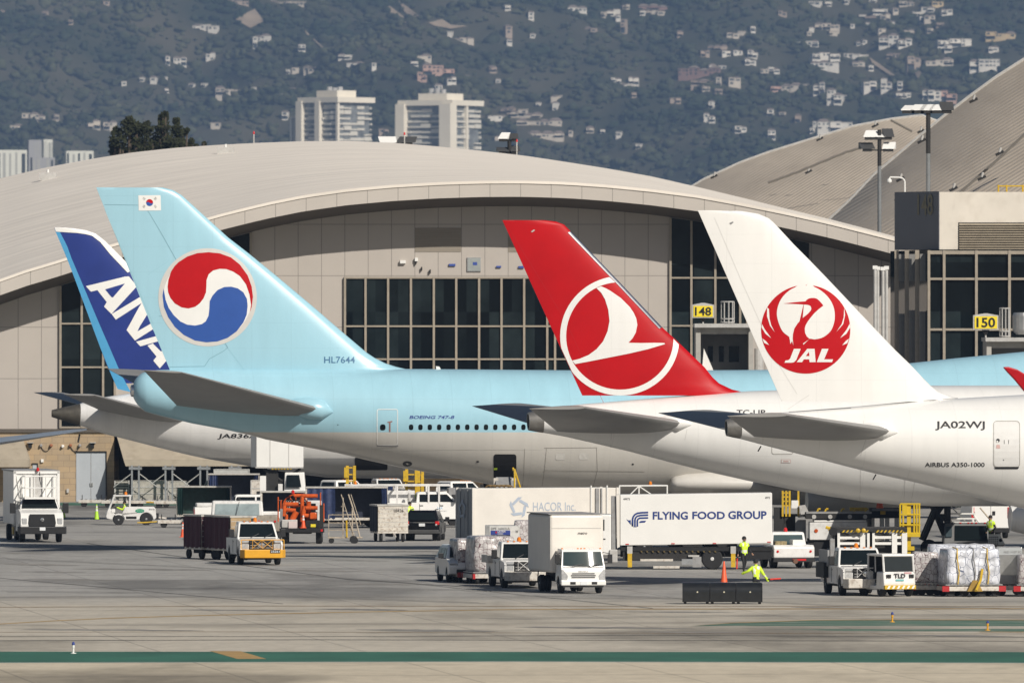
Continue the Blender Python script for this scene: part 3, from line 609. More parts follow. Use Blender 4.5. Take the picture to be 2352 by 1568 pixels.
def gate_sign(txt, x0, x1, y0, y1, ysup, label):
    Y = YJ - 2.0; cx = (x0 + x1) / 2; t = thing('gate_sign', label, 'gate sign', (PX(cx, Y), Y, PZ(ysup, Y))); hw = (x1 - x0) / 2 / F * Y; zb_ = PZ(y1, Y) - PZ(ysup, Y); zt_ = PZ(y0, Y) - PZ(ysup, Y)
    mb = MB(); mb.box(-hw, hw, -.25, .55, zb_, zt_, LGREY); mb.hexa([(-hw, -.25, zt_), (hw, -.25, zt_), (hw, .55, zt_), (-hw, .55, zt_)], [(-.1, -.05, zt_ + .13), (.1, -.05, zt_ + .13), (.1, .4, zt_ + .13), (-.1, .4, zt_ + .13)], LGREY); mb.build('cabinet', t)
    m_ = .09; mb = MB(); mb.box(-hw + m_, hw - m_, -.28, -.252, zb_ + .07, zt_ - .07, mat('gate_sign_yellow', (.85, .66, .02), .5, var=.05)); fc = mb.build('face', t)
    mb = MB(); mb.text(txt, (-hw * .74, -.30, zb_ + .15), (1, 0, 0), (0, 0, 1), hw * 1.48, zt_ - zb_ - .30, INK, bold=.022); mb.build('lettering', fc)
    mb = MB(); mb.frus((-.25, .25, -.1, .4), zb_, (-.05, .05, .05, .2), zb_ * .3, DARK); mb.cyl((0, .12, 0), (0, .12, zb_ * .4), .06, LGREY); mb.build('stand', t)
    return t
gate_sign('148', 1589.5, 1640, 700, 730, 743, 'yellow gate sign between the red tail fin and the plain white tail fin')
gate_sign('150', 2235, 2293, 724, 757, 775, 'yellow gate sign before the dark glass wall of the concourse block')
def cage(x0, x1, y0, y1, label):
    Y = YJ - 1.5; t = thing('ladder_cage', label, 'ladder cage', (PX((x0 + x1) / 2, Y), Y, PZ(y1, Y))); w2 = (x1 - x0) / 2 / F * Y; h_ = PZ(y0, Y) - PZ(y1, Y)
    mb = MB()
    for i in range(9):
        a = 2 * math.pi * i / 9; mb.cyl((w2 * math.cos(a), w2 * math.sin(a), 0), (w2 * math.cos(a), w2 * math.sin(a), h_), .04, LGREY, n=5)
    mb.build('bars', t)
    for z in (.05, h_ * .2, h_):
        mb = MB(); mb.tube([(w2 * math.cos(2 * math.pi * i / 16), w2 * math.sin(2 * math.pi * i / 16), z) for i in range(17)], .045, LGREY); mb.build('hoop', t)
cage(1656, 1686, 693, 742, 'round ladder cage just behind the edge of the white tail fin')
cage(2296, 2319, 708, 774, 'round ladder cage next to the round metal air vent')
# tall thin poles standing between the arched roof end and the concourse
for i, (x, yt) in enumerate(((2010, 610), (2016, 612), (2028, 613), (2036, 611))):
    Y = 748 + i * .6; t = thing('marker_pole', ['slim white pole first from the arched roof end', 'slim white pole second from the arched roof end', 'slim white pole third from the arched roof end', 'slim white pole nearest the concourse flank'][i], 'pole', (PX(x, Y), Y, 0), 0, 'slim poles before the concourse flank')
    mb = MB(); mb.cyl((0, 0, 0), (0, 0, PZ(yt, Y)), .11, LGREY, n=8); mb.build('shaft', t); mb = MB(); mb.box(-.16, .16, -.12, .12, PZ(yt + 8, Y), PZ(yt, Y), CLEANW); mb.build('head', t)
# ---------------------------------------------------------------- hills
def hz(x, Y):
    r = (Y - 8600.0) * .165
    a = 1.0 - abs(noise.noise(Vector((x * .0042 + 3.1, Y * .0016, .3))))
    b = 1.0 - abs(noise.noise(Vector((x * .011 + 7.7, Y * .006, 2.3))))
    c = noise.noise(Vector((x * .03, Y * .02, 5.0)))
    k = min(1.0, max(0.0, (Y - 8700) / 500))
    return r + k * ((a - .75) * 75 + (b - .75) * 28 + c * 6)
def hill_mat(name, rnd):
    m = bpy.data.materials.new(name); m.use_nodes = True; nt = m.node_tree; b = nt.nodes['Principled BSDF']; L = nt.links.new
    tc = nod(nt, 'ShaderNodeTexCoord'); n = nod(nt, 'ShaderNodeTexNoise'); n.inputs['Scale'].default_value = .008; n.inputs['Detail'].default_value = 8; L(tc.outputs['Object'], n.inputs[0])
    cr = nod(nt, 'ShaderNodeValToRGB'); L(n.outputs[0], cr.inputs[0])
    cr.color_ramp.elements[0].position = .36; cr.color_ramp.elements[0].color = (.020, .030, .016, 1) if rnd else (.030, .036, .020, 1)
    cr.color_ramp.elements[1].position = .68; cr.color_ramp.elements[1].color = (.075, .076, .042, 1) if rnd else (.085, .075, .048, 1)
    out = cr.outputs[0]
    if rnd:
        g = nod(nt, 'ShaderNodeNewGeometry'); mr = nod(nt, 'ShaderNodeMapRange'); L(g.outputs['Random Per Island'], mr.inputs[0]); mr.inputs[3].default_value = .8; mr.inputs[4].default_value = 1.2
        x = nod(nt, 'ShaderNodeMix', data_type='RGBA', blend_type='MULTIPLY'); x.inputs[0].default_value = 1; L(out, x.inputs[6]); L(mr.outputs[0], x.inputs[7]); out = x.outputs[2]
    L(out, b.inputs['Base Color']); b.inputs['Roughness'].default_value = .95; b.inputs['Specular IOR Level'].default_value = .1
    return m
mb = MB(); NX, NY = 130, 130; vs = []
for j in range(NY):
    Y = 8550 + 3000 * j / (NY - 1)
    for i in range(NX):
        x = -720 + 1440 * i / (NX - 1); vs.append((x, Y, hz(x, Y) if Y > 8600 else -2))
mb.add(vs, [(j * NX + i, j * NX + i + 1, (j + 1) * NX + i + 1, (j + 1) * NX + i) for j in range(NY - 1) for i in range(NX - 1)], hill_mat('hillside_scrub', False))
struct(mb.build('hills', smooth=180, recalc=False))
def on_hill(x, y):
    Y = 8650.0
    while Y < 11400:
        X = PX(x, Y); h = hz(X, Y)
        if PZ(y, Y) <= h:
            for _ in range(6):
                Y -= 1
                if PZ(y, Y) > hz(PX(x, Y), Y): break
            return PX(x, Y), Y, hz(PX(x, Y), Y)
        Y += 6
    return PX(x, 11400), 11400, hz(PX(x, 11400), 11400)
# houses, traced from four strips: x, y centre, width, height (strip pixels), colour letter
HS = {0: '1800,245,220,50w 1465,535,40,70w 1570,540,110,70w 1840,490,80,70w 1080,730,40,25w 1670,750,50,30w 1775,745,30,25w 2000,800,220,65c 1335,695,50,35w 1455,790,40,30w 300,1030,200,70c 130,1110,140,40c 490,1020,40,30c 480,1060,35,30c 825,1090,110,70c 970,1090,130,80c 1880,1090,80,55c 390,120,30,30t 620,195,25,30t 2090,20,200,36t 930,30,60,25t 20,120,50,40t 2210,780,40,30w 2225,380,24,90w 1240,695,24,24w 1440,695,30,24w',
      1: '60,350,140,90w 270,30,300,28c 400,420,60,50w 785,490,120,40w 870,560,150,45w 1028,580,40,50w 475,615,110,60c 345,620,60,50c 285,630,30,25w 1820,350,190,40c 1690,300,40,40w 1420,505,220,26c 1590,620,250,90p 1450,665,80,60p 1705,695,80,40w 1590,760,60,30w 1840,685,40,25w 1380,555,60,30w 2010,30,130,30c 2190,70,50,30w 2210,370,50,40w 2200,280,60,80t 2060,610,60,40t 2110,710,30,25w 2110,1030,170,45w 2190,960,110,45t 220,850,80,55w 300,790,110,24c 260,1010,60,60w 1120,1140,90,40t 1140,1200,80,30c 2140,1200,110,40c',
      2: '170,140,50,60w 570,80,150,45w 885,110,110,50w 925,165,40,50w 800,130,40,40c 1000,60,70,30c 1240,70,250,30r 1260,105,190,40c 1140,110,40,30w 970,240,26,110t 1470,300,60,40t 1920,310,100,45c 2000,295,50,25c 2095,255,30,40w 1800,415,170,40t 1870,460,80,50w 1970,455,80,35w 2100,475,80,60w 2080,540,100,45w 1680,470,70,50t 1660,630,380,70r 1750,590,60,25w 1830,590,60,30w 1690,720,240,30t 1800,730,30,90c 1940,705,110,80c 1690,775,60,30c 1800,795,60,30t 885,700,36,30w 1060,710,80,60w 1030,750,160,26w 930,710,36,36w 1060,830,40,25t 1430,875,100,40t 1735,920,30,60w 1720,1030,90,70w 1990,1130,100,60w 230,915,40,40w 375,930,35,60w 400,850,110,30c 60,985,120,55c 190,1010,150,26c 260,1065,400,34c 260,1180,380,40c 515,1165,40,50c 680,1135,60,40c 790,1150,25,30w 930,1180,25,50w 1100,1275,30,30w 180,315,22,22w 690,255,100,28t 2200,640,60,60c',
      3: '420,35,110,40w 530,35,60,30w 690,15,30,30w 130,120,70,60t 530,235,220,55c 570,285,70,40c 380,255,30,30w 360,295,40,30c 740,230,25,25w 985,100,130,45w 1030,160,90,70c 1070,200,80,36w 820,145,50,30w 900,155,100,28t 1220,30,140,40c 920,14,70,20w 1480,40,100,50y 1110,100,50,40c 1400,85,120,40w 1560,105,90,50w 1300,120,80,30w 1410,170,90,60c 1345,178,50,50w 1500,220,60,30t 1410,270,50,35c 1050,360,150,90w 1190,375,110,65w 1620,375,270,75w 1570,425,60,50w 2040,310,260,75y 1970,425,90,40w 360,385,200,46w 510,490,240,60w 500,570,230,80w 770,490,200,45w 800,560,130,24c 895,595,35,35w 1100,480,120,40t 1270,560,110,110t 1500,540,240,50c 1900,570,260,90w 50,620,90,55w 250,765,240,46c 450,780,100,100w 585,850,130,110w 710,840,90,50w 890,740,110,100w 1030,740,80,100w 1150,750,30,60w 1160,830,90,50w 1220,830,50,30w 1440,830,170,80w 1570,840,160,80p 20,990,50,60w 590,1110,290,90w 420,1080,30,40w 390,1140,40,40w 30,1180,60,70w 870,220,30,25w 1230,275,80,30c 990,270,60,30c 790,385,28,28w 840,370,25,25w 80,770,110,46p 130,1000,60,40c 260,1040,40,60t'}
HC = {'w': (.66, .62, .55), 'c': (.52, .46, .38), 't': (.37, .295, .235), 'p': (.50, .33, .26), 'r': (.24, .15, .13), 'y': (.55, .42, .24)}
HN = {'w': 'white', 'c': 'cream', 't': 'tan', 'p': 'pink', 'r': 'reddish', 'y': 'sandy yellow'}
HM = {k: mat(HN[k] + '_stucco_house', v, .8, var=.15, scale=.1) for k, v in HC.items()}
HWIN = mat('hillside_window', (.05, .06, .07), .2, var=.3, scale=.3); HROOF = mat('hillside_roof', (.24, .19, .16), .9, var=.3, scale=.1)
houses = []; rr = random.Random(3)
spots = []
for s, txt in HS.items():
    for it in txt.split():
        a = it[:-1].split(','); k = it[-1]; x, y, w_, h_ = [float(v) for v in a]
        spots.append((s * 588 + x / 3.7925, y / 3.7925, w_ / 3.7925, h_ / 3.7925, k))
made = []
for x, y, wd, hd, k in spots:
    X, Y, z = on_hill(x, y + hd / 2); sc = Y / F; W = max(4.5, wd * sc * 1.1); Hh = max(3.6, hd * sc * 1.15); made.append((X, Y, W))
    mb = MB(); m = HM[k]; n = 1 if W < 8 else (2 if W < 18 else 3 + (W > 35)); cur = -W / 2
    for i in range(n):
        ww = W / n * rr.uniform(.8, 1.1); hh = Hh * rr.uniform(.62, 1.0) if n > 1 else Hh; d0 = rr.uniform(-4, 0); x0, x1 = cur, min(cur + ww, W / 2); cur = x1 - rr.uniform(0, .6)
        if x1 - x0 < 1.5: break
        mb.box(x0, x1, d0, 8, -7, hh, m)
        if rr.random() < .5: mb.box(x0 - .4, x1 + .4, d0 - .5, 8.4, hh, hh + .3, HROOF if rr.random() < .5 else m)
        else:
            rz = min(2.2, (x1 - x0) * .22); e = min(3., (x1 - x0) * .3); mb.hexa([(x0 - .5, d0 - .6, hh), (x1 + .5, d0 - .6, hh), (x1 + .5, 8.5, hh), (x0 - .5, 8.5, hh)], [(x0 + e, 3, hh + rz), (x1 - e, 3, hh + rz), (x1 - e, 4.5, hh + rz), (x0 + e, 4.5, hh + rz)], HROOF)
        if rr.random() < .5: mb.box(x0 + .3, x1 - .2, d0 - 2.0, d0, hh * .45, hh * .45 + .35, m); mb.box(x0 + .4, x1 - .3, d0 - .06, d0 + .1, hh * .05, hh * .42, HWIN)
        fl = max(1, int(hh / 3.4)); nw = max(1, int((x1 - x0) / 3.2))
        for f in range(fl):
            zz = hh - 2.9 - f * 3.3
            for q in range(nw):
                if rr.random() < .72:
                    a = x0 + (x1 - x0) * (q + rr.uniform(.05, .3)) / nw; b = x0 + (x1 - x0) * (q + rr.uniform(.6, .95)) / nw
                    mb.box(a, b, d0 - .05, d0 + .1, zz, zz + rr.uniform(1.3, 2.0), HWIN)
    o = mb.build('hillside_house', None, (X, Y, z), R(rr.uniform(-14, 14)))
    size = 'tiny' if W < 8 else 'small' if W < 14 else 'broad' if W < 30 else 'very wide'
    if Hh > W * .9 and W >= 4.5: size = 'tall narrow'
    reg = ('above the dark tree clump' if x < 560 else 'around the two high towers' if x < 1180 else 'between towers and ribbed roofs' if x < 1760 else 'above the ribbed roofs')
    alt = 'low on' if y > 215 else 'midway up' if y > 100 else 'high on'
    made_label = f'{size} {HN[k]} house {alt} the hillside {reg}'
    houses.append((o, made_label, x, reg))
byl = {}
for h in houses: byl.setdefault(h[1], []).append(h)
ORD = ['first', 'second', 'third', 'fourth', 'fifth', 'sixth', 'seventh', 'eighth', 'ninth', 'tenth', 'eleventh', 'twelfth', 'thirteenth', 'fourteenth']
for lab, hs in byl.items():
    hs.sort(key=lambda h: h[2])
    for i, h in enumerate(hs): tag(h[0], lab if len(hs) == 1 else f'{lab}, {ORD[min(i, 13)]} from left', 'house', 'houses on the wooded hillside')
# bare earth scars on the slope
EARTH = mat('bare_hill_earth', (.30, .235, .17), .95, var=.3, scale=.02)
SCARS = []
def scar(pts):
    SCARS.append(pts)
    def fn(x, y):
        X, Y, z = on_hill(x, y); return (X, Y, hz(X, Y) + 1.5)
    mb = MB(); decal(mb, pts, fn, EARTH, 5); o = mb.build('bare_hill_slope', recalc=False, smooth=180)
    struct(o)
def in_scar(X, Y, z):
    x = CX + X / Y * F; y = HY - (z - H) / Y * F
    for P in SCARS:
        c = False; n = len(P)
        for i in range(n):
            (x1, y1), (x2, y2) = P[i], P[i - 1]
            if (y1 > y) != (y2 > y) and x < (x2 - x1) * (y - y1) / (y2 - y1) + x1: c = not c
        if c: return True
    return False
t1 = lambda s, L_: [(s * 588 + a / 3.7925, b / 3.7925) for a, b in L_]
for s, L_ in ((1, [(1130, 40), (1200, 90), (1290, 160), (1310, 215), (1250, 200), (1170, 120)]), (1, [(1240, 20), (1330, 80), (1440, 165), (1370, 190), (1290, 110)]), (1, [(1500, 210), (1620, 180), (1700, 230), (1850, 240), (1700, 265), (1560, 240)]), (1, [(420, 270), (600, 440), (720, 500), (600, 450), (440, 310)]), (3, [(880, 510), (1000, 590), (1130, 690), (1150, 730), (1020, 640), (910, 570)]), (3, [(1250, 600), (1330, 640), (1370, 730), (1300, 690)]), (0, [(2050, 180), (2220, 90), (2300, 200), (2180, 260)])): scar(t1(s, L_))
# the wood on the slope: one mass of crowns
import numpy as np
def hill_wood():
    bm = bmesh.new(); bmesh.ops.create_icosphere(bm, subdivisions=1, radius=1); bv = np.array([v.co[:] for v in bm.verts]); bf = np.array([[v.index for v in f.verts] for f in bm.faces]); bm.free()
    rg = np.random.default_rng(5); V = []; Fc = []; k = 0
    cells = {}
    for X, Y, W in made: cells.setdefault(int(X // 60), []).append((X, Y, W))
    N = 0
    while N < 19000:
        Y = 8900 + 1900 * rg.random(); hw = Y * .0475; X = (rg.random() * 2 - 1) * hw
        bad = False
        for c in (int(X // 60) - 1, int(X // 60), int(X // 60) + 1):
            for hx, hy, W in cells.get(c, ()):
                if abs(X - hx) < W / 2 + 4 and -22 < Y - hy < 10: bad = True; break
            if bad: break
        N += 1
        if bad or in_scar(X, Y, hz(X, Y)): continue
        dens = noise.noise(Vector((X * .012, Y * .006, 9)))
        if dens < -.28 and rg.random() < .75: continue
        r = 1.6 + 3.2 * rg.random() ** 2; z = hz(X, Y)
        for q in range(2 if r > 5 else 1):
            j = rg.normal(0, .30, bv.shape) ; s_ = np.array([r * rg.uniform(.8, 1.7), r * rg.uniform(.7, 1.1), r * rg.uniform(.6, 1.2)])
            V.append((bv + j) * s_ + np.array([X + q * r * rg.uniform(-.9, .9), Y + q * r * .5, z + r * .55 - q * .3 * r])); Fc.append(bf + k); k += len(bv)
    V = np.concatenate(V); Fc = np.concatenate(Fc)
    me = bpy.data.meshes.new('hillside_trees'); me.vertices.add(len(V)); me.vertices.foreach_set('co', V.ravel().astype(np.float32))
    me.loops.add(Fc.size); me.loops.foreach_set('vertex_index', Fc.ravel().astype(np.int32)); me.polygons.add(len(Fc)); me.polygons.foreach_set('loop_start', np.arange(0, Fc.size, 3, dtype=np.int32))
    me.update(calc_edges=True); me.materials.append(hill_mat('hillside_foliage', True))
    o = link('hillside_trees', me); o['kind'] = 'stuff'; return o
hill_wood()
# ---------------------------------------------------------------- high towers in the far town
TW = mat('white_concrete_tower', (.74, .68, .57), .8, var=.08, scale=.05); TG = mat('tower_glass', (.20, .21, .21), .25, var=.5, scale=.2); TF = mat('tower_balcony', (.60, .57, .50), .8, var=.12, scale=.2)
def tower(label, x0, x1, xc, yt, Y, rot, capx, piers, hpent=16):
    W = (x1 - x0) / F * Y; a = W / (math.cos(rot) + math.sin(rot)); h = a / 2; zt = PZ(yt, Y); fl = 3.75
    t = thing('apartment_tower', label, 'tower', (PX((x0 + x1) / 2, Y), Y, 0), -rot)
    mb = MB(); mb.box(-h + 1.6, h - 1.6, -h + 1.6, h - 1.6, 0, zt, TG); mb.build('core', t)
    mb = MB(); z = zt - 2; k = 0
    rq = random.Random(int(x0))
    while z > 90:
        for s in range(4):
            ca, sa = [(1, 0), (0, 1), (-1, 0), (0, -1)][s]
            segs = 5
            for q in range(segs):
                p0 = -h + 2 * h * q / segs; p1 = -h + 2 * h * (q + 1) / segs
                if rq.random() < .88:
                    dpt = rq.uniform(.0, 1.3)
                    for (u0, u1, v0, v1) in ((p0, p1, -h + dpt, -h + 1.7),):
                        pts = [(u0, v0), (u1, v0), (u1, v1), (u0, v1)]; pts = [(x * ca - y * sa, x * sa + y * ca) for x, y in pts]
                        zz = z - fl; hh = rq.choice((1.0, 1.3, 1.6, 2.2, 2.9))
                        mb.hexa([(*p, zz) for p in pts], [(*p, zz + hh) for p in pts], TF)
        z -= fl
    mb.build('balconies', t)
    for (px_, py_, w2) in piers:
        mb = MB(); mb.box(px_ * h - w2, px_ * h + w2, py_ * h - w2, py_ * h + w2, 60, zt, TW); mb.build('pier', t)
    mb = MB(); mb.box(-h * capx, h * capx, -h * capx, h * capx, zt - 1.2, zt + 2.6, TW); mb.build('roof_slab', t)
    mb = MB(); mb.box(-h * .55, h * .55, -h * .55, h * .55, zt + 2.6, zt + 2.6 + hpent / F * Y, TW); mb.build('penthouse', t)
    for i in range(3): mb = MB(); mb.box(-h * .4 + i * 5, -h * .4 + i * 5 + 1.6, -2, 2, zt + 2.6 + hpent / F * Y, zt + 3.6 + rq.uniform(1, 3) + hpent / F * Y, LGREY); mb.build('roof_plant', t)
    return t
tower('pale high apartment tower with dark balconies nearest the dark trees', 690, 855, 765, 233, 8000, R(42), 1.08, [(0.0, -1.0, 2.3), (-1, -.1, .8), (-1, .98, 1.2), (.98, -.98, 1.0), (-.98, -.98, 2.8)])
tower('pale high apartment tower with broad white piers beside the short floodlight cluster', 919, 1106, 978, 240, 8000, R(30), 1.06, [(-.92, -1.0, 3.6), (.86, -1.0, 4.6), (-1, .9, 1.0), (.98, .0, 1.2)])
def slab_block(label, x0, x1, yt, Y, m, seed):
    W = (x1 - x0) / F * Y; t = thing('distant_apartment_block', label, 'apartment block', (PX((x0 + x1) / 2, Y), Y, 0), R(8), 'pale blocks behind the arched roof'); zt = PZ(yt, Y); q = random.Random(seed)
    mb = MB(); mb.box(-W / 2, W / 2, -5, 6, 0, zt, m); mb.build('body', t)
    for i in range(5):
        a = -W / 2 + W * (i + .15) / 5
        if q.random() < .85: mb = MB(); mb.box(a, a + W / 5 * q.uniform(.3, .6), -5.06, -4.9, zt * .55, zt - q.uniform(.8, 2), HWIN if q.random() < .3 else mat('pale_shade_panel', (.33, .33, .31), .7)); mb.build('window_strip', t)
TB = mat('pale_green_white_render', (.60, .60, .54), .8, var=.1, scale=.1)
slab_block('slim pale slab beside the tower nearest the dark trees', 668, 681, 268, 8020, TW, 6)
slab_block('pale many-storey block at the picture edge behind the arched roof', -12, 60, 345, 6000, TB, 1)
slab_block('shaded grey part of a pale block behind the arched roof', 64, 97, 322, 6600, mat('grey_render', (.30, .30, .31), .8), 2)  # unlit side of a pale block, its shade put into the grey
slab_block('narrow white block with rounded top behind the arched roof', 98, 119, 321, 6300, TB, 3)  # lit end of the same pale block, set apart by its paler colour
slab_block('low white block nearest the dark tree clump', 150, 213, 347, 6200, TB, 4)
slab_block('grey low block between two white blocks', 72, 124, 362, 6100, MT['grey_render'], 5)
# ---------------------------------------------------------------- dark trees behind the arched roof
LEAF = mat('dark_olive_leaves', (.030, .034, .014), .8, var=.7, scale=.9, spec=.2); BARK = mat('grey_bark', (.10, .075, .055), .9, var=.3, scale=2)
def tree(label, x, Y, blobs, seed, zbase=0):
    q = random.Random(seed); X0 = PX(x, Y); t = thing('eucalyptus_tree', label, 'tree', (X0, Y, zbase), 0, 'dark trees behind the arched roof')
    zc = sum(PZ(b[1], Y) for b in blobs) / len(blobs) - zbase
    mb = MB(); mb.cyl((0, 0, 0), (.3, 0, zc * .6), .75, BARK, r1=.5, n=10)
    for bx_, by_, r in blobs: mb.cyl((.3, 0, zc * .6), (PX(bx_, Y) - X0, 0, PZ(by_, Y) - zbase), .3, BARK, r1=.08, n=6)
    mb.build('trunk', t)
    mb = MB(); vs = []; fs = []
    for bx_, by_, r in blobs:
        rr_ = r / F * Y; c = Vector((PX(bx_, Y) - X0, q.uniform(-1.5, 1.5), PZ(by_, Y) - zbase))
        for i in range(int(150 * rr_ ** 1.5) + 60):
            d = Vector((q.gauss(0, 1), q.gauss(0, 1), q.gauss(0, 1))).normalized() * rr_ * q.random() ** .4; d.z *= 1.1
            p = c + d; s = q.uniform(.14, .34); u = Vector((q.gauss(0, 1), q.gauss(0, 1), q.gauss(0, 1))).normalized(); v = u.orthogonal().normalized()
            o = len(vs); vs += [p + u * s, p + v * s * .6, p - u * s, p - v * s * .6]; fs.append((o, o + 1, o + 2, o + 3))
    mb.add(vs, fs, LEAF); mb.build('crown', t, recalc=False)
YT = 1250
tree('broad dark tree with layered rounded crown', 300, YT, [(272, 318, 20), (295, 290, 19), (312, 310, 26), (336, 296, 17), (282, 345, 26), (325, 340, 28), (262, 332, 12), (298, 278, 10), (316, 290, 10), (268, 300, 9), (262, 350, 12)], 1)
tree('taller dark tree with pointed crown tops', 378, YT + 8, [(374, 272, 13), (374, 295, 18), (368, 320, 24), (392, 335, 24), (350, 330, 20), (380, 262, 6), (360, 345, 22)], 2)
tree('slim dark tree with drooping sprays', 410, YT + 14, [(405, 280, 9), (408, 300, 14), (420, 305, 9), (412, 325, 15), (430, 300, 5), (402, 342, 16)], 3)
tree('small low dark tree nearest the first tower', 438, YT + 18, [(440, 325, 6), (436, 338, 9), (425, 336, 8), (468, 330, 4), (452, 338, 6)], 4)
# ---------------------------------------------------------------- aircraft
class Plane:
    def __init__(s, name, label, x0, Y0, yaw, group=None):
        s.Y0 = Y0; s.a = R(yaw); s.X0 = PX(x0, Y0); s.ca = math.cos(s.a); s.sa = math.sin(s.a)
        s.root = thing(name, label, 'airliner', (s.X0, Y0, 0), s.a, group)
    def loc(s, x, y, q=0.0):          # picture measure at lateral distance q (towards the viewer) -> local point
        k = (x - CX) / F
        t = (k * (s.Y0 - q * s.ca) - s.X0 - q * s.sa) / (s.ca - k * s.sa)
        Y = s.Y0 + t * s.sa - q * s.ca
        return Vector((t, -q, PZ(y, Y)))
    def fuselage(s, top, bot, xs, wr, m, name='fuselage', nose=None):
        s.st = []
        for x in xs:
            a = s.loc(x, interp(top, x)); b = s.loc(x, interp(bot, x)); s.st.append((a.x, (a.z + b.z) / 2, (a.z - b.z) / 2, (a.z - b.z) / 2 * (wr(x) if callable(wr) else wr)))
        if nose:
            t, zc, b, a = s.st[-1]
            for dt, k, dz in nose: s.st.append((t + dt, zc + dz, b * k, a * k))
        n = 56; vs = []
        for t, zc, b, a in s.st:
            for i in range(n): th = 2 * math.pi * i / n; vs.append((t, a * math.cos(th), zc + b * math.sin(th)))
        K = len(s.st); mb = MB()
        mb.add(vs, [(k * n + i, k * n + (i + 1) % n, (k + 1) * n + (i + 1) % n, (k + 1) * n + i) for k in range(K - 1) for i in range(n)] + [tuple(range(n - 1, -1, -1)), tuple(range((K - 1) * n, K * n))], m)
        s.fus = mb.build(name, s.root, smooth=40); return s.fus
    def sec(s, t):
        st = s.st
        for p, r in zip(st, st[1:]):
            if t <= r[0]:
                f = max(0., (t - p[0]) / max(1e-6, r[0] - p[0])); return tuple(p[i] + (r[i] - p[i]) * f for i in (1, 2, 3))
        return st[-1][1:]
    def side(s, x, y, off=.012):
        q = s.sec(s.loc(x, y).x)[2]
        for _ in range(5):
            p = s.loc(x, y, q); zc, b, a = s.sec(p.x); r = (p.z - zc) / b; r = max(-.985, min(.985, r)); q = a * math.sqrt(1 - r * r)
        n = Vector((0, -q / (a * a), (p.z - zc) / (b * b))).normalized()
        return Vector((p.x, -q, p.z)) + n * off
    def fin(s, LE, TE, m, tc=.095, cmax=9.0, name='tail_fin', ys=None):
        s.LE = LE; s.TE = TE; s.tc = tc; s.cmax = cmax; y0 = LE[0][1]; y1 = LE[-1][1]
        Y = sorted(set([y0 + (y1 - y0) * i / 34 for i in range(35)] + [p[1] for p in LE])); NU = 14
        us = [(1 - math.cos(math.pi * i / (NU - 1))) / 2 for i in range(NU)]; vs = []
        for y in Y:
            l = s.xl(y); r = s.xt(y)
            for sg in (1, -1):
                for u in us: p = s.loc(l + (r - l) * u, y); p.y = -sg * s.ht(u, y); vs.append(p)
        W = 2 * NU; fs = []
        for j in range(len(Y) - 1):
            for sg in (0, 1):
                for i in range(NU - 1): a = j * W + sg * NU + i; fs.append((a, a + 1, a + 1 + W, a + W))
            a = j * W; fs.append((a + NU - 1, a + W - 1, a + 2 * W - 1, a + W + NU - 1)); fs.append((a, a + NU, a + W + NU, a + W))
        for i in range(NU - 1): fs.append((i, i + 1, NU + i + 1, NU + i))
        mb = MB(); mb.add(vs, fs, m); s.finob = mb.build(name, s.root, smooth=35); return s.finob
    def xl(s, y): return interp([(b, a) for a, b in s.LE], y)
    def xt(s, y): return interp([(b, a) for a, b in s.TE], y)
    def ht(s, u, y):
        c = max(.05, min(s.cmax, (s.xl(y) - s.xt(y)) / F * s.Y0)); u = max(0, min(1, u))
        return s.tc * c * 5 * (.2969 * math.sqrt(u) - .126 * u - .3516 * u * u + .2843 * u ** 3 - .1015 * u ** 4) + .012
    def onfin(s, x, y, off=.014):
        l = s.xl(y); r = s.xt(y); u = (l - x) / max(1e-6, l - r); p = s.loc(x, y); p.y = -(s.ht(u, y) + off); return p
    def stab(s, rl, rt, tl_, tt, qr, qt, m, name, sign=1, tc=.10, q_in=.6):
        A = [s.loc(*rl, qr), s.loc(*rt, qr)]; B = [s.loc(*tl_, qt), s.loc(*tt, qt)]
        ex = [a + (a - b) * ((qr - q_in) / (qt - qr)) for a, b in zip(A, B)]
        secs = [(ex, 1.), (A, 1.), ([a.lerp(b, .5) for a, b in zip(A, B)], 1.), ([a.lerp(b, .97) for a, b in zip(A, B)], 1.0), (B, .45)]
        NU = 12; us = [(1 - math.cos(math.pi * i / (NU - 1))) / 2 for i in range(NU)]; vs = []
        for (l, r), k in secs:
            c = (r - l).length
            for sg in (1, -1):
                for u in us:
                    p = l.lerp(r, u); h = tc * c * 5 * (.2969 * math.sqrt(u) - .126 * u - .3516 * u * u + .2843 * u ** 3 - .1015 * u ** 4) * k + .008
                    vs.append(Vector((p.x, p.y * sign, p.z + sg * h)))
        W = 2 * NU; fs = []
        for j in range(len(secs) - 1):
            for sg in (0, 1):
                for i in range(NU - 1): a = j * W + sg * NU + i; fs.append((a, a + 1, a + 1 + W, a + W))
            a = j * W; fs.append((a + NU - 1, a + W - 1, a + 2 * W - 1, a + W + NU - 1)); fs.append((a, a + NU, a + W + NU, a + W))
        e = (len(secs) - 1) * W
        for i in range(NU - 1): fs.append((i, i + 1, NU + i + 1, NU + i)); fs.append((e + i, e + i + 1, e + NU + i + 1, e + NU + i))
        mb = MB(); mb.add(vs, fs, m); return mb.build(name, s.root, smooth=35)
    def gear(s, t, q, zt, name='landing_gear'):
        for sg in (1, -1):
            mb = MB(); mb.cyl((t, sg * q, .9), (t, sg * q * .9, zt), .22, LGREY, n=10); mb.box(t - 1.2, t + 1.2, sg * q - .15, sg * q + .15, .5, .8, LGREY); g = mb.build(name, s.root)
            for dt in (-.95, .95):
                for dq in (-.5, .5): mb = MB(); mb.cyl((t + dt, sg * q + dq - .2, .62), (t + dt, sg * q + dq + .2, .62), .62, RUBBER, n=18); mb.build('wheel', g)
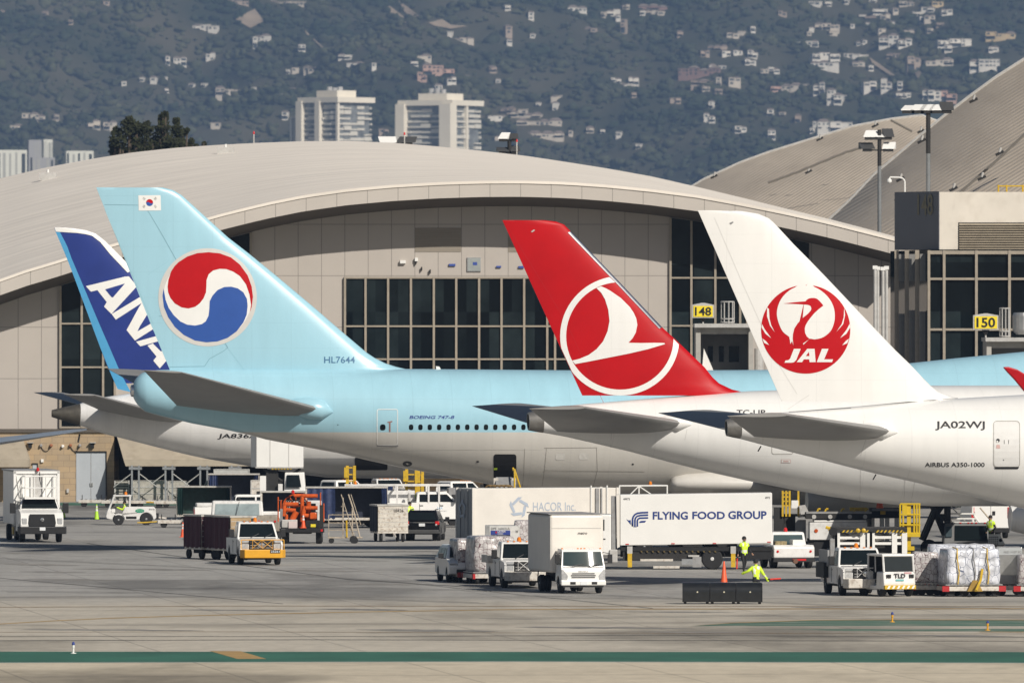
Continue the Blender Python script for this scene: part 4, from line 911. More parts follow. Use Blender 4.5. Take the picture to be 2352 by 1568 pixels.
def decal_text(mb, t, x, y, w_, h, fn, m, bold=.0, shear=0., step=6):
    vs, fs = text_geo(t, bold); decal(mb, [(x + a * w_ + b * h * shear, y - b * h) for a, b in vs], fn, m, step, faces=fs)
def ell(cx, cy, rx, ry=None, n=72, a0=0, a1=360):
    ry = rx if ry is None else ry
    return [(cx + rx * math.cos(R(a0 + (a1 - a0) * i / n)), cy + ry * math.sin(R(a0 + (a1 - a0) * i / n))) for i in range(n + (a1 - a0 != 360))]
def ring(cx, cy, ro, ri, n=72):
    o = ell(cx, cy, ro, n=n); i = ell(cx, cy, ri, n=n); return o + i, [(k, (k + 1) % n, n + (k + 1) % n, n + k) for k in range(n)]
def zz(px0, py0, sc, pts): return [((px0 + a / sc) / 1.7415, (py0 + b / sc) / 1.7415) for a, b in pts]
def spl(pts, n=3, closed=True):            # Catmull-Rom through traced points
    P = [Vector((a, b)) for a, b in pts]; N = len(P); out = []
    for i in range(N):
        p0, p1, p2, p3 = P[i - 1], P[i], P[(i + 1) % N], P[(i + 2) % N]
        for k in range(n):
            t = k / n; out.append(tuple(.5 * ((2 * p1) + (p2 - p0) * t + (2 * p0 - 5 * p1 + 4 * p2 - p3) * t * t + (3 * p1 - p0 - 3 * p2 + p3) * t ** 3)))
    return out
def finish(mb, name, parent): return mb.build(name, parent, recalc=False)
def lines(pl, parent, name, segs, fn, m, wd=.9):
    mb = MB()
    for pts in segs:
        for (a, b) in zip(pts, pts[1:]):
            d = Vector((b[0] - a[0], b[1] - a[1])); n = Vector((-d.y, d.x)).normalized() * wd / 2
            decal(mb, [(a[0] + n.x, a[1] + n.y), (b[0] + n.x, b[1] + n.y), (b[0] - n.x, b[1] - n.y), (a[0] - n.x, a[1] - n.y)], fn, m, 12)
    return finish(mb, name, parent)
def skin_mat(name, up, low=None, zsplit=0, rough=.28, streak=.1):
    m = mat(name, up, rough, var=streak, scale=.5, stretch=(2.2, 1, .35), coat=.25)
    if low:
        nt = m.node_tree; b = nt.nodes['Principled BSDF']; L = nt.links.new; src = b.inputs['Base Color'].links[0].from_socket
        mul = src.node; tc = nod(nt, 'ShaderNodeTexCoord'); sp = nod(nt, 'ShaderNodeSeparateXYZ'); L(tc.outputs['Object'], sp.inputs[0])
        g = nod(nt, 'ShaderNodeMath', operation='GREATER_THAN'); L(sp.outputs[2], g.inputs[0]); g.inputs[1].default_value = zsplit
        x = nod(nt, 'ShaderNodeMix', data_type='RGBA'); L(g.outputs[0], x.inputs[0]); x.inputs[6].default_value = (*low, 1); x.inputs[7].default_value = (*up, 1)
        L(x.outputs[2], mul.inputs[6])
    nt = m.node_tree; b = nt.nodes['Principled BSDF']; L = nt.links.new; src = b.inputs['Base Color'].links[0].from_socket
    tc = nod(nt, 'ShaderNodeTexCoord'); sp = nod(nt, 'ShaderNodeSeparateXYZ'); L(tc.outputs['Object'], sp.inputs[0]); prev = None
    for k, p, wd in ((0, 2.13, .03), (2, 1.37, .022)):         # skin joints
        d = nod(nt, 'ShaderNodeMath', operation='DIVIDE'); L(sp.outputs[k], d.inputs[0]); d.inputs[1].default_value = p
        f = nod(nt, 'ShaderNodeMath', operation='FRACT'); L(d.outputs[0], f.inputs[0]); l = nod(nt, 'ShaderNodeMath', operation='LESS_THAN'); L(f.outputs[0], l.inputs[0]); l.inputs[1].default_value = wd / p
        if prev: mxx = nod(nt, 'ShaderNodeMath', operation='MAXIMUM'); L(prev, mxx.inputs[0]); L(l.outputs[0], mxx.inputs[1]); prev = mxx.outputs[0]
        else: prev = l.outputs[0]
    s2_ = nod(nt, 'ShaderNodeMath', operation='MULTIPLY'); L(prev, s2_.inputs[0]); s2_.inputs[1].default_value = .11
    x = nod(nt, 'ShaderNodeMix', data_type='RGBA', blend_type='MULTIPLY'); L(s2_.outputs[0], x.inputs[0]); L(src, x.inputs[6]); x.inputs[7].default_value = (.25, .25, .25, 1); L(x.outputs[2], b.inputs['Base Color'])
    return m
PWHITE = skin_mat('glossy_aircraft_white', (.78, .77, .745), streak=.05)
PGREY = mat('shade_darkened_stabiliser_paint', (.25, .245, .235), .45, var=.1, scale=1)  # grey paint taken darker to carry the shade on the tailplane undersides
EXH = mat('heat_stained_metal', (.30, .285, .26), .42, metal=.7, var=.3, scale=2)
SEAM = mat('panel_seam_grey', (.22, .22, .22), .6, var=0)
FAINT = mat('faint_panel_seam', (.52, .51, .49), .6, var=0)
# ---- white aircraft with red crane emblem (nearest)
JW = Plane('white_airliner', 'white airliner nearest, with round red crane emblem on its tail fin', 1668, 529, 9, 'airliners parked side by side')
top = [(1668, 963), (1698, 955), (1760, 949), (1808, 946), (1866, 941), (1952, 934.5), (2121, 919), (2352, 906), (2500, 900), (2700, 897), (4200, 897)]
bot = [(1668, 1000), (1698, 1007), (1769, 1026), (1866, 1050), (1937, 1069), (2009, 1087), (2104, 1108), (2199, 1132), (2352, 1168), (2500, 1188), (2700, 1198), (4200, 1198)]
JW.fuselage(top, bot, [1696, 1710, 1735, 1769, 1808, 1866, 1937, 2009, 2060, 2104, 2150, 2199, 2275, 2352, 2430, 2500, 2600, 2700, 3200, 3900], 1.0, PWHITE, nose=[(2, .97, -.1), (4, .85, -.3), (6, .62, -.6), (7.4, .35, -.9), (8.2, .08, -1.1)])
def cone(pl, x0, x1, y0a, y0b, y1a, y1b, m, hole=.86):
    a = pl.loc(x0, y0a); b = pl.loc(x0, y0b); c = pl.loc(x1, y1a); d = pl.loc(x1, y1b); r0 = (a.z - b.z) / 2; r1 = (c.z - d.z) / 2
    mb = MB(); mb.lathe((a.x, 0, (a.z + b.z) / 2), (c.x - a.x, 0, (c.z + d.z - a.z - b.z) / 2), [(r0 * hole, .25), (r0 * hole, 0), (r0, 0), (r0 + (r1 - r0) * .5 + .01, (c.x - a.x) * .5), (r1 + .006, c.x - a.x)], m, 32)
    o = mb.build('exhaust_cone', pl.root, smooth=40)
    mb = MB(); mb.cyl((a.x + .24, 0, (a.z + b.z) / 2), (a.x + .26, 0, (a.z + b.z) / 2), r0 * hole, INK, n=24); mb.build('exhaust_opening', o)
cone(JW, 1668, 1700, 963, 1001, 954.6, 1007.4, EXH)
JW.fin(zz(2750, 800, 2.24, [(92, 93), (300, 94), (500, 100), (640, 125), (730, 165), (770, 200), (950, 395), (1100, 545), (1250, 700), (1568, 1035)]) + [(2056.6, 804), (2087.6, 833.7), (2120, 868), (2138, 886), (2156, 900), (2190, 912), (2230, 922)],
       [(1602.8, 483), (1769, 861), (1809, 952), (1816, 960)], PWHITE, tc=.09, cmax=7.5)
JR = mat('crane_emblem_red', (.46, .004, .008), .5, var=.05, scale=1, spec=.15)
Z1 = lambda pts: zz(2750, 800, 2.24, pts)
mb = MB(); decal(mb, Z1(ell(1053, 1157, 396, 397)), lambda x, y: JW.onfin(x, y, .012), JR, 10); em = finish(mb, 'crane_emblem', JW.finob)
mb = MB(); f2 = lambda x, y: JW.onfin(x, y, .020)
decal(mb, Z1(spl([(1055, 768), (1130, 780), (1200, 820), (1260, 880), (1297, 950), (1310, 1020), (1305, 1090), (1280, 1160), (1240, 1205), (1190, 1235), (1130, 1247), (1085, 1242), (1015, 1265)]) + [(943, 1305)] + spl([(930, 1262), (905, 1225), (850, 1180), (815, 1110), (795, 1030), (802, 960), (830, 890), (880, 830), (950, 785), (1055, 768)], 3)[:-3]), f2, PWHITE, 8)
for p in ([(708, 962), (724, 975), (730, 1060), (745, 1120), (776, 1182), (735, 1125), (708, 1040)], [(663, 1110), (690, 1160), (745, 1236), (695, 1197), (660, 1140)], [(668, 1240), (700, 1263), (728, 1298), (685, 1280)],
          [(1397, 963), (1390, 1050), (1372, 1110), (1324, 1180), (1385, 1110), (1403, 1030)], [(1443, 1108), (1415, 1160), (1357, 1236), (1412, 1198), (1448, 1140)], [(1437, 1240), (1405, 1263), (1376, 1300), (1420, 1282)]): decal(mb, Z1(p), f2, PWHITE, 8)
for p in ([(947, 1332), (1007, 1332), (968, 1432), (948, 1452), (925, 1456), (865, 1456), (874, 1436), (898, 1434), (914, 1420)], [(1195, 1332), (1253, 1332), (1215, 1426), (1295, 1426), (1284, 1451), (1150, 1451)]): decal(mb, Z1(p), f2, PWHITE, 8)
A_ = [(1065, 1332), (1130, 1332), (1140, 1451), (1086, 1451), (1083, 1426), (1035, 1426), (1020, 1451), (972, 1451)]; decal(mb, Z1(A_), f2, PWHITE, 8)
finish(mb, 'emblem_white', em)
mb = MB(); f3 = lambda x, y: JW.onfin(x, y, .028)
decal(mb, Z1([(1053, 1396), (1084, 1396), (1080, 1358)]), f3, JR, 8)
decal(mb, Z1([(850, 927), (960, 914), (1048, 907)] + [(1060, 892), (1078, 882), (1100, 877), (1130, 877), (1152, 885), (1170, 900), (1190, 922), (1208, 945), (1160, 982), (1125, 1015), (1100, 1045), (1070, 1085), (1050, 1120), (1042, 1150), (1045, 1190), (1060, 1220), (1085, 1243), (1020, 1290), (943, 1306), (936, 1240), (938, 1200), (950, 1150), (978, 1105), (1030, 1050), (1070, 1018), (1095, 990), (1101, 972), (1096, 952), (1082, 942), (1060, 937), (960, 931)]), f3, JR, 8)
finish(mb, 'crane_neck', em)
lines(JW, JW.finob, 'rudder_seam', [[(1640, 500), (1700, 640), (1790, 840), (1830, 905)], [(1857, 907), (1820, 932), (1808, 941)]], lambda x, y: JW.onfin(x, y, .006), FAINT, .7)
lines(JW, JW.fus, 'fin_root_seam', [[(1812, 944.5), (1955, 935)], [(2121, 919), (2150, 916.5), (2200, 913)]], lambda x, y: JW.side(x, y + 1.5, .01), SEAM, 1.3)
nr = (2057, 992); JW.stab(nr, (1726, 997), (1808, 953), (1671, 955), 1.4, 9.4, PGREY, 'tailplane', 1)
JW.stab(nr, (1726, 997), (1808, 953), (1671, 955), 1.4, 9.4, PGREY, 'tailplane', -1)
mb = MB(); a = JW.side(1990, 985); b = JW.side(2052, 992); mb.lathe(JW.side(1955, 978, -.1), (JW.side(2062, 993, .02) - JW.side(1955, 978, -.1)), [(.02, 0), (.30, .8), (.42, 1.6), (.30, (a - b).length + .5), (.02, (JW.side(2062, 993, .02) - JW.side(1955, 978, -.1)).length)], PWHITE, 18); mb.build('root_fairing', JW.fus, smooth=60)
sd_ = lambda x, y: JW.side(x, y, .012)
mb = MB(); decal_text(mb, 'JA02WJ', 2148, 988, 114, 21, sd_, INK, bold=.02); finish(mb, 'registration_lettering', JW.fus)
mb = MB(); decal_text(mb, 'AIRBUS A350-1000', 2124.5, 1071.5, 137, 10, sd_, INK, bold=.012); finish(mb, 'type_lettering', JW.fus)
def rrect(x0, x1, y0, y1, r, n=5):
    out = []
    for cx, cy, a in ((x1 - r, y0 + r, -90), (x1 - r, y1 - r, 0), (x0 + r, y1 - r, 90), (x0 + r, y0 + r, 180)):
        out += [(cx + r * math.cos(R(a + 90 * i / n)), cy + r * math.sin(R(a + 90 * i / n))) for i in range(n + 1)]
    return out
def door(pl, x0, x1, y0, y1, r, wd, m, fn, name='cabin_door', extra=None):
    o = rrect(x0, x1, y0, y1, r); i = rrect(x0 + wd, x1 - wd, y0 + wd, y1 - wd, max(.5, r - wd)); n = len(o)
    mb = MB(); decal(mb, o + i, fn, m, 14, faces=[(k, (k + 1) % n, n + (k + 1) % n, n + k) for k in range(n)])
    if extra: extra(mb)
    return finish(mb, name, pl.fus)
def jx(mb):
    decal(mb, rrect(2283.5, 2340.5, 968.5, 1071, 7), lambda x, y: JW.side(x, y, .008), mat('door_white', (.70, .69, .67), .3, var=.05), 14)
    decal(mb, ell(2292, 1011, 4.2, 4.2, 20), lambda x, y: JW.side(x, y, .02), INK, 20); decal(mb, ell(2290.5, 1013.5, 2.0, 2.0, 12), lambda x, y: JW.side(x, y, .03), CLEANW, 20)
    for x in (2306, 2316): decal(mb, [(x, 1010), (x + 1, 1010), (x + 1, 1019), (x, 1019)], lambda x, y: JW.side(x, y, .02), INK, 20)
    decal(mb, [(2283, 1071.5), (2341, 1071.5), (2338, 1076), (2286, 1076)], lambda x, y: JW.side(x, y, .024), INK, 14)
    decal(mb, ell(2305, 1055.5, 1.2, 1.2, 8), lambda x, y: JW.side(x, y, .02), INK, 20)
    decal(mb, [(2289, 1021), (2296, 1021), (2297, 1029), (2288, 1029)], lambda x, y: JW.side(x, y, .02), mat('faint_red', (.62, .40, .37), .6), 20)
door(JW, 2281, 2343, 966, 1073, 9, 1.6, mat('door_outline_grey', (.40, .39, .36), .5), lambda x, y: JW.side(x, y, .014), extra=jx)
lines(JW, JW.fus, 'panel_seam', [[(1752, 1016), (1753, 985)], [(1977, 1045), (1988, 1010)], [(1985, 990), (1983, 965)]], lambda x, y: JW.side(x, y, .008), FAINT, .9)
for x, y in ((1748, 1024), (2012, 1089)): mb = MB(); p = JW.side(x, y, 0); mb.cyl(p, p + Vector((-.15, -.02, -.25)), .03, DARK, n=6); mb.build('drain_mast', JW.fus)
mb = MB(); decal(mb, Z1([(370, 207), (400, 193), (409, 200), (385, 220)]), lambda x, y: JW.onfin(x, y, .02), SEAM, 20); finish(mb, 'beacon_vent', JW.finob)
JW.gear(32, 5, 4)
# ---- white aircraft with red fin and ringed bird (second)
TK = Plane('white_red_airliner', 'white airliner with red tail fin bearing a white ringed bird emblem', 1213, 577, 9, 'airliners parked side by side')
top = [(1213, 947), (1245, 940), (1300, 932), (1350, 926), (1378, 924.5), (1500, 914), (1622, 905), (1703, 898.4), (1791, 895.5), (1950, 889), (2140, 885), (3800, 885)]
bot = [(1213, 988), (1245, 993), (1300, 1003), (1378, 1021), (1451, 1038), (1525, 1058), (1622, 1082), (1720, 1104), (1751, 1110), (1834, 1127), (1916, 1141), (1998, 1153), (2060, 1159), (2140, 1162), (3800, 1162)]
TK.fuselage(top, bot, [1243, 1260, 1300, 1340, 1378, 1451, 1525, 1570, 1622, 1720, 1791, 1834, 1916, 1998, 2060, 2140, 2300, 2600, 3200], 1.0, PWHITE, nose=[(2, .97, -.1), (4, .85, -.3), (6, .62, -.6), (7.4, .35, -.9), (8.2, .08, -1.1)])
cone(TK, 1213, 1246, 947, 988, 939.8, 993.4, EXH)
TKR = mat('tail_red', (.45, .002, .005), .45, var=.12, scale=.5, spec=.2)
Z8 = lambda pts: zz(1950, 850, 1.96, pts)
TK.fin(Z8([(115, 60), (450, 61), (540, 72), (600, 95), (650, 145), (1040, 550), (1370, 900), (1490, 1010), (1700, 1210)]) + [(1636.5, 866), (1651.6, 880), (1681, 894), (1710, 901), (1740, 908)], [(1153.4, 504.9), (1345, 924.6), (1349, 936)], TKR, tc=.09, cmax=7.5)
TEc = [((1153.4, 505), (-(924.6 - 505), (1345 - 1153.4)))]       # keep the emblem on the forward side of the trailing edge
def tclip(pts_off=1.0): return [((1154.5, 505), (-419.6, 191.6)), ((1310.5, 530.5), (751.7 - 530.5, -(1521 - 1310.5))), ((1521.5, 751.7), (843 - 751.7, -(1618 - 1521)))]
mb = MB(); ro, rf = ring(1422.9, 771.1, 136.8, 123.2); decal(mb, ro, lambda x, y: TK.onfin(x, y, .014), PWHITE, 9, clip=tclip(), faces=rf)
decal(mb, Z8([(848, 592)] + [(885, 578), (925, 595), (960, 615), (1040, 670), (1110, 740), (1140, 785), (1160, 830), (1168, 880), (1155, 940), (1130, 985), (1098, 1020), (1200, 1022), (1300, 1020), (1380, 1022), (1385, 1030), (1250, 1070), (1100, 1105), (950, 1135), (800, 1165), (685, 1187), (662, 1160), (720, 1145), (790, 1115), (850, 1070), (900, 1010), (935, 930), (950, 850), (940, 760), (915, 680), (885, 628)]), lambda x, y: TK.onfin(x, y, .016), PWHITE, 9)
finish(mb, 'ringed_bird_emblem', TK.finob)
mb = MB(); le = Z8([(652, 147), (1040, 551), (1368, 899)])
for a, b in zip(le, le[1:]): decal(mb, [(a[0] - 7.5, a[1] + 3), (a[0] - .2, a[1]), (b[0] - .2, b[1]), (b[0] - 7.5, b[1] + 3)], lambda x, y: TK.onfin(x, y, .025), CHROME, 2)
finish(mb, 'metal_leading_edge', TK.finob)
mb = MB(); decal(mb, Z8([(337, 150), (360, 134), (370, 140), (345, 156)]), lambda x, y: TK.onfin(x, y, .02), LGREY, 20); finish(mb, 'beacon_vent', TK.finob)
lines(TK, TK.finob, 'rudder_seam', [[(1172, 530), (1300, 740), (1388, 930)]], lambda x, y: TK.onfin(x, y, .006), mat('dark_red_seam', (.40, .004, .008), .5), .8)
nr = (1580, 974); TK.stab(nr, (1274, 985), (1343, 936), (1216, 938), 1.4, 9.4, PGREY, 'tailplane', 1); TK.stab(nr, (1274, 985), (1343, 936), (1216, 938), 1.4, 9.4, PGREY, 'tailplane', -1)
mb = MB(); s0 = TK.side(1490, 962, -.1); s1 = TK.side(1588, 975, .02); mb.lathe(s0, s1 - s0, [(.02, 0), (.30, .8), (.42, 1.6), (.02, (s1 - s0).length)], PWHITE, 18); mb.build('root_fairing', TK.fus, smooth=60)
mb = MB(); decal_text(mb, 'TC-LJP', 1692, 956, 66, 15, lambda x, y: TK.side(x, y, .012), INK, bold=.015); finish(mb, 'registration_lettering', TK.fus)
door(TK, 1772, 1822, 990, 1043, 6, 1.5, mat('door_outline_grey', (.40, .39, .36), .5), lambda x, y: TK.side(x, y, .012))
mb = MB(); decal(mb, [(1794, 1054.5), (1816, 1054.5), (1816, 1062.5), (1794, 1062.5)], lambda x, y: TK.side(x, y, .010), mat('faint_red', (.62, .40, .37), .6), 20); decal(mb, [(1795, 1055.3), (1815, 1055.3), (1815, 1061.7), (1795, 1061.7)], lambda x, y: TK.side(x, y, .014), PWHITE, 20)
decal(mb, [(1799, 1057.5), (1811, 1057.5), (1811, 1060), (1799, 1060)], lambda x, y: TK.side(x, y, .018), mat('faint_red', (.62, .40, .37), .6), 20); finish(mb, 'hatch_marking', TK.fus)
lines(TK, TK.fus, 'panel_seam', [[(1403, 1027), (1404, 990)], [(1578, 985), (1573, 1010)], [(1977, 1060), (1975, 1150)], [(2104, 1090), (2092, 1155)], [(2079, 1095), (2076, 1152)]], lambda x, y: TK.side(x, y, .008), FAINT, .9)
# starboard wing, seen only as its red upturned tip
q0 = 30.5; WT = mat('winglet_red', (.50, .006, .012), .35)
tp = [TK.loc(x, y, q0) for x, y in ((2297, 842.5), (2310, 842), (2330, 848), (2352, 861), (2400, 895), (2450, 935), (2480, 975), (2440, 975), (2400, 947), (2352, 903), (2325, 872), (2306, 853))]
mb = MB(); n = len(tp); mb.add([p + Vector((0, -.10 - 1.2 * max(0, (p.z - tp[6].z) / 5), 0)) for p in tp] + [p + Vector((0, .10 - 1.2 * max(0, (p.z - tp[6].z) / 5), 0)) for p in tp], [tuple(range(n)), tuple(range(2 * n - 1, n - 1, -1))] + [(i, (i + 1) % n, n + (i + 1) % n, n + i) for i in range(n)], WT)
wg = mb.build('winglet', TK.root, bevel=.06)
tip1, tip0 = TK.loc(2480, 975, q0), TK.loc(2440, 975, q0); r0_ = TK.loc(2480, 1050, 2.6); r1_ = r0_ + Vector((11.5, 0, .2))
mb = MB(); vs = []
for a, b, h in ((r0_, r1_, .55), (tip0, tip1, .10)): vs += [a, (a + b) / 2 + Vector((0, 0, h)), b, (a + b) / 2 - Vector((0, 0, h))]
mb.add(vs, [(i, (i + 1) % 4, 4 + (i + 1) % 4, 4 + i) for i in range(4)] + [(0, 1, 2, 3), (4, 5, 6, 7)], PGREY); mb.build('wing', TK.root, smooth=60)
e0 = TK.loc(2318, 1190, 9.5); mb = MB(); mb.lathe(e0, (1, 0, 0), [(.35, 0), (.62, .05), (.9, 1.2), (1.35, 2.6), (1.62, 4.4), (1.6, 6.2), (1.45, 6.6), (1.3, 6.4), (1.2, 5.5)], PWHITE, 28); mb.build('engine', TK.root, smooth=40)
TK.gear(34, 5, 4)
# ---- sky blue and grey double-deck aircraft (third)
KB, KG = (.34, .575, .675), (.56, .535, .49)
KE = Plane('sky_blue_airliner', 'sky blue airliner with grey belly and round red and blue swirl emblem', 306, 608, 7, 'airliners parked side by side')
KM = skin_mat('sky_blue_over_grey', KB, KG, KE.loc(900, 992.5, 3.2).z, streak=.06); KBL = skin_mat('sky_blue_paint', KB, streak=.05)
top = [(306, 884), (309, 874), (317, 863), (327, 856), (340, 852), (366, 849), (440, 848), (574, 847), (960, 847), (1307, 850), (1625, 850), (1766, 849), (1950, 845), (2030, 840), (2088, 834), (2199, 822), (2352, 807.5), (2500, 800), (2700, 797), (3000, 797)]
bot = [(306, 911), (309, 919), (317, 931), (334, 945), (366, 954), (440, 972), (516, 986), (574, 999), (611, 1009), (694, 1025), (775, 1040), (856, 1059), (930, 1075), (1021, 1092), (1131, 1113), (1194, 1122.5), (1300, 1132), (1420, 1137), (3000, 1137)]
KE.fuselage(top, bot, [306, 307.5, 310, 314, 320, 327, 334, 348, 366, 400, 440, 480, 516, 574, 611, 650, 694, 735, 775, 815, 856, 930, 975, 1021, 1075, 1131, 1194, 1300, 1420, 1625, 1766, 1900, 1990, 2088, 2199, 2352, 2500, 2700, 3000], lambda x: 1.0 if x < 1766 else max(.86, 1 - (x - 1766) / 2500), KM, nose=[(2, .96, 0), (4.5, .82, -.2), (6.5, .58, -.6), (7.8, .3, -1.0), (8.3, .06, -1.2)])
p = KE.loc(306, 897); mb = MB(); mb.lathe(p + Vector((-.14, 0, 0)), (1, 0, 0), [(.20, .12), (.24, 0), (.31, .02), (.36, .3)], CHROME, 24); ex = mb.build('exhaust_cone', KE.root, smooth=40)
mb = MB(); mb.cyl(p + Vector((-.04, 0, 0)), p + Vector((-.02, 0, 0)), .2, INK, n=20); mb.build('exhaust_opening', ex)
Z6 = lambda pts: zz(600, 950, 2.24, pts)
KE.fin([(222, 430.5), (375, 431), (398, 437), (418, 449), (440, 469), (524, 545.5), (575, 585), (634, 633), (719, 704), (793, 768), (842, 809.5), (861, 822), (885, 834), (910, 842), (940, 849), (965, 855)], [(221, 430.5), (347, 746), (387, 841.6), (394, 858)], KBL, tc=.085, cmax=11)
fk = lambda o: (lambda x, y: KE.onfin(x, y, o))
mb = MB(); ro, rf = ring(475.8, 682.7, 112.5, 101); decal(mb, ro, fk(.012), mat('emblem_ring_grey', (.60, .575, .54), .4, var=.05), 10, faces=rf); eg = finish(mb, 'swirl_emblem', KE.finob)
mb = MB(); decal(mb, ell(475.8, 682.7, 103.5), fk(.010), CLEANW, 10); finish(mb, 'emblem_white', eg)
KR = mat('emblem_red', (.46, .005, .008), .5, var=.06, spec=.15); KBU = mat('emblem_blue', (.03, .09, .34), .45, var=.06, spec=.3)
mb = MB(); decal(mb, Z6([(155, 440), (162, 380), (185, 305), (215, 258), (250, 222), (330, 170), (420, 140), (520, 132), (620, 142), (720, 178), (800, 242), (870, 340), (905, 440), (916, 530), (905, 620), (890, 665), (899, 600), (885, 510), (855, 420), (800, 345), (740, 305), (680, 283), (620, 280), (560, 295), (520, 330), (502, 380), (500, 440), (497, 490), (475, 545), (440, 590), (400, 620), (340, 635), (280, 625), (220, 590), (180, 540), (160, 490)]), fk(.018), KR, 8); finish(mb, 'emblem_red', eg)
mb = MB(); decal(mb, Z6([(120, 455), (110, 520), (122, 620), (160, 712), (220, 800), (300, 872), (400, 922), (500, 938), (600, 930), (690, 898), (770, 840), (830, 760), (860, 690), (868, 610), (862, 550), (830, 490), (780, 455), (720, 440), (660, 443), (600, 470), (555, 520), (530, 570), (527, 640), (520, 700), (495, 750), (460, 775), (400, 788), (330, 780), (270, 752), (210, 695), (165, 630), (138, 560), (127, 500)]), fk(.018), KBU, 8); finish(mb, 'emblem_blue', eg)
mb = MB(); decal(mb, [(317, 449), (368, 448.5), (369, 483.5), (318, 484)], fk(.012), CLEANW, 10)
fl_ = finish(mb, 'flag_marking', KE.finob)
mb = MB(); decal(mb, ell(342.8, 465.6, 8.0, 8.0, 24, 180, 360) + [(346.8, 467.6), (342.8, 465.6), (338.8, 463.6)], fk(.018), KR, 20); decal(mb, ell(342.8, 465.6, 8.0, 8.0, 24, 0, 180) + [(338.8, 463.6), (342.8, 465.6), (346.8, 467.6)], fk(.017), KBU, 20)
for cx, cy, s in ((330, 456.5, 1), (356, 456.5, -1), (330, 474.5, -1), (356, 474.5, 1)):
    for k in (-2.2, 0, 2.2):
        a, b = s * k * .6, k * .8; dx, dy = 2.3 * .8, -2.3 * s * .8
        decal(mb, [(cx + a - dx - .5, cy + b - dy), (cx + a + dx - .5, cy + b + dy), (cx + a + dx + .5, cy + b + dy), (cx + a - dx + .5, cy + b - dy)], fk(.018), INK, 20)
finish(mb, 'flag_symbols', fl_)
KSE = mat('blue_seam', (.16, .32, .38), .5, var=0)
lines(KE, KE.finob, 'rudder_seam', [[(240, 470), (322, 471.5), (328, 467.5)], [(328, 468), (345, 494), (372, 540), (400, 590), (440, 660), (492, 748), (522, 798)], [(364, 726), (405, 726), (430, 716)], [(522, 798), (512, 806), (480, 824), (469, 841), (389, 842.5)]], fk(.008), KSE, .9)
lines(KE, KE.finob, 'fin_panel_seam', [[(340, 630), (389, 598)], [(240, 480), (352, 745)], [(500, 770), (560, 850)]], fk(.007), mat('pale_blue_seam', (.27, .50, .58), .5, var=0), .6)
mb = MB(); decal_text(mb, 'HL7644', 742.5, 833.5, 71, 15, fk(.012), mat('slate_blue_ink', (.05, .16, .30), .5), bold=.008); finish(mb, 'registration_lettering', KE.finob)
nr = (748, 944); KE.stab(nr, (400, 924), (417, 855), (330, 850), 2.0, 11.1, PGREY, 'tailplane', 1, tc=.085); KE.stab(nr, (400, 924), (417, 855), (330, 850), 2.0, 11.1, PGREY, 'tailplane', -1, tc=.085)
sk = lambda o: (lambda x, y: KE.side(x, y, o))
mb = MB(); s0 = KE.side(640, 925, -.3); s1 = KE.side(765, 946, .03); mb.lathe(s0, s1 - s0, [(.02, 0), (.45, .9), (.62, 1.8), (.5, 2.5), (.02, (s1 - s0).length)], KBL, 20); mb.build('root_fairing', KE.fus, smooth=60)
mb = MB(); decal_text(mb, 'BOEING 747-8', 940, 961.5, 102, 7.5, sk(.012), BLUEINK, bold=.02, shear=.35); finish(mb, 'type_lettering', KE.fus)
for i in range(13): mb = MB(); x = 944.3 + i * 21.5; decal(mb, rrect(x - 4.9, x + 4.9, 974.2, 987, 4.2), sk(.012), GLASS, 20); finish(mb, 'cabin_window', KE.fus)
def kx(mb): decal(mb, [(866, 1021.8), (914, 1021.8), (915, 1024.5), (865, 1024.5)], sk(.02), SEAM, 14)
kd = door(KE, 865.5, 914, 939, 1021.5, 5, 1.5, CLEANW, sk(.016), extra=kx)
mb = MB(); decal(mb, rrect(873, 885.5, 974, 987.5, 5), sk(.014), GLASS, 20); decal(mb, [(893.5, 968), (897, 968), (897, 991), (893.5, 991)], sk(.014), mat('rust_marking', (.30, .16, .14), .6), 20); decal(mb, [(890, 968), (901, 966), (901, 969), (890, 970.5)], sk(.014), MT['rust_marking'], 20); finish(mb, 'door_window', kd)
mb = MB(); decal(mb, rrect(1133.5, 1186, 1042.5, 1103, 6), sk(.014), mat('cargo_hold_dark', (.006, .006, .007), .9, var=0), 12); cdoor = finish(mb, 'cargo_door', KE.fus)
mb = MB(); decal(mb, [(1134, 1074), (1142, 1073), (1142, 1078), (1134, 1078.5)], sk(.02), HIVIS, 20); finish(mb, 'hi_vis_glimpse', cdoor)
lines(KE, KE.fus, 'cargo_hatch_seam', [[(1250, 1028.5), (1372, 1027.5)], [(1255, 1029), (1251, 1075), (1245, 1115)], [(1370, 1028), (1372, 1080), (1362, 1118)], [(1205, 1030), (1203, 1085), (1200, 1116)], [(1250, 1080), (1480, 1083)]], sk(.010), mat('grey_brown_seam', (.24, .22, .19), .6, var=0), .8)
lines(KE, KE.fus, 'belly_edge', [[(800, 1033), (1240, 1031.5)]], sk(.009), mat('pale_belly_edge', (.62, .60, .55), .5, var=0), .9)
for x, y, w2, h2 in ((1097, 1059.5, 3.5, 2), (1453.5, 1065.5, 2.5, 2), (935.5, 1064.5, 11, 6), (776, 975, 1.2, 1.2)): mb = MB(); decal(mb, ell(x, y, w2, h2, 12), sk(.012), INK, 20); finish(mb, 'vent_opening', KE.fus)
for x, y in ((1287, 1029), (1341, 1028)): mb = MB(); decal(mb, rrect(x - 11, x + 11, y - 0 + 12, y + 27, 4), sk(.008), mat('grey_patch', (.60, .58, .54), .4), 20); finish(mb, 'hatch_patch', KE.fus)
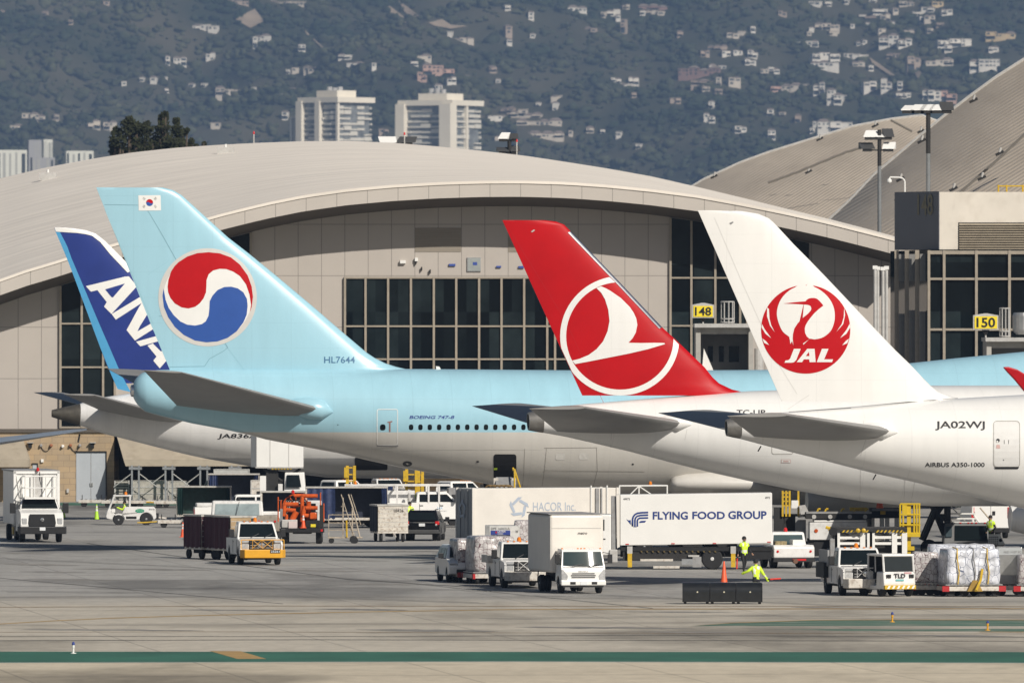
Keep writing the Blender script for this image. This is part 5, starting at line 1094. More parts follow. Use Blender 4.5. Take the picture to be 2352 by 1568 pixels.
mb = MB(); fp = [KE.loc(x, y, 0) for x, y in ((1753 / 1.7415, 0),)]; a = KE.loc(1008, 850); mb.prism([(a.x - .12, a.z - .2), (a.x + .25, a.z - .2), (a.x + .02, a.z + .2), (a.x - .16, a.z + .22)], -.03, .03, CLEANW); mb.build('antenna', KE.fus)
# wing root fairing and the nearer engine seen below the red-finned aircraft
fa = KE.side(1550, 1112, -.6); mb = MB(); vs = []; n = 24; prof = [(1546, 1096, 1126, .05), (1556, 1090, 1133, .35), (1580, 1084, 1137, .7), (1640, 1080, 1140, 1.0), (1720, 1080, 1142, 1.15), (1780, 1084, 1160, 1.1), (2100, 1084, 1164, 1.1)]
for x, ya, yb, bulge in prof:
    z0 = KE.loc(x, yb, 3.2); z1 = KE.loc(x, ya, 3.2); zc = (z0.z + z1.z) / 2; hh = (z1.z - z0.z) / 2
    for i in range(n): th = 2 * math.pi * i / n; vs.append((z0.x, -1.6 - (1.25 + bulge * .75) * max(-1, math.cos(th)), zc + hh * math.sin(th)))
mb.add(vs, [(k * n + i, k * n + (i + 1) % n, (k + 1) * n + (i + 1) % n, (k + 1) * n + i) for k in range(len(prof) - 1) for i in range(n)] + [tuple(range(n))], mat('fairing_pale_grey', (.60, .575, .53), .35, var=.06)); mb.build('wing_fairing', KE.root, smooth=60)
e1 = KE.loc(1852, 1150, 9.5); mb = MB(); mb.lathe(e1 - Vector((0, 0, .05)), (1, 0, 0), [(.4, 0), (.62, .02), (.78, .9), (.86, 2.4), (.84, 4.2), (.72, 4.9), (.66, 4.6)], MT['fairing_pale_grey'], 28); mb.build('engine', KE.root, smooth=40)
mb = MB(); e2 = KE.loc(1950, 1120, 9.5); mb.hexa([(e2.x - 2, e2.y - .15, e1.z + .6), (e2.x + 2, e2.y - .15, e1.z + .6), (e2.x + 2, e2.y + .15, e1.z + .6), (e2.x - 2, e2.y + .15, e1.z + .6)], [(e2.x - 1, e2.y - .12, e1.z + 2), (e2.x + 2.4, e2.y - .12, e1.z + 2), (e2.x + 2.4, e2.y + .12, e1.z + 2), (e2.x - 1, e2.y + .12, e1.z + 2)], MT['fairing_pale_grey']); mb.build('engine_pylon', KE.root)
w0 = KE.loc(1720, 1100, 2.9); mb = MB(); vs = []
for a, c, h in ((w0, 13, .7), (KE.loc(2120, 1060, 26), 4.6, .2)): vs += [a, a + Vector((c * .55, 0, h)), a + Vector((c, 0, 0)), a + Vector((c * .5, 0, -h))]
mb.add(vs, [(i, (i + 1) % 4, 4 + (i + 1) % 4, 4 + i) for i in range(4)] + [(0, 1, 2, 3), (4, 5, 6, 7)], PGREY); mb.build('wing', KE.root, smooth=60)
KE.gear(31, 2.6, 3.4)
# ---- dark blue finned aircraft (farthest)
AN = Plane('blue_fin_airliner', 'white airliner with dark blue tail fin lettered ANA, farthest of the row', 119, 705, 8, 'airliners parked side by side')
top = [(119, 941), (182, 927), (230, 914), (268, 906), (380, 894), (574, 872), (754, 860), (900, 856), (3000, 856)]
bot = [(119, 957.5), (182, 976), (244, 997), (366, 1028), (373, 1031), (468, 1052), (571, 1070), (640, 1081), (702, 1090), (754, 1096), (850, 1098), (3000, 1098)]
AN.fuselage(top, bot, [181, 190, 210, 244, 300, 366, 420, 468, 520, 571, 640, 702, 754, 850, 1100, 1600, 2100], 1.0, skin_mat('white_over_grey_aircraft', (.74, .73, .71), (.40, .40, .40), AN.loc(600, 1052, 2.5).z, streak=.1), nose=[(2, .97, -.1), (4, .85, -.3), (6, .62, -.6), (7.4, .35, -.9), (8.2, .08, -1.1)])
cone(AN, 119, 183, 941, 957.5, 926.6, 976.4, mat('dark_exhaust_metal', (.15, .135, .11), .45, metal=.6, var=.35, scale=2), hole=.9)
ALB, ADB = mat('pale_blue_fin', (.08, .33, .58), .4, var=.06, spec=.3), mat('deep_blue_fin', (.02, .04, .21), .4, var=.12, scale=.6, spec=.3)
Z5 = lambda pts: zz(0, 700, 2.614, pts)
AN.fin(Z5([(565, 545), (700, 550), (800, 560), (900, 577), (1000, 612), (1100, 690), (1200, 790), (1300, 890), (1385, 990)]) + [(345, 668), (400, 735), (450, 800), (490, 850), (520, 880)], [(123.6, 521), (167, 626), (211, 746), (243, 833), (266, 885), (275, 905)], ADB, tc=.095, cmax=7)
fa_ = lambda o: (lambda x, y: AN.onfin(x, y, o))
mb = MB(); bd = [(138, 534), (154, 565), (164, 593), (184, 640), (228, 744), (255, 806), (277, 857), (300, 900)]; te = [(124.5, 525), (140, 561), (153, 592), (172, 641), (210.5, 745), (232.5, 804), (254, 857), (270, 893)]
decal(mb, bd + te[::-1], fa_(.010), ALB, 9); finish(mb, 'pale_blue_band', AN.finob)
mb = MB(); e = Z5([(566, 546), (700, 551), (800, 561), (900, 578), (1000, 613), (1100, 691), (1200, 791), (1300, 891), (1388, 992)]); i_ = Z5([(585, 592), (700, 600), (800, 606), (890, 618), (960, 636), (1045, 700), (1150, 830), (1250, 935), (1330, 1020)])
decal(mb, e + i_[::-1], fa_(.03), CLEANW, 2.5); finish(mb, 'white_leading_edge', AN.finob)
ZA = lambda pts: zz(300, 1080, 3.7325, pts)
mb = MB()
for p in ([(160, 240), (235, 322), (332, 300), (345, 318), (470, 478), (430, 545), (540, 655), (920, 240), (800, 95), (740, 98)],
          [(543, 655), (605, 740), (990, 490), (940, 570), (765, 895), (890, 1052), (1180, 868), (1140, 790), (925, 915), (960, 840), (1085, 640), (1000, 380)],
          [(905, 1068), (970, 1137), (1260, 1055), (1240, 975)], [(1075, 1125), (1155, 1095), (1275, 1215), (1320, 1190), (1400, 1300), (1258, 1465), (1162, 1350), (1210, 1290)]): decal(mb, ZA(p), fa_(.014), CLEANW, 9)
lo = finish(mb, 'fin_lettering', AN.finob)
mb = MB(); decal(mb, ZA([(445, 288), (740, 200), (560, 410), (535, 400)]), fa_(.022), ADB, 9); finish(mb, 'lettering_gap', lo)
nr = (442, 967); AN.stab(nr, (222, 938), (217, 907), (147, 905), 1.4, 9.6, PGREY, 'tailplane', 1); AN.stab(nr, (222, 938), (217, 907), (147, 905), 1.4, 9.6, PGREY, 'tailplane', -1)
mb = MB(); decal_text(mb, 'JA836A', 499, 1008.5, 92, 13, lambda x, y: AN.side(x, y, .012), INK, bold=.02, shear=.25); finish(mb, 'registration_lettering', AN.fus)
mb = MB(); decal(mb, rrect(815, 890, 1049, 1079, 4), lambda x, y: AN.side(x, y, .014), MT['cargo_hold_dark'], 12); finish(mb, 'cargo_door', AN.fus)
AN.gear(29, 4.5, 4)
# ---- wing tip reaching in from the picture edge
WP = Plane('parked_airliner', 'airliner outside the picture showing only its slim grey wing tip', -520, 690, 4)
mb = MB(); vs = []
for (x, ya, yb, q, dt) in ((-400, 1032, 1062, 0, 3.5), (0, 1004, 1021, 0, 2.2), (170, 985.5, 993.5, 0, 1.1), (199, 984, 987, 0, .25)):
    a = WP.loc(x, ya, q); b = WP.loc(x, yb, q); m_ = (a + b) / 2; vs += [a, m_ + Vector((0, dt, .0)), b, m_ + Vector((0, -dt, -.05))]
mb.add(vs, [(4 * k + i, 4 * k + (i + 1) % 4, 4 * k + 4 + (i + 1) % 4, 4 * k + 4 + i) for k in range(3) for i in range(4)] + [(0, 1, 2, 3), (12, 13, 14, 15)], mat('blue_grey_wing', (.36, .40, .45), .3, metal=.3)); mb.build('wing', WP.root, smooth=50)
p = WP.loc(183, 997); mb = MB(); mb.cyl(p, p + Vector((-.1, 0, -.5)), .06, DARK, n=6); mb.build('static_fitting', WP.root)
mb = MB(); a = WP.loc(-400, 1047); mb.lathe((a.x - 36, 0, 5.2), (1, 0, 0), [(.1, 0), (1.6, 3), (2, 6), (2, 30), (1.2, 36), (.1, 39)], PWHITE, 24); mb.build('fuselage', WP.root, smooth=40)
# ---------------------------------------------------------------- vehicle kit (local frame: x forward, y to its own left, z up)
def arches(prof, wheels, r):
    # bottom outline of a body side from front to back with wheel arches cut out; wheels: x of axles, front first
    pts = []
    for wx in wheels:
        pts += [(wx + r * math.cos(math.pi * i / 8), .0 + r * math.sin(math.pi * i / 8)) for i in range(9)]
    return pts
_wm = {}
def wheel(root, x, y, r, w_=.24, rim=True, rimm=None, name='wheel'):
    if 'tyre' not in _wm:
        mb = MB(); mb.lathe((0, -.5, 0), (0, 1, 0), [(.62, 0), (.9, 0), (1, .14), (1, .86), (.9, 1), (.62, 1)], RUBBER, 22); o = mb.build('tyre', smooth=35); _wm['tyre'] = o.data; bpy.data.objects.remove(o)
        mb = MB(); mb.lathe((0, -.47, 0), (0, 1, 0), [(.14, -.06), (.2, 0), (.5, .06), (.62, .02), (.63, .1), (.63, .84), (.62, .92), (.5, .88), (.2, .94), (.14, 1.0)], STEEL, 18); o = mb.build('rim', smooth=30); _wm['rim'] = o.data; bpy.data.objects.remove(o)
    o = link(name, _wm['tyre'], root, (x, y, r)); o.scale = (r, w_, r)
    if rim:
        k = 'rim' if rimm is None else 'rim' + rimm.name
        if k not in _wm: d = _wm['rim'].copy(); d.materials.clear(); d.materials.append(rimm); _wm[k] = d
        link('rim', _wm[k], o)
    return o
def place(name, label, cat, x, y, head, group=None, dy=0):
    p = gp(x, y); return thing(name, label, cat, (p[0], p[1] + dy, 0), R(head), group)
def part(root, name, mb, bevel=0, smooth=None, label=None): return mb.build(name, root, bevel=bevel, smooth=smooth, label=label)
def bxp(root, name, *a, bevel=0): mb = MB(); mb.box(*a); return mb.build(name, root, bevel=bevel)
def inset(pts, k=.08):
    c = sum((Vector(p) for p in pts), Vector()) / len(pts); return [tuple(Vector(p).lerp(c, k)) for p in pts]
def panel(root, name, pts, m, off=.012, th=.02):
    P = [Vector(p) for p in pts]; n = (P[1] - P[0]).cross(P[2] - P[0]).normalized(); c = sum(P, Vector()) / len(P)
    if n.dot(c - Vector((0, 0, c.z))) < 0 and abs(n.z) < .9: n = -n
    mb = MB(); k = len(P); mb.add([p + n * off for p in P] + [p + n * (off - th) for p in P], [tuple(range(k)), tuple(range(2 * k - 1, k - 1, -1))] + [(i, (i + 1) % k, k + (i + 1) % k, k + i) for i in range(k)], m)
    return mb.build(name, root)
def beacon(root, x, y, z, m=None): mb = MB(); mb.lathe((x, y, z), (0, 0, 1), [(.09, 0), (.10, .03), (.08, .16), (.03, .2)], m or AMBL, 10); return mb.build('beacon', root, smooth=40)
def mirror(root, x, s, y, z, big=1.0):
    mb = MB(); mb.box(x - .05, x + .05, min(s * y, s * (y + .24)) , max(s * y, s * (y + .24)), z - .04, z + .0, BLACK); mb.box(x - .07, x + .07, min(s * (y + .12), s * (y + .36)), max(s * (y + .12), s * (y + .36)), z - .02, z + .36 * big, BLACK); return mb.build('mirror', root, bevel=.03)
def pickup(root, L=5.9, W=2.0, paint=WHITE, crew=False, bed=True, bumper='chrome', guard=None, lights=True, bar=True, plate=None, beac=True, roofl=True, badge=True, hood_z=1.28):
    f = L / 2; wf, wr = f - .98, -f + 1.15; r = .40
    ar = []
    for wx in (wf, wr): ar.append([(wx + .47 * math.cos(math.pi * i / 8), .42 + .47 * math.sin(math.pi * i / 8)) for i in range(9)])
    cabf = f - 1.55; cabr = cabf - (2.35 if crew else 1.65)
    prof = [(f, .55), (f + .03, .95), (f - .02, hood_z - .06), (f - .25, hood_z), (cabf + .1, hood_z + .10), (cabr, hood_z + .10), (cabr - .02, hood_z + .10), (-f, hood_z + .06), (-f, .55)]
    prof = prof + [(wr - .47, .5)] + ar[1][::-1][0:0] + [(p[0], p[1]) for p in reversed(ar[1])] + [(wr + .47, .48), (wf - .47, .48)] + [(p[0], p[1]) for p in reversed(ar[0])] + [(wf + .47, .5)]
    mb = MB(); mb.prism(prof, -W / 2, W / 2, paint); part(root, 'body', mb, .05)
    mb = MB(); mb.box(-f + .2, f - .3, -W / 2 + .25, W / 2 - .25, .35, .6, DARK); part(root, 'chassis', mb)
    z0, z1 = hood_z + .09, 2.02; wb, wt = W / 2 - .03, W / 2 - .17
    wfn = lambda z: wb + (wt - wb) * (z - z0) / (z1 - z0)
    g = [(cabf + .05, z0), (cabf - .55, z1 - .05), (cabf - .75, z1), (cabr + .2, z1), (cabr + .05, z1 - .06), (cabr - .02, z0)]
    mb = MB(); mb.prism(g, -1, 1, paint, wf=wfn); cab = part(root, 'cab', mb, .05)
    a, b = (cabf + .05, z0), (cabf - .55, z1 - .05)
    fx = lambda t: (a[0] + (b[0] - a[0]) * t, a[1] + (b[1] - a[1]) * t)
    (x0, q0), (x1, q1) = fx(.08), fx(.93)
    ws = [(x0, -wfn(q0) + .09, q0), (x0, wfn(q0) - .09, q0), (x1, wfn(q1) - .10, q1), (x1, -wfn(q1) + .10, q1)]
    panel(root, 'windshield', ws, GLASS)
    spans = [(cabf - .18, cabf - 1.02), (cabf - 1.12, cabr + .18)] if crew else [(cabf - .18, cabr + .22)]
    for s in (-1, 1):
        for k, (u0, u1) in enumerate(spans):
            zt_ = z1 - .13; zb_ = z0 + .05
            tl0 = u0 - (.42 if k == 0 else 0)
            pts = [(u0, s * wfn(zb_), zb_), (tl0, s * wfn(zt_), zt_), (u1, s * wfn(zt_), zt_), (u1, s * wfn(zb_), zb_)]
            P = [Vector(p) for p in pts]; mb = MB(); o = Vector((0, s * .014, 0)); mb.add([p + o for p in P] + [p - o for p in P], [(0, 1, 2, 3), (7, 6, 5, 4)] + [(i, (i + 1) % 4, 4 + (i + 1) % 4, 4 + i) for i in range(4)], GLASS); part(root, 'side_window', mb)
        mirror(root, cabf - .12, s, W / 2 - .02, z0 + .08)
        mb = MB()
        for u0, u1 in spans:
            mb.box(u1 + .02, u1 + .2, s * (W / 2) - .02, s * (W / 2) + .025, hood_z - .10, hood_z - .05, BLACK)
        part(root, 'door_handle', mb)
    panel(root, 'rear_window', [(cabr + .0, -wb + .25, z0 + .12), (cabr + .0, wb - .25, z0 + .12), (cabr + .05, wt - .2, z1 - .14), (cabr + .05, -wt + .2, z1 - .14)], GLASS, off=.03)
    if bed:
        mb = MB(); mb.box(-f + .12, cabr - .12, -W / 2 + .14, W / 2 - .14, hood_z + .02, hood_z + .11, DARK); part(root, 'bed_liner', mb)
    for s in (-1, 1):
        mb = MB(); mb.box(f - .10, f + .045, s * .78 - .16, s * .78 + .16, .76, 1.16, LAMP); part(root, 'headlight', mb, .03)
        mb = MB(); mb.box(-f - .03, -f + .06, s * (W / 2 - .12) - .09, s * (W / 2 - .12) + .09, .75, 1.15, REDL); part(root, 'tail_light', mb)
    mb = MB(); mb.box(f - .02, f + .05, -.60, .60, .70, 1.18, BLACK)
    for k in range(3): mb.box(f + .03, f + .07, -.56, .56, .80 + k * .12, .835 + k * .12, GREYP)
    gr = part(root, 'grille', mb, .01)
    if badge: mb = MB(); mb.lathe((f + .06, 0, .93), (1, 0, 0), [(.12, 0), (.12, .03), (.04, .04)], CHROME, 14); o = part(root, 'badge', mb); o.scale = (1, 1.5, 1)
    bm_ = {'chrome': CHROME, 'yellow': AMBER, 'white': DWHITE, 'black': BLACK}[bumper]
    if bumper in ('yellow', 'white'):
        mb = MB(); mb.prism([(f + .05, -1.02), (f + .45, -.85), (f + .45, .95), (f + .05, 1.15), (f - .05, 1.15), (f - .05, -1.02)], .34, .74, bm_, axis='z'); part(root, 'bumper', mb, .03)
    else:
        mb = MB(); mb.box(f - .05, f + .16, -W / 2 + .02, W / 2 - .02, .45, .68, bm_); part(root, 'bumper', mb, .05)
    if guard:
        mb = MB(); zt_ = 1.2
        path = [(f + .3, -1.0, .78), (f + .25, -1.0, zt_), (f + .25, 1.05, zt_), (f + .3, 1.05, .78)]; mb.tube(path, .025, guard)
        for a_, b_ in (((-.45, .8), (0, 1.2)), ((0, 1.2), (.5, .8)), ((-.45, 1.2), (.05, .8)), ((.05, .8), (.5, 1.2)), ((-.45, .78), (-.45, 1.2)), ((.52, .78), (.52, 1.2)), ((0, .8), (0, 1.2))): mb.cyl((f + .26, a_[0], a_[1]), (f + .26, b_[0], b_[1]), .013, guard, n=5)
        part(root, 'bumper_guard', mb)
    if plate: mb = MB(); mb.text(plate, (f + .47, .40, .60), (0, 1, 0), (0, 0, 1), .42, .1, PLATE, bold=.01); mb.box(f + .44, f + .46, .37, .85, .57, .73, BLACK); part(root, 'number_plate', mb)
    mb = MB(); mb.box(-f - .1, -f + .04, -W / 2 + .05, W / 2 - .05, .5, .66, CHROME); part(root, 'rear_bumper', mb, .03)
    mb = MB(); mb.box(cabf + .02, cabf + .16, -W / 2 + .16, W / 2 - .16, hood_z + .085, hood_z + .115, BLACK); mb.box(f - .12, f + .04, -.85, .85, .26, .36, BLACK)
    for y in (-.35, .3): mb.tube([(cabf + .07, y, z0 + .03), (cabf - .12, y + .42, z0 + .22)], .014, BLACK)
    part(root, 'cowl_and_wipers', mb)
    mb = MB()
    for s in (-1, 1):
        for x in [cabf + .02] + [u[1] + .0 for u in spans]: mb.box(x - .012, x + .012, s * W / 2 - .012, s * W / 2 + .006, .55, hood_z + .02, DARK)
    part(root, 'door_seam', mb)
    for x in (wf, wr):
        for s in (-1, 1): wheel(root, x, s * (W / 2 - .13), r, .26)
    if roofl:
        for k in (-2, -1, 0, 1, 2): mb = MB(); mb.box(cabf - .7, cabf - .62, k * .28 - .04, k * .28 + .04, z1 - .01, z1 + .035, AMBL); part(root, 'roof_marker', mb)
    if beac: beacon(root, cabf - 1.1, 0, z1)
    return dict(f=f, W=W, cabf=cabf, cabr=cabr, z1=z1, wr=wr, hz=hood_z)
def small_wheels(root, xs, ys, r=.19, w_=.12):
    for x in xs:
        for y in ys: wheel(root, x, y, r, w_, rim=False)
def dolly(root, L=3.2, W=2.2, h=.52, m=DWHITE, wx=None, wy=None, bar=True, ends=True):
    mb = MB(); mb.box(-L / 2, L / 2, -W / 2, W / 2, h - .24, h - .04, m); part(root, 'deck', mb, .02)
    mb = MB()
    for k in range(8): x = -L / 2 + L * (k + .5) / 8; mb.cyl((x, -W / 2 + .08, h - .02), (x, W / 2 - .08, h - .02), .05, STEEL, n=6)
    part(root, 'rollers', mb)
    small_wheels(root, wx or (-L * .36, L * .36), wy or (-W * .38, W * .38), .2, .16)
    if ends:
        for s in (-1, 1): mb = MB(); mb.box(s * L / 2 - .16, s * L / 2 + .16, -W / 2 - .012, -W / 2 + .1, h - .26, h - .02, REDINK); part(root, 'corner_reflector', mb)
    if bar: mb = MB(); mb.tube([(L / 2, 0, h - .14), (L / 2 + .9, 0, .3), (L / 2 + 1.25, 0, .3)], .045, YELLOW); part(root, 'tow_bar', mb)
def wrap_mat(name, col, netcol, sc=2.6, wd=.035):
    m = bpy.data.materials.new(name); m.use_nodes = True; nt = m.node_tree; b = nt.nodes['Principled BSDF']; L = nt.links.new
    tc = nod(nt, 'ShaderNodeTexCoord'); mp = nod(nt, 'ShaderNodeMapping'); mp.inputs['Scale'].default_value = (1, 1, .8); L(tc.outputs['Object'], mp.inputs[0])
    vo = nod(nt, 'ShaderNodeTexVoronoi', feature='DISTANCE_TO_EDGE'); vo.inputs['Scale'].default_value = sc; L(mp.outputs[0], vo.inputs[0])
    ls = nod(nt, 'ShaderNodeMath', operation='LESS_THAN'); L(vo.outputs[0], ls.inputs[0]); ls.inputs[1].default_value = wd
    n = nod(nt, 'ShaderNodeTexNoise'); n.inputs['Scale'].default_value = 3; n.inputs['Detail'].default_value = 5; L(tc.outputs['Object'], n.inputs[0])
    cr = nod(nt, 'ShaderNodeValToRGB'); L(n.outputs[0], cr.inputs[0]); cr.color_ramp.elements[0].position = .35; cr.color_ramp.elements[0].color = (*[c * .55 for c in col], 1); cr.color_ramp.elements[1].position = .62; cr.color_ramp.elements[1].color = (*col, 1)
    x = nod(nt, 'ShaderNodeMix', data_type='RGBA'); L(ls.outputs[0], x.inputs[0]); L(cr.outputs[0], x.inputs[6]); x.inputs[7].default_value = (*netcol, 1); L(x.outputs[2], b.inputs['Base Color'])
    b.inputs['Roughness'].default_value = .28
    v2 = nod(nt, 'ShaderNodeTexVoronoi'); v2.inputs['Scale'].default_value = 3.5; L(tc.outputs['Object'], v2.inputs[0])
    bp = nod(nt, 'ShaderNodeBump'); bp.inputs['Strength'].default_value = .32; bp.inputs['Distance'].default_value = .1; L(v2.outputs[0], bp.inputs['Height']); L(bp.outputs[0], b.inputs['Normal'])
    MT[name] = m; return m
WRAPW = wrap_mat('white_plastic_netting', (.72, .74, .80), (.10, .12, .19), 3.4, .022)
WRAPS = wrap_mat('silver_plastic_netting', (.60, .57, .56), (.12, .06, .07), 5.5, .035)
def lump(L, W, Hh, m, seed, round_=.12, taper=.06):
    bm = bmesh.new(); bmesh.ops.create_cube(bm, size=1); bmesh.ops.subdivide_edges(bm, edges=bm.edges[:], cuts=9, use_grid_fill=True)
    for v in bm.verts:
        p = v.co; q = Vector((p.x * L, p.y * W, (p.z + .5) * Hh)); k = 1 - taper * (p.z + .5) ** 2
        q.x *= k; q.y *= k
        e = [abs(2 * p.x), abs(2 * p.y), abs(2 * p.z)]; cnt = sum(1 for i in e if i > .98)
        if cnt >= 2: q = q.lerp(Vector((0, 0, Hh / 2)), .025 * (cnt - 1))
        d = noise.noise(q * 1.7 + Vector((seed, 0, 0))) * .06 + noise.noise(q * 4 + Vector((0, seed, 0))) * .035
        n = Vector((p.x, p.y, p.z * .6)).normalized(); q += n * d
        if p.z < -.49: q.z = 0
        v.co = q
    me = bpy.data.meshes.new('load'); bm.to_mesh(me); bm.free(); me.materials.append(m); me.polygons.foreach_set('use_smooth', [True] * len(me.polygons)); return me
def netted(label, x, y, head, L, W, Hh, m, z, seed, straps=(), dy=0, group='netted cargo pallets', loc=None):
    t = place('netted_cargo_pallet', label, 'cargo pallet', x, y, head, group, dy); t.location.z = z
    if loc: t.location = loc
    link('wrapped_load', lump(L, W, Hh, m, seed), t, (0, 0, .04))
    mb = MB(); mb.box(-L / 2 - .06, L / 2 + .06, -W / 2 - .06, W / 2 + .06, 0, .035, ALU); part(t, 'pallet_board', mb)
    for sx, mm in straps:
        mb = MB(); mb.tube([(sx, -W / 2 - .08, .05), (sx + .06, -W / 2 - .09, Hh * .35), (sx - .03, -W / 2 - .08, Hh * .75), (sx, -W / 2 * .92, Hh + .04), (sx, 0, Hh + .10)], .028, mm); part(t, 'strap', mb)
    return t
def cargo_cart(label, x, y, head, L=3.0, W=1.55, Ht=2.15, curtain=BLUET, side=-1, frac=(1.0,), group='covered baggage carts', endp=DWHITE, text=None, dy=0, floor=.62, cat='baggage cart', backp=None, rim=False):
    t = place('baggage_cart', label, cat, x, y, head, group, dy)
    mb = MB(); mb.box(-L / 2, L / 2, -W / 2, W / 2, floor - .14, floor, DWHITE); part(t, 'floor', mb, .02)
    mb = MB(); mb.box(-L / 2 - .05, L / 2 + .05, -W / 2 - .05, W / 2 + .05, Ht - .09, Ht, mat('pale_cart_roof', (.50, .48, .44), .6, var=.2, scale=2, dirt=GRIME, dirt_amt=.4)); part(t, 'roof', mb, .02)
    for sx in (-1, 1):
        for sy in (-1, 1): mb = MB(); mb.box(sx * (L / 2 - .05) - .04, sx * (L / 2 - .05) + .04, sy * (W / 2 - .05) - .04, sy * (W / 2 - .05) + .04, floor, Ht - .09, DWHITE); part(t, 'post', mb)
    for sx in (-1, 1):
        mb = MB(); mb.box(sx * L / 2 - .02, sx * L / 2 + .02, -W / 2 + .02, W / 2 - .02, floor, Ht - .1, endp)
        for k in range(1, 6): z = floor + (Ht - floor) * k / 6; mb.box(sx * L / 2 - .03, sx * L / 2 + .03, -W / 2 + .02, W / 2 - .02, z - .012, z + .012, LGREY)
        e = part(t, 'end_panel', mb)
        if text and sx == 1: mb = MB(); mb.text(text, (L / 2 + .04, .05, Ht - .42), (0, 1, 0), (0, 0, 1), .55, .17, INK, bold=.01); part(t, 'cart_number', mb)
    mb = MB(); mb.box(-L / 2, L / 2, W / 2 - .06, W / 2 - .03, floor, Ht - .1, backp or NAVY); part(t, 'rear_curtain', mb)
    for i, fr in enumerate(frac):                       # each front curtain: (start, end) in fractions of the length
        a, b = fr if isinstance(fr, tuple) else (0, fr); n = 14; vs = []; rg = random.Random(int(x) + i)
        for k in range(n + 1):
            xx = -L / 2 + L * (a + (b - a) * k / n); yy = -W / 2 - .02 + .05 * math.sin(k * 1.7) + rg.uniform(-.02, .02)
            vs += [(xx, yy, floor - .05), (xx + rg.uniform(-.03, .03), yy * .98 - .03, (floor + Ht) / 2), (xx, yy, Ht - .1)]
        mb = MB(); mb.add(vs, [(3 * k + j, 3 * k + 3 + j, 3 * k + 4 + j, 3 * k + 1 + j) for k in range(n) for j in (0, 1)], curtain); part(t, 'curtain', mb, smooth=60)
    for sx in (-1, 1):
        for sy in (-1, 1): wheel(t, sx * L * .36, sy * W * .36, .26, .14, rim=rim, rimm=CLEANW)
    mb = MB(); mb.box(-L * .4, L * .4, -.06, .06, .28, .48, DARK); mb.tube([(L / 2, 0, .5), (L / 2 + .5, 0, .42), (L / 2 + .95, 0, .32)], .04, DWHITE); part(t, 'tow_bar', mb)
    return t
def cone_(label, x, y, hgt, m, group='traffic cones', parent_z=0, loc=None, bands=1):
    p = gp(x, y); t = thing('traffic_cone', label, 'traffic cone', loc or (p[0], p[1], parent_z), 0, group); k = hgt / .9
    mb = MB(); mb.box(-.2 * k, .2 * k, -.2 * k, .2 * k, 0, .035 * k, m if m is CONE_O and bands else BLACK); part(t, 'base', mb, .01)
    mb = MB(); mb.lathe((0, 0, .03 * k), (0, 0, 1), [(.15 * k, 0), (.135 * k, .06), (.03 * k, hgt - .05), (.022 * k, hgt - .03)], m, 16); part(t, 'body', mb, smooth=40)
    for b in range(bands):
        z0 = hgt * (.52 + .2 * b); z1 = z0 + hgt * .13; rr_ = lambda z: .135 * k - (.105 * k) * (z - .06) / (hgt - .11) + .004
        mb = MB(); mb.lathe((0, 0, .03 * k), (0, 0, 1), [(rr_(z0), z0), (rr_(z1), z1)], REFLECT, 16); part(t, 'reflective_band', mb, smooth=40)
    return t
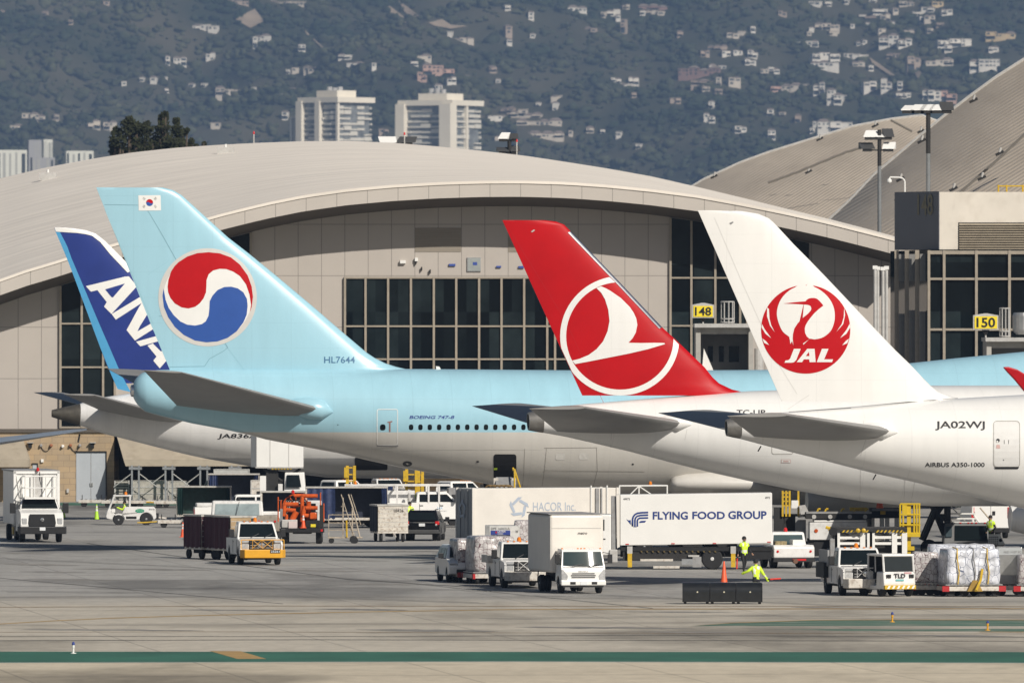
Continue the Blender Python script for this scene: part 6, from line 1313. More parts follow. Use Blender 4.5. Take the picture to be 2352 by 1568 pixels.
# ---------------------------------------------------------------- people
def person(label, loc, rotz, J, B, clothes, headgear=None, vest=True, scale=1.0, sleeves=None):
    """J: joint -> (x, y, z), the figure faces -y; B: material names by limb."""
    t = thing('person', label, 'person', loc, rotz)
    rad = dict(pelvis=.15, waist=.135, chest=.165, neckb=.085, neck=.06, head=.098, crown=.07, ls=.075, le=.05, lw=.036, rs=.075, re=.05, rw=.036, lh=.095, lk=.066, la=.048, rh=.095, rk=.066, ra=.048, lt=.04, rt=.04)
    E = [('pelvis', 'waist'), ('waist', 'chest'), ('chest', 'neckb'), ('neckb', 'neck'), ('neck', 'head'), ('head', 'crown'), ('chest', 'ls'), ('ls', 'le'), ('le', 'lw'), ('chest', 'rs'), ('rs', 're'), ('re', 'rw'), ('pelvis', 'lh'), ('lh', 'lk'), ('lk', 'la'), ('la', 'lt'), ('pelvis', 'rh'), ('rh', 'rk'), ('rk', 'ra'), ('ra', 'rt')]
    names = ['pelvis'] + [n for n in rad if n != 'pelvis']; V = [Vector(J[n]) for n in names]; ri = [rad[n] for n in names]; idx = {n: i for i, n in enumerate(names)}
    Ed = [(idx[a], idx[b]) for a, b in E]; seg = [(a, b) for a, b in E]
    hp = Vector(J['head']); fwd = Vector((0, -1, 0))
    V.append(hp + fwd * .115 + Vector((0, 0, -.02))); ri.append(.018); Ed.append((idx['head'], len(V) - 1))            # nose
    for w_, e in (('lw', 'le'), ('rw', 're')):
        p = Vector(J[w_]); d = (p - Vector(J[e])).normalized(); sd2 = d.cross(fwd).normalized() if abs(d.dot(fwd)) < .95 else Vector((1, 0, 0))
        V.append(p + d * .07); ri.append(.034); pal = len(V) - 1; Ed.append((idx[w_], pal))
        for k, l in ((-1.5, .075), (-.5, .09), (.5, .085), (1.5, .065)):
            V.append(V[pal] + d * .02 + sd2 * k * .018); ri.append(.011); Ed.append((pal, len(V) - 1)); V.append(V[-1] + d * l + fwd * .02); ri.append(.008); Ed.append((len(V) - 2, len(V) - 1))
        V.append(V[pal] - sd2 * .05 + d * .02 + fwd * .02); ri.append(.011); Ed.append((pal, len(V) - 1))                # thumb
    me = bpy.data.meshes.new('body'); me.from_pydata([tuple(v) for v in V], Ed, []); o = bpy.data.objects.new('body', me); COL.objects.link(o)
    sk = o.modifiers.new('skin', 'SKIN'); o.modifiers.new('sub', 'SUBSURF').levels = 1
    for i, r in enumerate(ri): me.skin_vertices[0].data[i].radius = (r, r * (.8 if i < 3 else 1)); me.skin_vertices[0].data[i].use_root = (i == 0)
    bpy.context.view_layer.update(); ev = bpy.data.meshes.new_from_object(o.evaluated_get(bpy.context.evaluated_depsgraph_get())); bpy.data.objects.remove(o)
    def near_seg(p):
        best = None
        for a, b in seg:
            A, Bq = Vector(J[a]), Vector(J[b]); d = Bq - A; s = max(0, min(1, (p - A).dot(d) / max(1e-6, d.length_squared))); dist = (p - (A + d * s)).length / max(rad[a], rad[b])
            if best is None or dist < best[0]: best = (dist, a, b)
        return best[1:]
    def region(p):
        best = (0, *near_seg(p))
        a, b = best[1:]
        if a in ('lh', 'rh', 'lk', 'rk', 'pelvis') and b != 'waist': return 'legs'
        if b in ('lt', 'rt'): return 'shoes'
        if a in ('neckb', 'neck', 'head'): return 'skin'
        if b in ('lw', 'rw') and (p - Vector(J[b])).length < .03 or (p - Vector(J[b])).dot(Vector(J[b]) - Vector(J[a])) > 0 and b in ('lw', 'rw'): return 'hands'
        return 'top'
    mats = []
    me = ev
    me.materials.clear()
    for pl_ in me.polygons:
        m = B[region(pl_.center)]
        if m not in mats: mats.append(m); me.materials.append(m)
        pl_.material_index = mats.index(m); pl_.use_smooth = True
    ob = link('body', me, t)
    c, ch, w_ = Vector(J['pelvis']), Vector(J['chest']), Vector(J['waist'])
    if vest:
        keep = {('pelvis', 'waist'), ('waist', 'chest'), ('chest', 'neckb'), ('chest', 'ls'), ('chest', 'rs')} | ({('ls', 'le'), ('rs', 're'), ('le', 'lw'), ('re', 'rw')} if sleeves else set())
        bm = bmesh.new(); bm.from_mesh(me); bm.normal_update()
        bmesh.ops.delete(bm, geom=[f for f in bm.faces if near_seg(f.calc_center_median()) not in keep], context='FACES')
        for v in bm.verts: v.co += v.normal * .02
        ev = bpy.data.meshes.new('vest'); bm.to_mesh(ev); bm.free(); ev.materials.clear(); ev.materials.append(HIVIS); ev.materials.append(REFLECT)
        for pl_ in ev.polygons:
            pl_.use_smooth = True; pl_.material_index = 0
            if abs(pl_.center.z - (c.z + (ch.z - c.z) * .3)) < .028 or (pl_.center.z > w_.z and abs(abs(pl_.center.x - ch.x) - .10) < .022): pl_.material_index = 1
        link('vest', ev, t)
    hd = Vector(J['head']); top = Vector(J['crown'])
    mb = MB(); mb.lathe(hd + Vector((0, .01, .015)), (top - hd).normalized(), [(.104, 0), (.112, .03), (.108, .08), (.08, .13), (.03, .16)], headgear or mat('dark_hair', (.02, .015, .012), .8), 14); mb.build('beanie' if headgear else 'hair', t, smooth=60)
    mb = MB()
    for s in (-1, 1): mb.lathe(hd + Vector((s * .036, -.088, .01)), (0, -1, 0), [(.016, 0), (.012, .012), (.003, .016)], INK, 8)
    mb.build('eyes', t)
    mb = MB(); mb.box(hd.x - .025, hd.x + .025, hd.y - .104, hd.y - .085, hd.z - .066, hd.z - .056, mat('lip_tone', (.22, .08, .07), .6)); mb.build('mouth', t)
    for s in (-1, 1): mb = MB(); mb.lathe(hd + Vector((s * .095, .01, -.01)), (s, 0, 0), [(.03, 0), (.028, .012), (.01, .02)], SKIN, 8); mb.build('ear', t)
    t.scale = (scale,) * 3
    return t
def sc_(t, k): t.scale = (k, k, k)
def stand(dx=0, arms=None, legs=None, lean=0):
    J = dict(pelvis=(0, 0, .95), waist=(0, -.01 - lean * .3, 1.12), chest=(0, -.01 - lean, 1.36), neckb=(0, -lean * 1.15, 1.50), neck=(0, -.01 - lean * 1.2, 1.56), head=(0, -.02 - lean * 1.3, 1.66), crown=(0, -.01 - lean * 1.35, 1.74),
             ls=(.18, -lean, 1.43), le=(.25, .02, 1.16), lw=(.26, -.07, .92), rs=(-.18, -lean, 1.43), re=(-.25, .02, 1.16), rw=(-.26, -.07, .92),
             lh=(.095, 0, .89), lk=(.11, -.02, .50), la=(.11, .02, .09), lt=(.12, -.15, .045), rh=(-.095, 0, .89), rk=(-.11, -.02, .50), ra=(-.11, .02, .09), rt=(-.12, -.15, .045))
    for d in (arms, legs):
        if d: J.update(d)
    return J
DARKC = mat('black_work_cloth', (.018, .018, .02), .85, var=.3, scale=6)
CL = dict(legs=DARKC, shoes=BLACK, skin=SKIN, hands=SKIN, top=DARKC)
# ================================================================ the apron, from the picture's left to its right
# ---- white high-lift catering truck
t = place('catering_truck', 'white high-lift catering truck with black grille and railed platform over its cab', 'truck', 80, 1242, -82)
mb = MB(); mb.box(-6.2, 1.0, -1.22, 1.22, .95, 3.95, CLEANW); b = part(t, 'cargo_box', mb, .03)
mb = MB()
for y in (-1.24, 1.24): mb.box(1.0, 1.09, y - .07, y + .07, .95, 3.98, CLEANW)
for z in (.98, 3.9): mb.box(1.0, 1.09, -1.3, 1.3, z - .07, z + .07, CLEANW)
mb.box(-6.25, 1.05, -1.31, 1.31, 3.95, 4.03, GREYP); part(b, 'box_frame', mb)
mb = MB(); mb.box(.95, 1.04, -.2, .4, 2.1, 3.8, LGREY); part(b, 'front_door', mb)
mb = MB(); mb.box(1.05, 2.9, -.85, .98, 2.42, 2.52, CLEANW)
for x in (1.15, 2.85):
    for y in (-.82, -.3, .35, .95): mb.cyl((x, y, 2.5), (x, y, 3.72), .035, CLEANW, n=6)
for z in (3.05, 3.7):
    mb.tube([(1.1, -.82, z), (2.85, -.82, z), (2.85, .95, z), (1.1, .95, z)], .035, CLEANW)
mb.tube([(1.06, -.95, 2.5), (1.06, -1.15, 3.8)], .03, CLEANW); mb.tube([(1.08, -1.1, 2.6), (1.08, -.7, 3.75)], .03, CLEANW); part(t, 'platform', mb)
mb = MB(); mb.tube([(2.8, .0, 3.95), (2.82, .0, 3.5), (2.9, .1, 3.1)], .03, BLACK); part(t, 'cable', mb)
beacon(t, 1.2, .05, 3.98, REDL)
prof = [(4.2, .62), (4.24, 1.0), (4.16, 1.52), (3.95, 1.66), (2.75, 1.86), (1.2, 1.86), (1.2, .62)] + [(2.72, .6)] + [(3.25 + .55 * math.cos(a), .52 + .55 * math.sin(a)) for a in [math.pi - math.pi * i / 8 for i in range(9)]] + [(3.82, .6)]
mb = MB(); mb.prism(prof, -1.2, 1.2, CLEANW); part(t, 'hood', mb, .1)
wfn = lambda z: 1.13 - .16 * (z - 1.84) / .62
mb = MB(); mb.prism([(2.85, 1.85), (2.2, 2.40), (1.25, 2.42), (1.2, 1.85)], -1, 1, CLEANW, wf=wfn); part(t, 'cab', mb, .05)
panel(t, 'windshield', [(2.81, -1.03, 1.89), (2.81, 1.03, 1.89), (2.23, .91, 2.38), (2.23, -.91, 2.38)], GLASS)
for s in (-1, 1):
    panel(t, 'side_window', [(2.6, s * 1.13, 1.9), (2.15, s * 1.01, 2.34), (1.4, s * 1.01, 2.34), (1.4, s * 1.13, 1.9)], GLASS)
    mb = MB(); mb.box(2.5, 2.6, s * 1.0 - .02, s * 1.34 + .02, 1.86, 1.9, BLACK) if s > 0 else mb.box(2.5, 2.6, s * 1.34 - .02, s * 1.0 + .02, 1.86, 1.9, BLACK)
    mb.box(2.46, 2.62, s * 1.5 - .16, s * 1.5 + .16, 1.62, 2.2, BLACK); part(t, 'mirror', mb, .05)
    mb = MB(); mb.box(4.05, 4.25, s * 1.0 - .16, s * 1.0 + .16, 1.0, 1.38, LAMP); part(t, 'headlight', mb, .06)
mb = MB(); mb.prism([(-.74, .90), (.74, .90), (.78, 1.1), (.70, 1.6), (-.70, 1.6), (-.78, 1.1)], 4.16, 4.30, BLACK, axis='x'); part(t, 'grille', mb, .03)
mb = MB(); mb.lathe((4.30, 0, 1.28), (1, 0, 0), [(.12, 0), (.11, .03), (.03, .04)], CHROME, 14); part(t, 'badge', mb)
mb = MB(); mb.prism([(4.1, -1.4), (4.5, -1.28), (4.5, 1.28), (4.1, 1.4)], .48, .90, BLACK, axis='z'); part(t, 'bumper', mb, .04)
mb = MB(); mb.box(4.5, 4.52, -.16, .16, .68, .86, PLATE); part(t, 'number_plate', mb)
mb = MB(); mb.box(-6, 3.6, -.45, .45, .5, .9, DARK); mb.box(-1.2, 1.0, -1.2, -.9, .3, .92, BLACK); mb.box(-.6, .2, -1.25, -1.05, .4, .8, YELLOW); part(t, 'chassis', mb)
for x in (3.25, -4.3):
    for s in (-1, 1): wheel(t, x, s * 1.04, .46, .3)
for s in (-1, 1): wheel(t, -4.3, s * .6, .46, .3)
# ---- green cones and the baggage tractor with its driver
cone_('lime green cone nearer the catering truck', 145, 1189, .98, LIME, 'lime green cones', bands=2)
cone_('lime green cone nearer the white baggage tractor', 222, 1193, .98, LIME, 'lime green cones', bands=2)
t = place('baggage_tractor', 'white baggage tractor with open cab and green oval emblem, a driver at the wheel', 'baggage tractor', 300, 1205, 183)
prof = [(1.48, .42), (1.52, .55), (1.42, .95), (1.30, 1.05), (.92, .62), (.58, .62), (.42, .98), (.36, 1.12), (-1.42, 1.12), (-1.52, 1.0), (-1.56, .45), (-1.45, .35)] + [(-.95 + .42 * math.cos(a), .36 + .42 * math.sin(a)) for a in [math.pi - math.pi * i / 8 for i in range(9)]] + [(-.4, .32), (.35, .32)] + [(.75 + .38 * math.cos(a), .34 + .36 * math.sin(a)) for a in [math.pi - math.pi * i / 8 for i in range(9)]] + [(1.2, .35)]
mb = MB(); mb.prism(prof, -.72, .72, WHITE); part(t, 'body', mb, .04)
mb = MB()
for s in (-.66, .66): mb.tube([(1.32, s, 1.0), (1.02, s, 1.78), (.02, s, 1.80)], .055, WHITE); mb.tube([(.05, s, 1.78), (.08, s, 1.1)], .06, WHITE)
part(t, 'cab_frame', mb)
mb = MB(); mb.box(-.05, 1.08, -.72, .72, 1.76, 1.84, WHITE); part(t, 'roof', mb, .03)
mb = MB(); mb.box(-.02, .0, -.6, .6, 1.15, 1.74, GLASS); part(t, 'rear_window', mb)
panel(t, 'windshield', [(1.30, -.58, 1.05), (1.30, .58, 1.05), (1.04, .58, 1.72), (1.04, -.58, 1.72)], mat('clear_screen', (.10, .13, .14), .08, var=0))
mb = MB(); mb.box(.1, .55, -.5, .5, .6, .72, BLACK); mb.box(.06, .16, -.5, .5, .7, 1.2, BLACK); part(t, 'seat', mb, .03)
mb = MB(); mb.lathe((.80, .1, 1.18), (.8, 0, .6), [(.17, 0), (.17, .03)], BLACK, 14); mb.cyl((.8, .1, 1.18), (1.05, .1, .85), .025, BLACK); part(t, 'steering_wheel', mb)
mb = MB(); mb.box(.96, 1.18, .735, .75, .78, 1.0, CLEANW); part(t, 'sign_card', mb)
mb = MB(); OV = mat('green_emblem', (.02, .26, .16), .4); mb.add([(-.55 + .28 * math.cos(2 * math.pi * i / 24), .735, .88 + .12 * math.sin(2 * math.pi * i / 24)) for i in range(24)], [tuple(range(24))], OV)
mb.text('BAGGAGE', (-.36, .742, .855), (-1, 0, 0), (0, 0, 1), .38, .06, mat('pale_green_ink', (.45, .65, .4), .5), bold=.005); part(t, 'emblem', mb)
mb = MB(); mb.text('BTE-416', (-1.12, .735, .93), (-1, 0, 0), (0, 0, 1), .34, .07, INK, bold=.01); part(t, 'fleet_number', mb)
mb = MB(); mb.box(-.35, .3, .70, .735, .38, .54, BLACK); part(t, 'step', mb)
mb = MB(); mb.box(-1.72, -1.5, -.3, .3, .36, .72, BLACK); mb.cyl((-1.7, 0, .45), (-2.2, 0, .4), .06, DWHITE); part(t, 'tow_hitch', mb)
for s in (-1, 1): mb = MB(); mb.box(1.46, 1.54, s * .5 - .12, s * .5 + .12, .62, .82, LAMP); part(t, 'headlight', mb, .02)
for s in (-1, 1): wheel(t, .75, s * .62, .33, .22); wheel(t, -.95, s * .62, .38, .24)
beacon(t, .3, 0, 1.84)
BT = t.location.copy()
sit = dict(pelvis=(0, 0, .70), waist=(0, -.02, .88), chest=(0, -.04, 1.13), neckb=(0, -.05, 1.27), neck=(0, -.06, 1.33), head=(0, -.08, 1.43), crown=(0, -.07, 1.51), ls=(.18, -.04, 1.20), le=(.22, -.2, .98), lw=(.15, -.42, 1.08), rs=(-.18, -.04, 1.20), re=(-.22, -.2, .98), rw=(-.15, -.42, 1.08),
           lh=(.1, -.05, .68), lk=(.12, -.45, .74), la=(.12, -.62, .68), lt=(.12, -.74, .66), rh=(-.1, -.05, .68), rk=(-.12, -.45, .74), ra=(-.12, -.62, .68), rt=(-.12, -.74, .66))
person('seated driver in yellow hi-vis top with red ear defenders in the baggage tractor', (BT.x - .30, BT.y - .25, .02), R(-90 + 3), sit, dict(CL, top=HIVIS), None, headgear=DARKC, sleeves=True, scale=.93)
# ---- flat dollies beside the block wall
def flat(label, x, y, head=0, L=3.0):
    t = place('flat_dolly', label, 'dolly', x, y, head, 'flat dollies beside the block wall'); dolly(t, L, 1.6, .5, DWHITE, ends=False); mb = MB()
    for k in (-.4, .1, .42): mb.cyl((L * k, -.7, .46), (L * k, -.7, .8), .03, DARK, n=5)
    part(t, 'stake', mb); return t
flat('flat dolly at the foot of the block wall near the catering truck', 225, 1163, 0, 2.6); flat('flat dolly directly below the grey double door', 285, 1164.5, 0, 3.0); flat('flat dolly behind the baggage tractor cab', 345, 1164, 0, 3.0); flat('flat dolly beside the dark green cart', 395, 1165.5, 0, 2.4)
flat('flat white dolly hitched behind the baggage tractor', 412, 1211, 181, 2.6)
# ---- covered carts at left
cargo_cart('covered cart with pale roof and dark green curtains', 468, 1203, 0, 3.3, 1.7, 2.35, GREENT, frac=((0, .12), (.93, 1)), backp=GREENT)
cargo_cart('covered cart with dark interior and blue curtains behind the dark green cart', 537, 1174, 0, 3.3, 1.7, 2.5, BLUET, frac=((0, .18), (.92, 1)), dy=0)
cargo_cart('covered cart with blue curtain corner above the white crew cab pickup', 650, 1222, 0, 2.6, 1.7, 2.45, BLUET, frac=((.86, 1),))
mm = crate(577, 605, 1102, 1158, 700, 'cargo_container', 'small tan container with torn panels between cart and raised catering box', 'cargo container', DWHITE)
cone_('orange cone with white collar standing alone behind the baggage carts', 420, 1233, .86, CONE_O, 'orange traffic cones', bands=2)
# ---- raised catering box under the rear aircraft
Y = 690.0
t = thing('catering_truck', 'catering truck with white box raised on scissor legs beside the farthest aircraft', 'truck', (PX(645, Y), Y, 0), 0)
X0 = t.location.x; zz_ = lambda y: PZ(y, Y); xx = lambda x: PX(x, Y) - X0
mb = MB(); mb.box(xx(590), xx(697), -1.3, 1.2, zz_(1072), zz_(990), CLEANW); b = part(t, 'cargo_box', mb, .03)
mb = MB(); mb.hexa([(xx(576), .2, zz_(1072)), (xx(590) - .01, -1.3, zz_(1072)), (xx(590) - .01, 1.2, zz_(1072)), (xx(576), 1.2, zz_(1072))], [(xx(576), .2, zz_(992)), (xx(590) - .01, -1.3, zz_(990)), (xx(590) - .01, 1.2, zz_(990)), (xx(576), 1.2, zz_(992))], CLEANW); part(b, 'box_end', mb)
mb = MB()
for x in (621, 664): mb.box(xx(x), xx(x) + .03, -1.32, -1.29, zz_(1070), zz_(990), LGREY)
part(b, 'door_seam', mb)
mb = MB(); mb.box(xx(588), xx(698), -1.33, -1.28, zz_(1074), zz_(1071), LGREY)
for k in range(7): mb.box(xx(625 + k * 7), xx(629 + k * 7), -1.3, -1.2, zz_(1077), zz_(1073.5), YELLOW)
part(t, 'platform_edge', mb)
mb = MB()
for yy in (-.9, .9):
    mb.cyl((xx(606), yy, zz_(1132)), (xx(690), yy, zz_(1076)), .09, DARK, n=6); mb.cyl((xx(690), yy, zz_(1132)), (xx(606), yy, zz_(1076)), .09, DARK, n=6)
mb.box(xx(612), xx(640), -1.0, -.7, zz_(1135), zz_(1078), DARK); part(t, 'scissor_lift', mb)
mb = MB(); mb.box(xx(590), xx(706), -1.1, 1.1, .6, zz_(1128), DARK); part(t, 'chassis', mb)
mb = MB(); wfn = lambda z: 1.1
mb.frus((xx(652), xx(706), -1.45, .9), .9, (xx(655), xx(699), -1.1, .8), zz_(1084), CLEANW); part(t, 'cab', mb, .05)
P = [(xx(658), -1.40, zz_(1118)), (xx(693), -1.36, zz_(1118)), (xx(688), -1.16, zz_(1090)), (xx(660), -1.16, zz_(1090))]; panel(t, 'windshield', P, GLASS, off=.05)
mb = MB(); mb.box(xx(598), xx(612), -1.2, .8, .9, zz_(1092), CLEANW); mb.box(xx(613), xx(650), -.9, .8, .9, zz_(1100), DARK); mb.box(xx(640), xx(650), -1.3, -1.1, 1.2, zz_(1110), WHITE); part(t, 'lift_housing', mb)
for s in (-1, 1):
    for x in (604, 700): wheel(t, xx(x), s * .95, .45, .3)
# ---- orange-piped hydrant service truck, seen from behind
t = place('hydrant_truck', 'truck carrying a maze of orange pipes and hose reel, seen from behind', 'service truck', 695, 1247, 90); sc_(t, 1.03)
mb = MB(); mb.box(-1.9, 3.2, -.5, .5, .55, .85, DARK); part(t, 'chassis', mb)
mb = MB(); mb.box(-2.15, -1.95, -1.22, 1.22, .62, .86, BLACK); part(t, 'bumper', mb, .03)
for s in (-1, 1): mb = MB(); mb.box(-2.18, -2.14, s * 1.08 - .06, s * 1.08 + .06, .68, .80, REDL); part(t, 'tail_light', mb)
mb = MB(); mb.box(-2.0, -1.2, -.95, -.2, .88, 1.28, BLACK); part(t, 'tool_box', mb, .02); mb = MB(); mb.box(-2.02, -2.0, -.75, -.48, .92, 1.08, mat('yellow_card', (.75, .62, .03), .5)); part(t, 'yellow_placard', mb)
mb = MB(); mb.box(-2.0, -1.2, .25, 1.1, .88, 1.32, LGREY); part(t, 'step_box', mb, .04); mb = MB(); mb.box(-2.08, -2.0, .25, .72, .84, 1.22, mat('pale_pink_placard', (.62, .52, .50), .5)); part(t, 'placard', mb)
OR_ = ORANGE
def pipe(pts, r, m=OR_): mb = MB(); mb.tube(pts, r, m, n=12); [mb.lathe(Vector(p) - Vector((0, 0, r)), (0, 0, 1), [(r * .2, 0), (r * 1.02, r), (r * .2, r * 2)], m, 12) for p in pts[1:-1]]; return part(t, 'pipe', mb, smooth=45)
pipe([(-1.5, 1.0, 1.5), (-1.5, .95, 2.15), (-1.5, .2, 2.15)], .12); pipe([(-1.5, .0, 1.2), (-1.5, 0, 2.6), (-1.5, -.85, 2.6)], .11); pipe([(-1.6, -.15, 2.05), (-1.6, -.05, 1.55), (-1.6, -.5, 1.5)], .12)
pipe([(-1.65, -.2, 1.95), (-1.65, -.85, 1.95)], .11); pipe([(-1.4, .9, 1.85), (-1.4, .35, 1.8)], .12); pipe([(-1.45, -.2, 2.62), (-1.45, .45, 2.62)], .10)
pipe([(-1.5, .55, 1.3), (-1.5, .3, 1.75)], .17); pipe([(-1.3, -.35, 1.2), (-1.3, -.35, 2.3)], .14); pipe([(-1.5, .85, 1.15), (-1.5, .85, 1.6)], .09)
mb = MB(); mb.box(-1.85, -1.4, -.80, -.42, 1.34, 1.7, ORANGE); part(t, 'pump_housing', mb, .06)
mb = MB(); mb.tube([(-1.0, .35 + .72 * math.cos(R(a)), 1.95 + .72 * math.sin(R(a))) for a in range(0, 181, 15)], .035, ORANGE)
for a in (30, 60, 90, 120, 150): mb.cyl((-1.0, .35, 1.95), (-1.0, .35 + .72 * math.cos(R(a)), 1.95 + .72 * math.sin(R(a))), .03, ORANGE, n=6)
part(t, 'reel_frame', mb)
mb = MB()
for k in range(4): mb.tube([(-.8, .35 + (.4 + .09 * k) * math.cos(R(a)), 1.95 + (.4 + .09 * k) * math.sin(R(a))) for a in range(0, 361, 20)], .04, BLACK)
part(t, 'hose_reel', mb)
mb = MB()
for y, z in ((-1.0, 2.75), (-1.18, 2.2), (1.15, 2.35), (1.3, 2.55)): mb.tube([(-1.5, y, 1.2), (-1.5, y, z)], .035, ORANGE)
mb.tube([(-1.4, 1.1, 2.35), (-.4, 1.35, 2.35)], .03, ORANGE); mb.tube([(-1.4, -1.0, 2.75), (.2, -1.0, 2.75)], .03, ORANGE); part(t, 'rail', mb)
mb = MB(); mb.box(-1.6, -.6, -1.15, -.95, .9, 2.1, DARK); mb.box(-1.6, -.6, 1.05, 1.2, .9, 1.9, STEEL); mb.box(-1.2, .5, -.8, .8, .88, 1.7, mat('dark_red_pump', (.16, .025, .01), .5, var=.4)); part(t, 'pump_bed', mb)
beacon(t, -1.4, .5, 2.72, REDL)
mb = MB(); mb.box(1.2, 3.0, -1.0, 1.0, .9, 2.3, WHITE); part(t, 'cab', mb, .08); mb = MB(); mb.box(1.17, 1.2, -.7, .7, 1.6, 2.15, GLASS); part(t, 'rear_window', mb)
for s in (-1, 1): wheel(t, -1.3, s * .92, .42, .34); wheel(t, 2.4, s * .92, .42, .28)
hp = t.location.copy()
cone_('orange cone with white collars resting on the hydrant truck bumper', 690, 1237, .80, CONE_O, 'orange traffic cones', loc=(hp.x + .08, hp.y - 2.06 * 1.03, .89), bands=2)
# ---- white crew cab pickup and the tan service truck in the middle distance
t = place('pickup_truck', 'white crew cab pickup with covered bed behind the yellow-bumpered pickup', 'pickup truck', 566, 1212, 4); pickup(t, 6.3, 2.0, CLEANW, crew=True, bumper='chrome', hood_z=1.22, beac=False, roofl=False)
mb = MB(); mb.box(-3.05, -.95, -.98, .98, 1.3, 1.52, WHITE); part(t, 'bed_cover', mb, .05)
t = place('push_tractor', 'low cream tractor with wide clear windscreen behind the baggage carts', 'tractor', 545, 1240, -88)
mb = MB(); mb.box(-2.2, 2.0, -1.35, 1.35, .4, 1.25, DARK); part(t, 'body', mb, .06)
mb = MB(); mb.frus((-.9, 1.0, -1.5, 1.5), 1.25, (-.8, .8, -1.42, 1.42), 2.25, WHITE); part(t, 'cab', mb, .08)
panel(t, 'windshield', [(.99, -1.3, 1.42), (.99, 1.25, 1.42), (.84, 1.22, 2.08), (.84, -1.25, 2.08)], mat('pale_glass', (.30, .36, .37), .1, var=.3, scale=1.2))
mb = MB(); mb.tube([(1.05, -.1, 1.4), (1.02, .1, 2.2)], .015, BLACK); mb.lathe((.6, .05, 2.25), (0, 0, 1), [(.1, 0), (.14, .1), (.05, .22)], BLACK, 8); part(t, 'mirror', mb)
for s in (-1, 1): wheel(t, 1.2, s * 1.15, .42, .3); wheel(t, -1.3, s * 1.15, .42, .3)
t = place('tank_truck', 'weathered tan tank truck seen from behind beside the hydrant truck', 'service truck', 614, 1241, 90); sc_(t, .74)
mb = MB(); mb.prism([(-.95, .75), (.95, .75), (.95, 1.62), (.72, 1.95), (-.72, 1.95), (-.95, 1.62)], -1.5, 2.2, mat('weathered_tan_paint', (.34, .30, .25), .6, var=.3, scale=2, dirt=GRIME, dirt_amt=.5), axis='x'); part(t, 'tank_body', mb, .04)
for y, m in ((-.62, REDL), (0, LAMP), (.62, REDL)): mb = MB(); mb.cyl((-1.54, y, 1.5), (-1.5, y, 1.5), .09, m, n=12); part(t, 'tail_light', mb)
mb = MB(); mb.box(-1.6, 2.6, -.8, .8, .45, .74, DARK); part(t, 'chassis', mb)
mb = MB(); mb.box(2.25, 3.6, -.95, .95, .8, 2.2, WHITE); part(t, 'cab', mb, .08)
for s in (-1, 1): wheel(t, -.7, s * .85, .40, .3); wheel(t, 2.7, s * .85, .40, .3)
# ---- yellow-bumpered pickup and its train of curtained carts
t = place('pickup_truck', 'white pickup with deep yellow bumper pulling curtained baggage carts', 'pickup truck', 584, 1294, -82, 'pickups pulling loads'); sc_(t, 1.07); pickup(t, 5.8, 2.03, CLEANW, bumper='yellow', guard=AMBER, plate='25261', hood_z=1.15)
yp = t.location.copy()
cargo_cart('baggage cart with tan end board nearest the yellow-bumpered pickup', 533, 1285, -64, 2.2, 1.2, 2.3, MAROON, frac=(1.0,), endp=mat('tan_board', (.38, .27, .15), .7, var=.3), text='8245')
cargo_cart('maroon-curtained baggage cart in the middle of the short train', 494, 1283, -64, 2.2, 1.0, 2.3, MAROON, frac=(1.0,), endp=MAROON)
cargo_cart('maroon-curtained baggage cart at the end of the short train', 463, 1282, -64, 2.2, 1.0, 2.3, MAROON, frac=(1.0,), endp=MAROON)
# ---- vehicles glimpsed under the rear aircraft
t = place('pickup_truck', 'white pickup with red tail light beyond the hydrant truck', 'pickup truck', 778, 1172, 38, 'white pickups beneath the rear aircraft'); pickup(t, 6.0, 2.0, CLEANW, crew=True, beac=False)
t = place('pickup_truck', 'white pickup facing this way beneath the rear aircraft cargo door', 'pickup truck', 884, 1168, -72, 'white pickups beneath the rear aircraft'); pickup(t, 5.8, 2.0, CLEANW)
t = place('pickup_truck', 'white pickup beyond the crew cab with ladder rack, its red tail light showing', 'pickup truck', 1042, 1175, 32, 'white pickups beneath the rear aircraft'); pickup(t, 6.2, 2.0, CLEANW, crew=True, beac=False)
def lift_mast(label, x, ytop, ybot, Y, w2, cat='loader mast'):
    t = thing('loader_mast', label, cat, (PX(x, Y), Y, 0), 0, 'yellow loader masts'); zt = PZ(ytop, Y); zb_ = max(.3, PZ(ybot, Y))
    for s in (-1, 1): mb = MB(); mb.box(s * w2 - .09, s * w2 + .09, -.1, .1, .12, zt, YELLOW); part(t, 'rail', mb)
    mb = MB()
    k = 0
    z = .5
    while z < zt: mb.box(-w2, w2, -.05, .05, z - .04, z + .04, YELLOW); z += .42
    part(t, 'rungs', mb)
    mb = MB(); mb.box(-w2 - .3, w2 + .3, -.5, .5, 0, .14, DARK); part(t, 'base', mb)
    mb = MB(); mb.box(-w2 - .2, -w2 + .1, -.2, .15, zt - .75, zt - .1, YELLOW); part(t, 'carriage', mb); return t
lift_mast('slim yellow loader mast behind the blue curtained cart', 806, 1069, 1130, 696, .22); lift_mast('yellow loader mast beneath the sky blue aircraft belly', 945, 1077, 1130, 696, .30); lift_mast('narrow yellow loader post beside the wider yellow mast', 966, 1080, 1130, 695, .12)
t = place('power_unit', 'grey boxy ground power unit between black car and star-emblem truck', 'power unit', 1060, 1206, 4)
mb = MB(); mb.box(-.85, .85, -.7, .7, .75, 2.3, GREYP); part(t, 'housing', mb, .03); mb = MB(); mb.box(-.6, -.1, -.72, -.69, 1.1, 1.9, BLACK); part(t, 'vent_grille', mb); mb = MB(); mb.box(-.9, 1.0, -.6, .6, .4, .76, DARK); part(t, 'chassis', mb)
small_wheels(t, (-.55, .6), (-.5, .5), .3, .18)
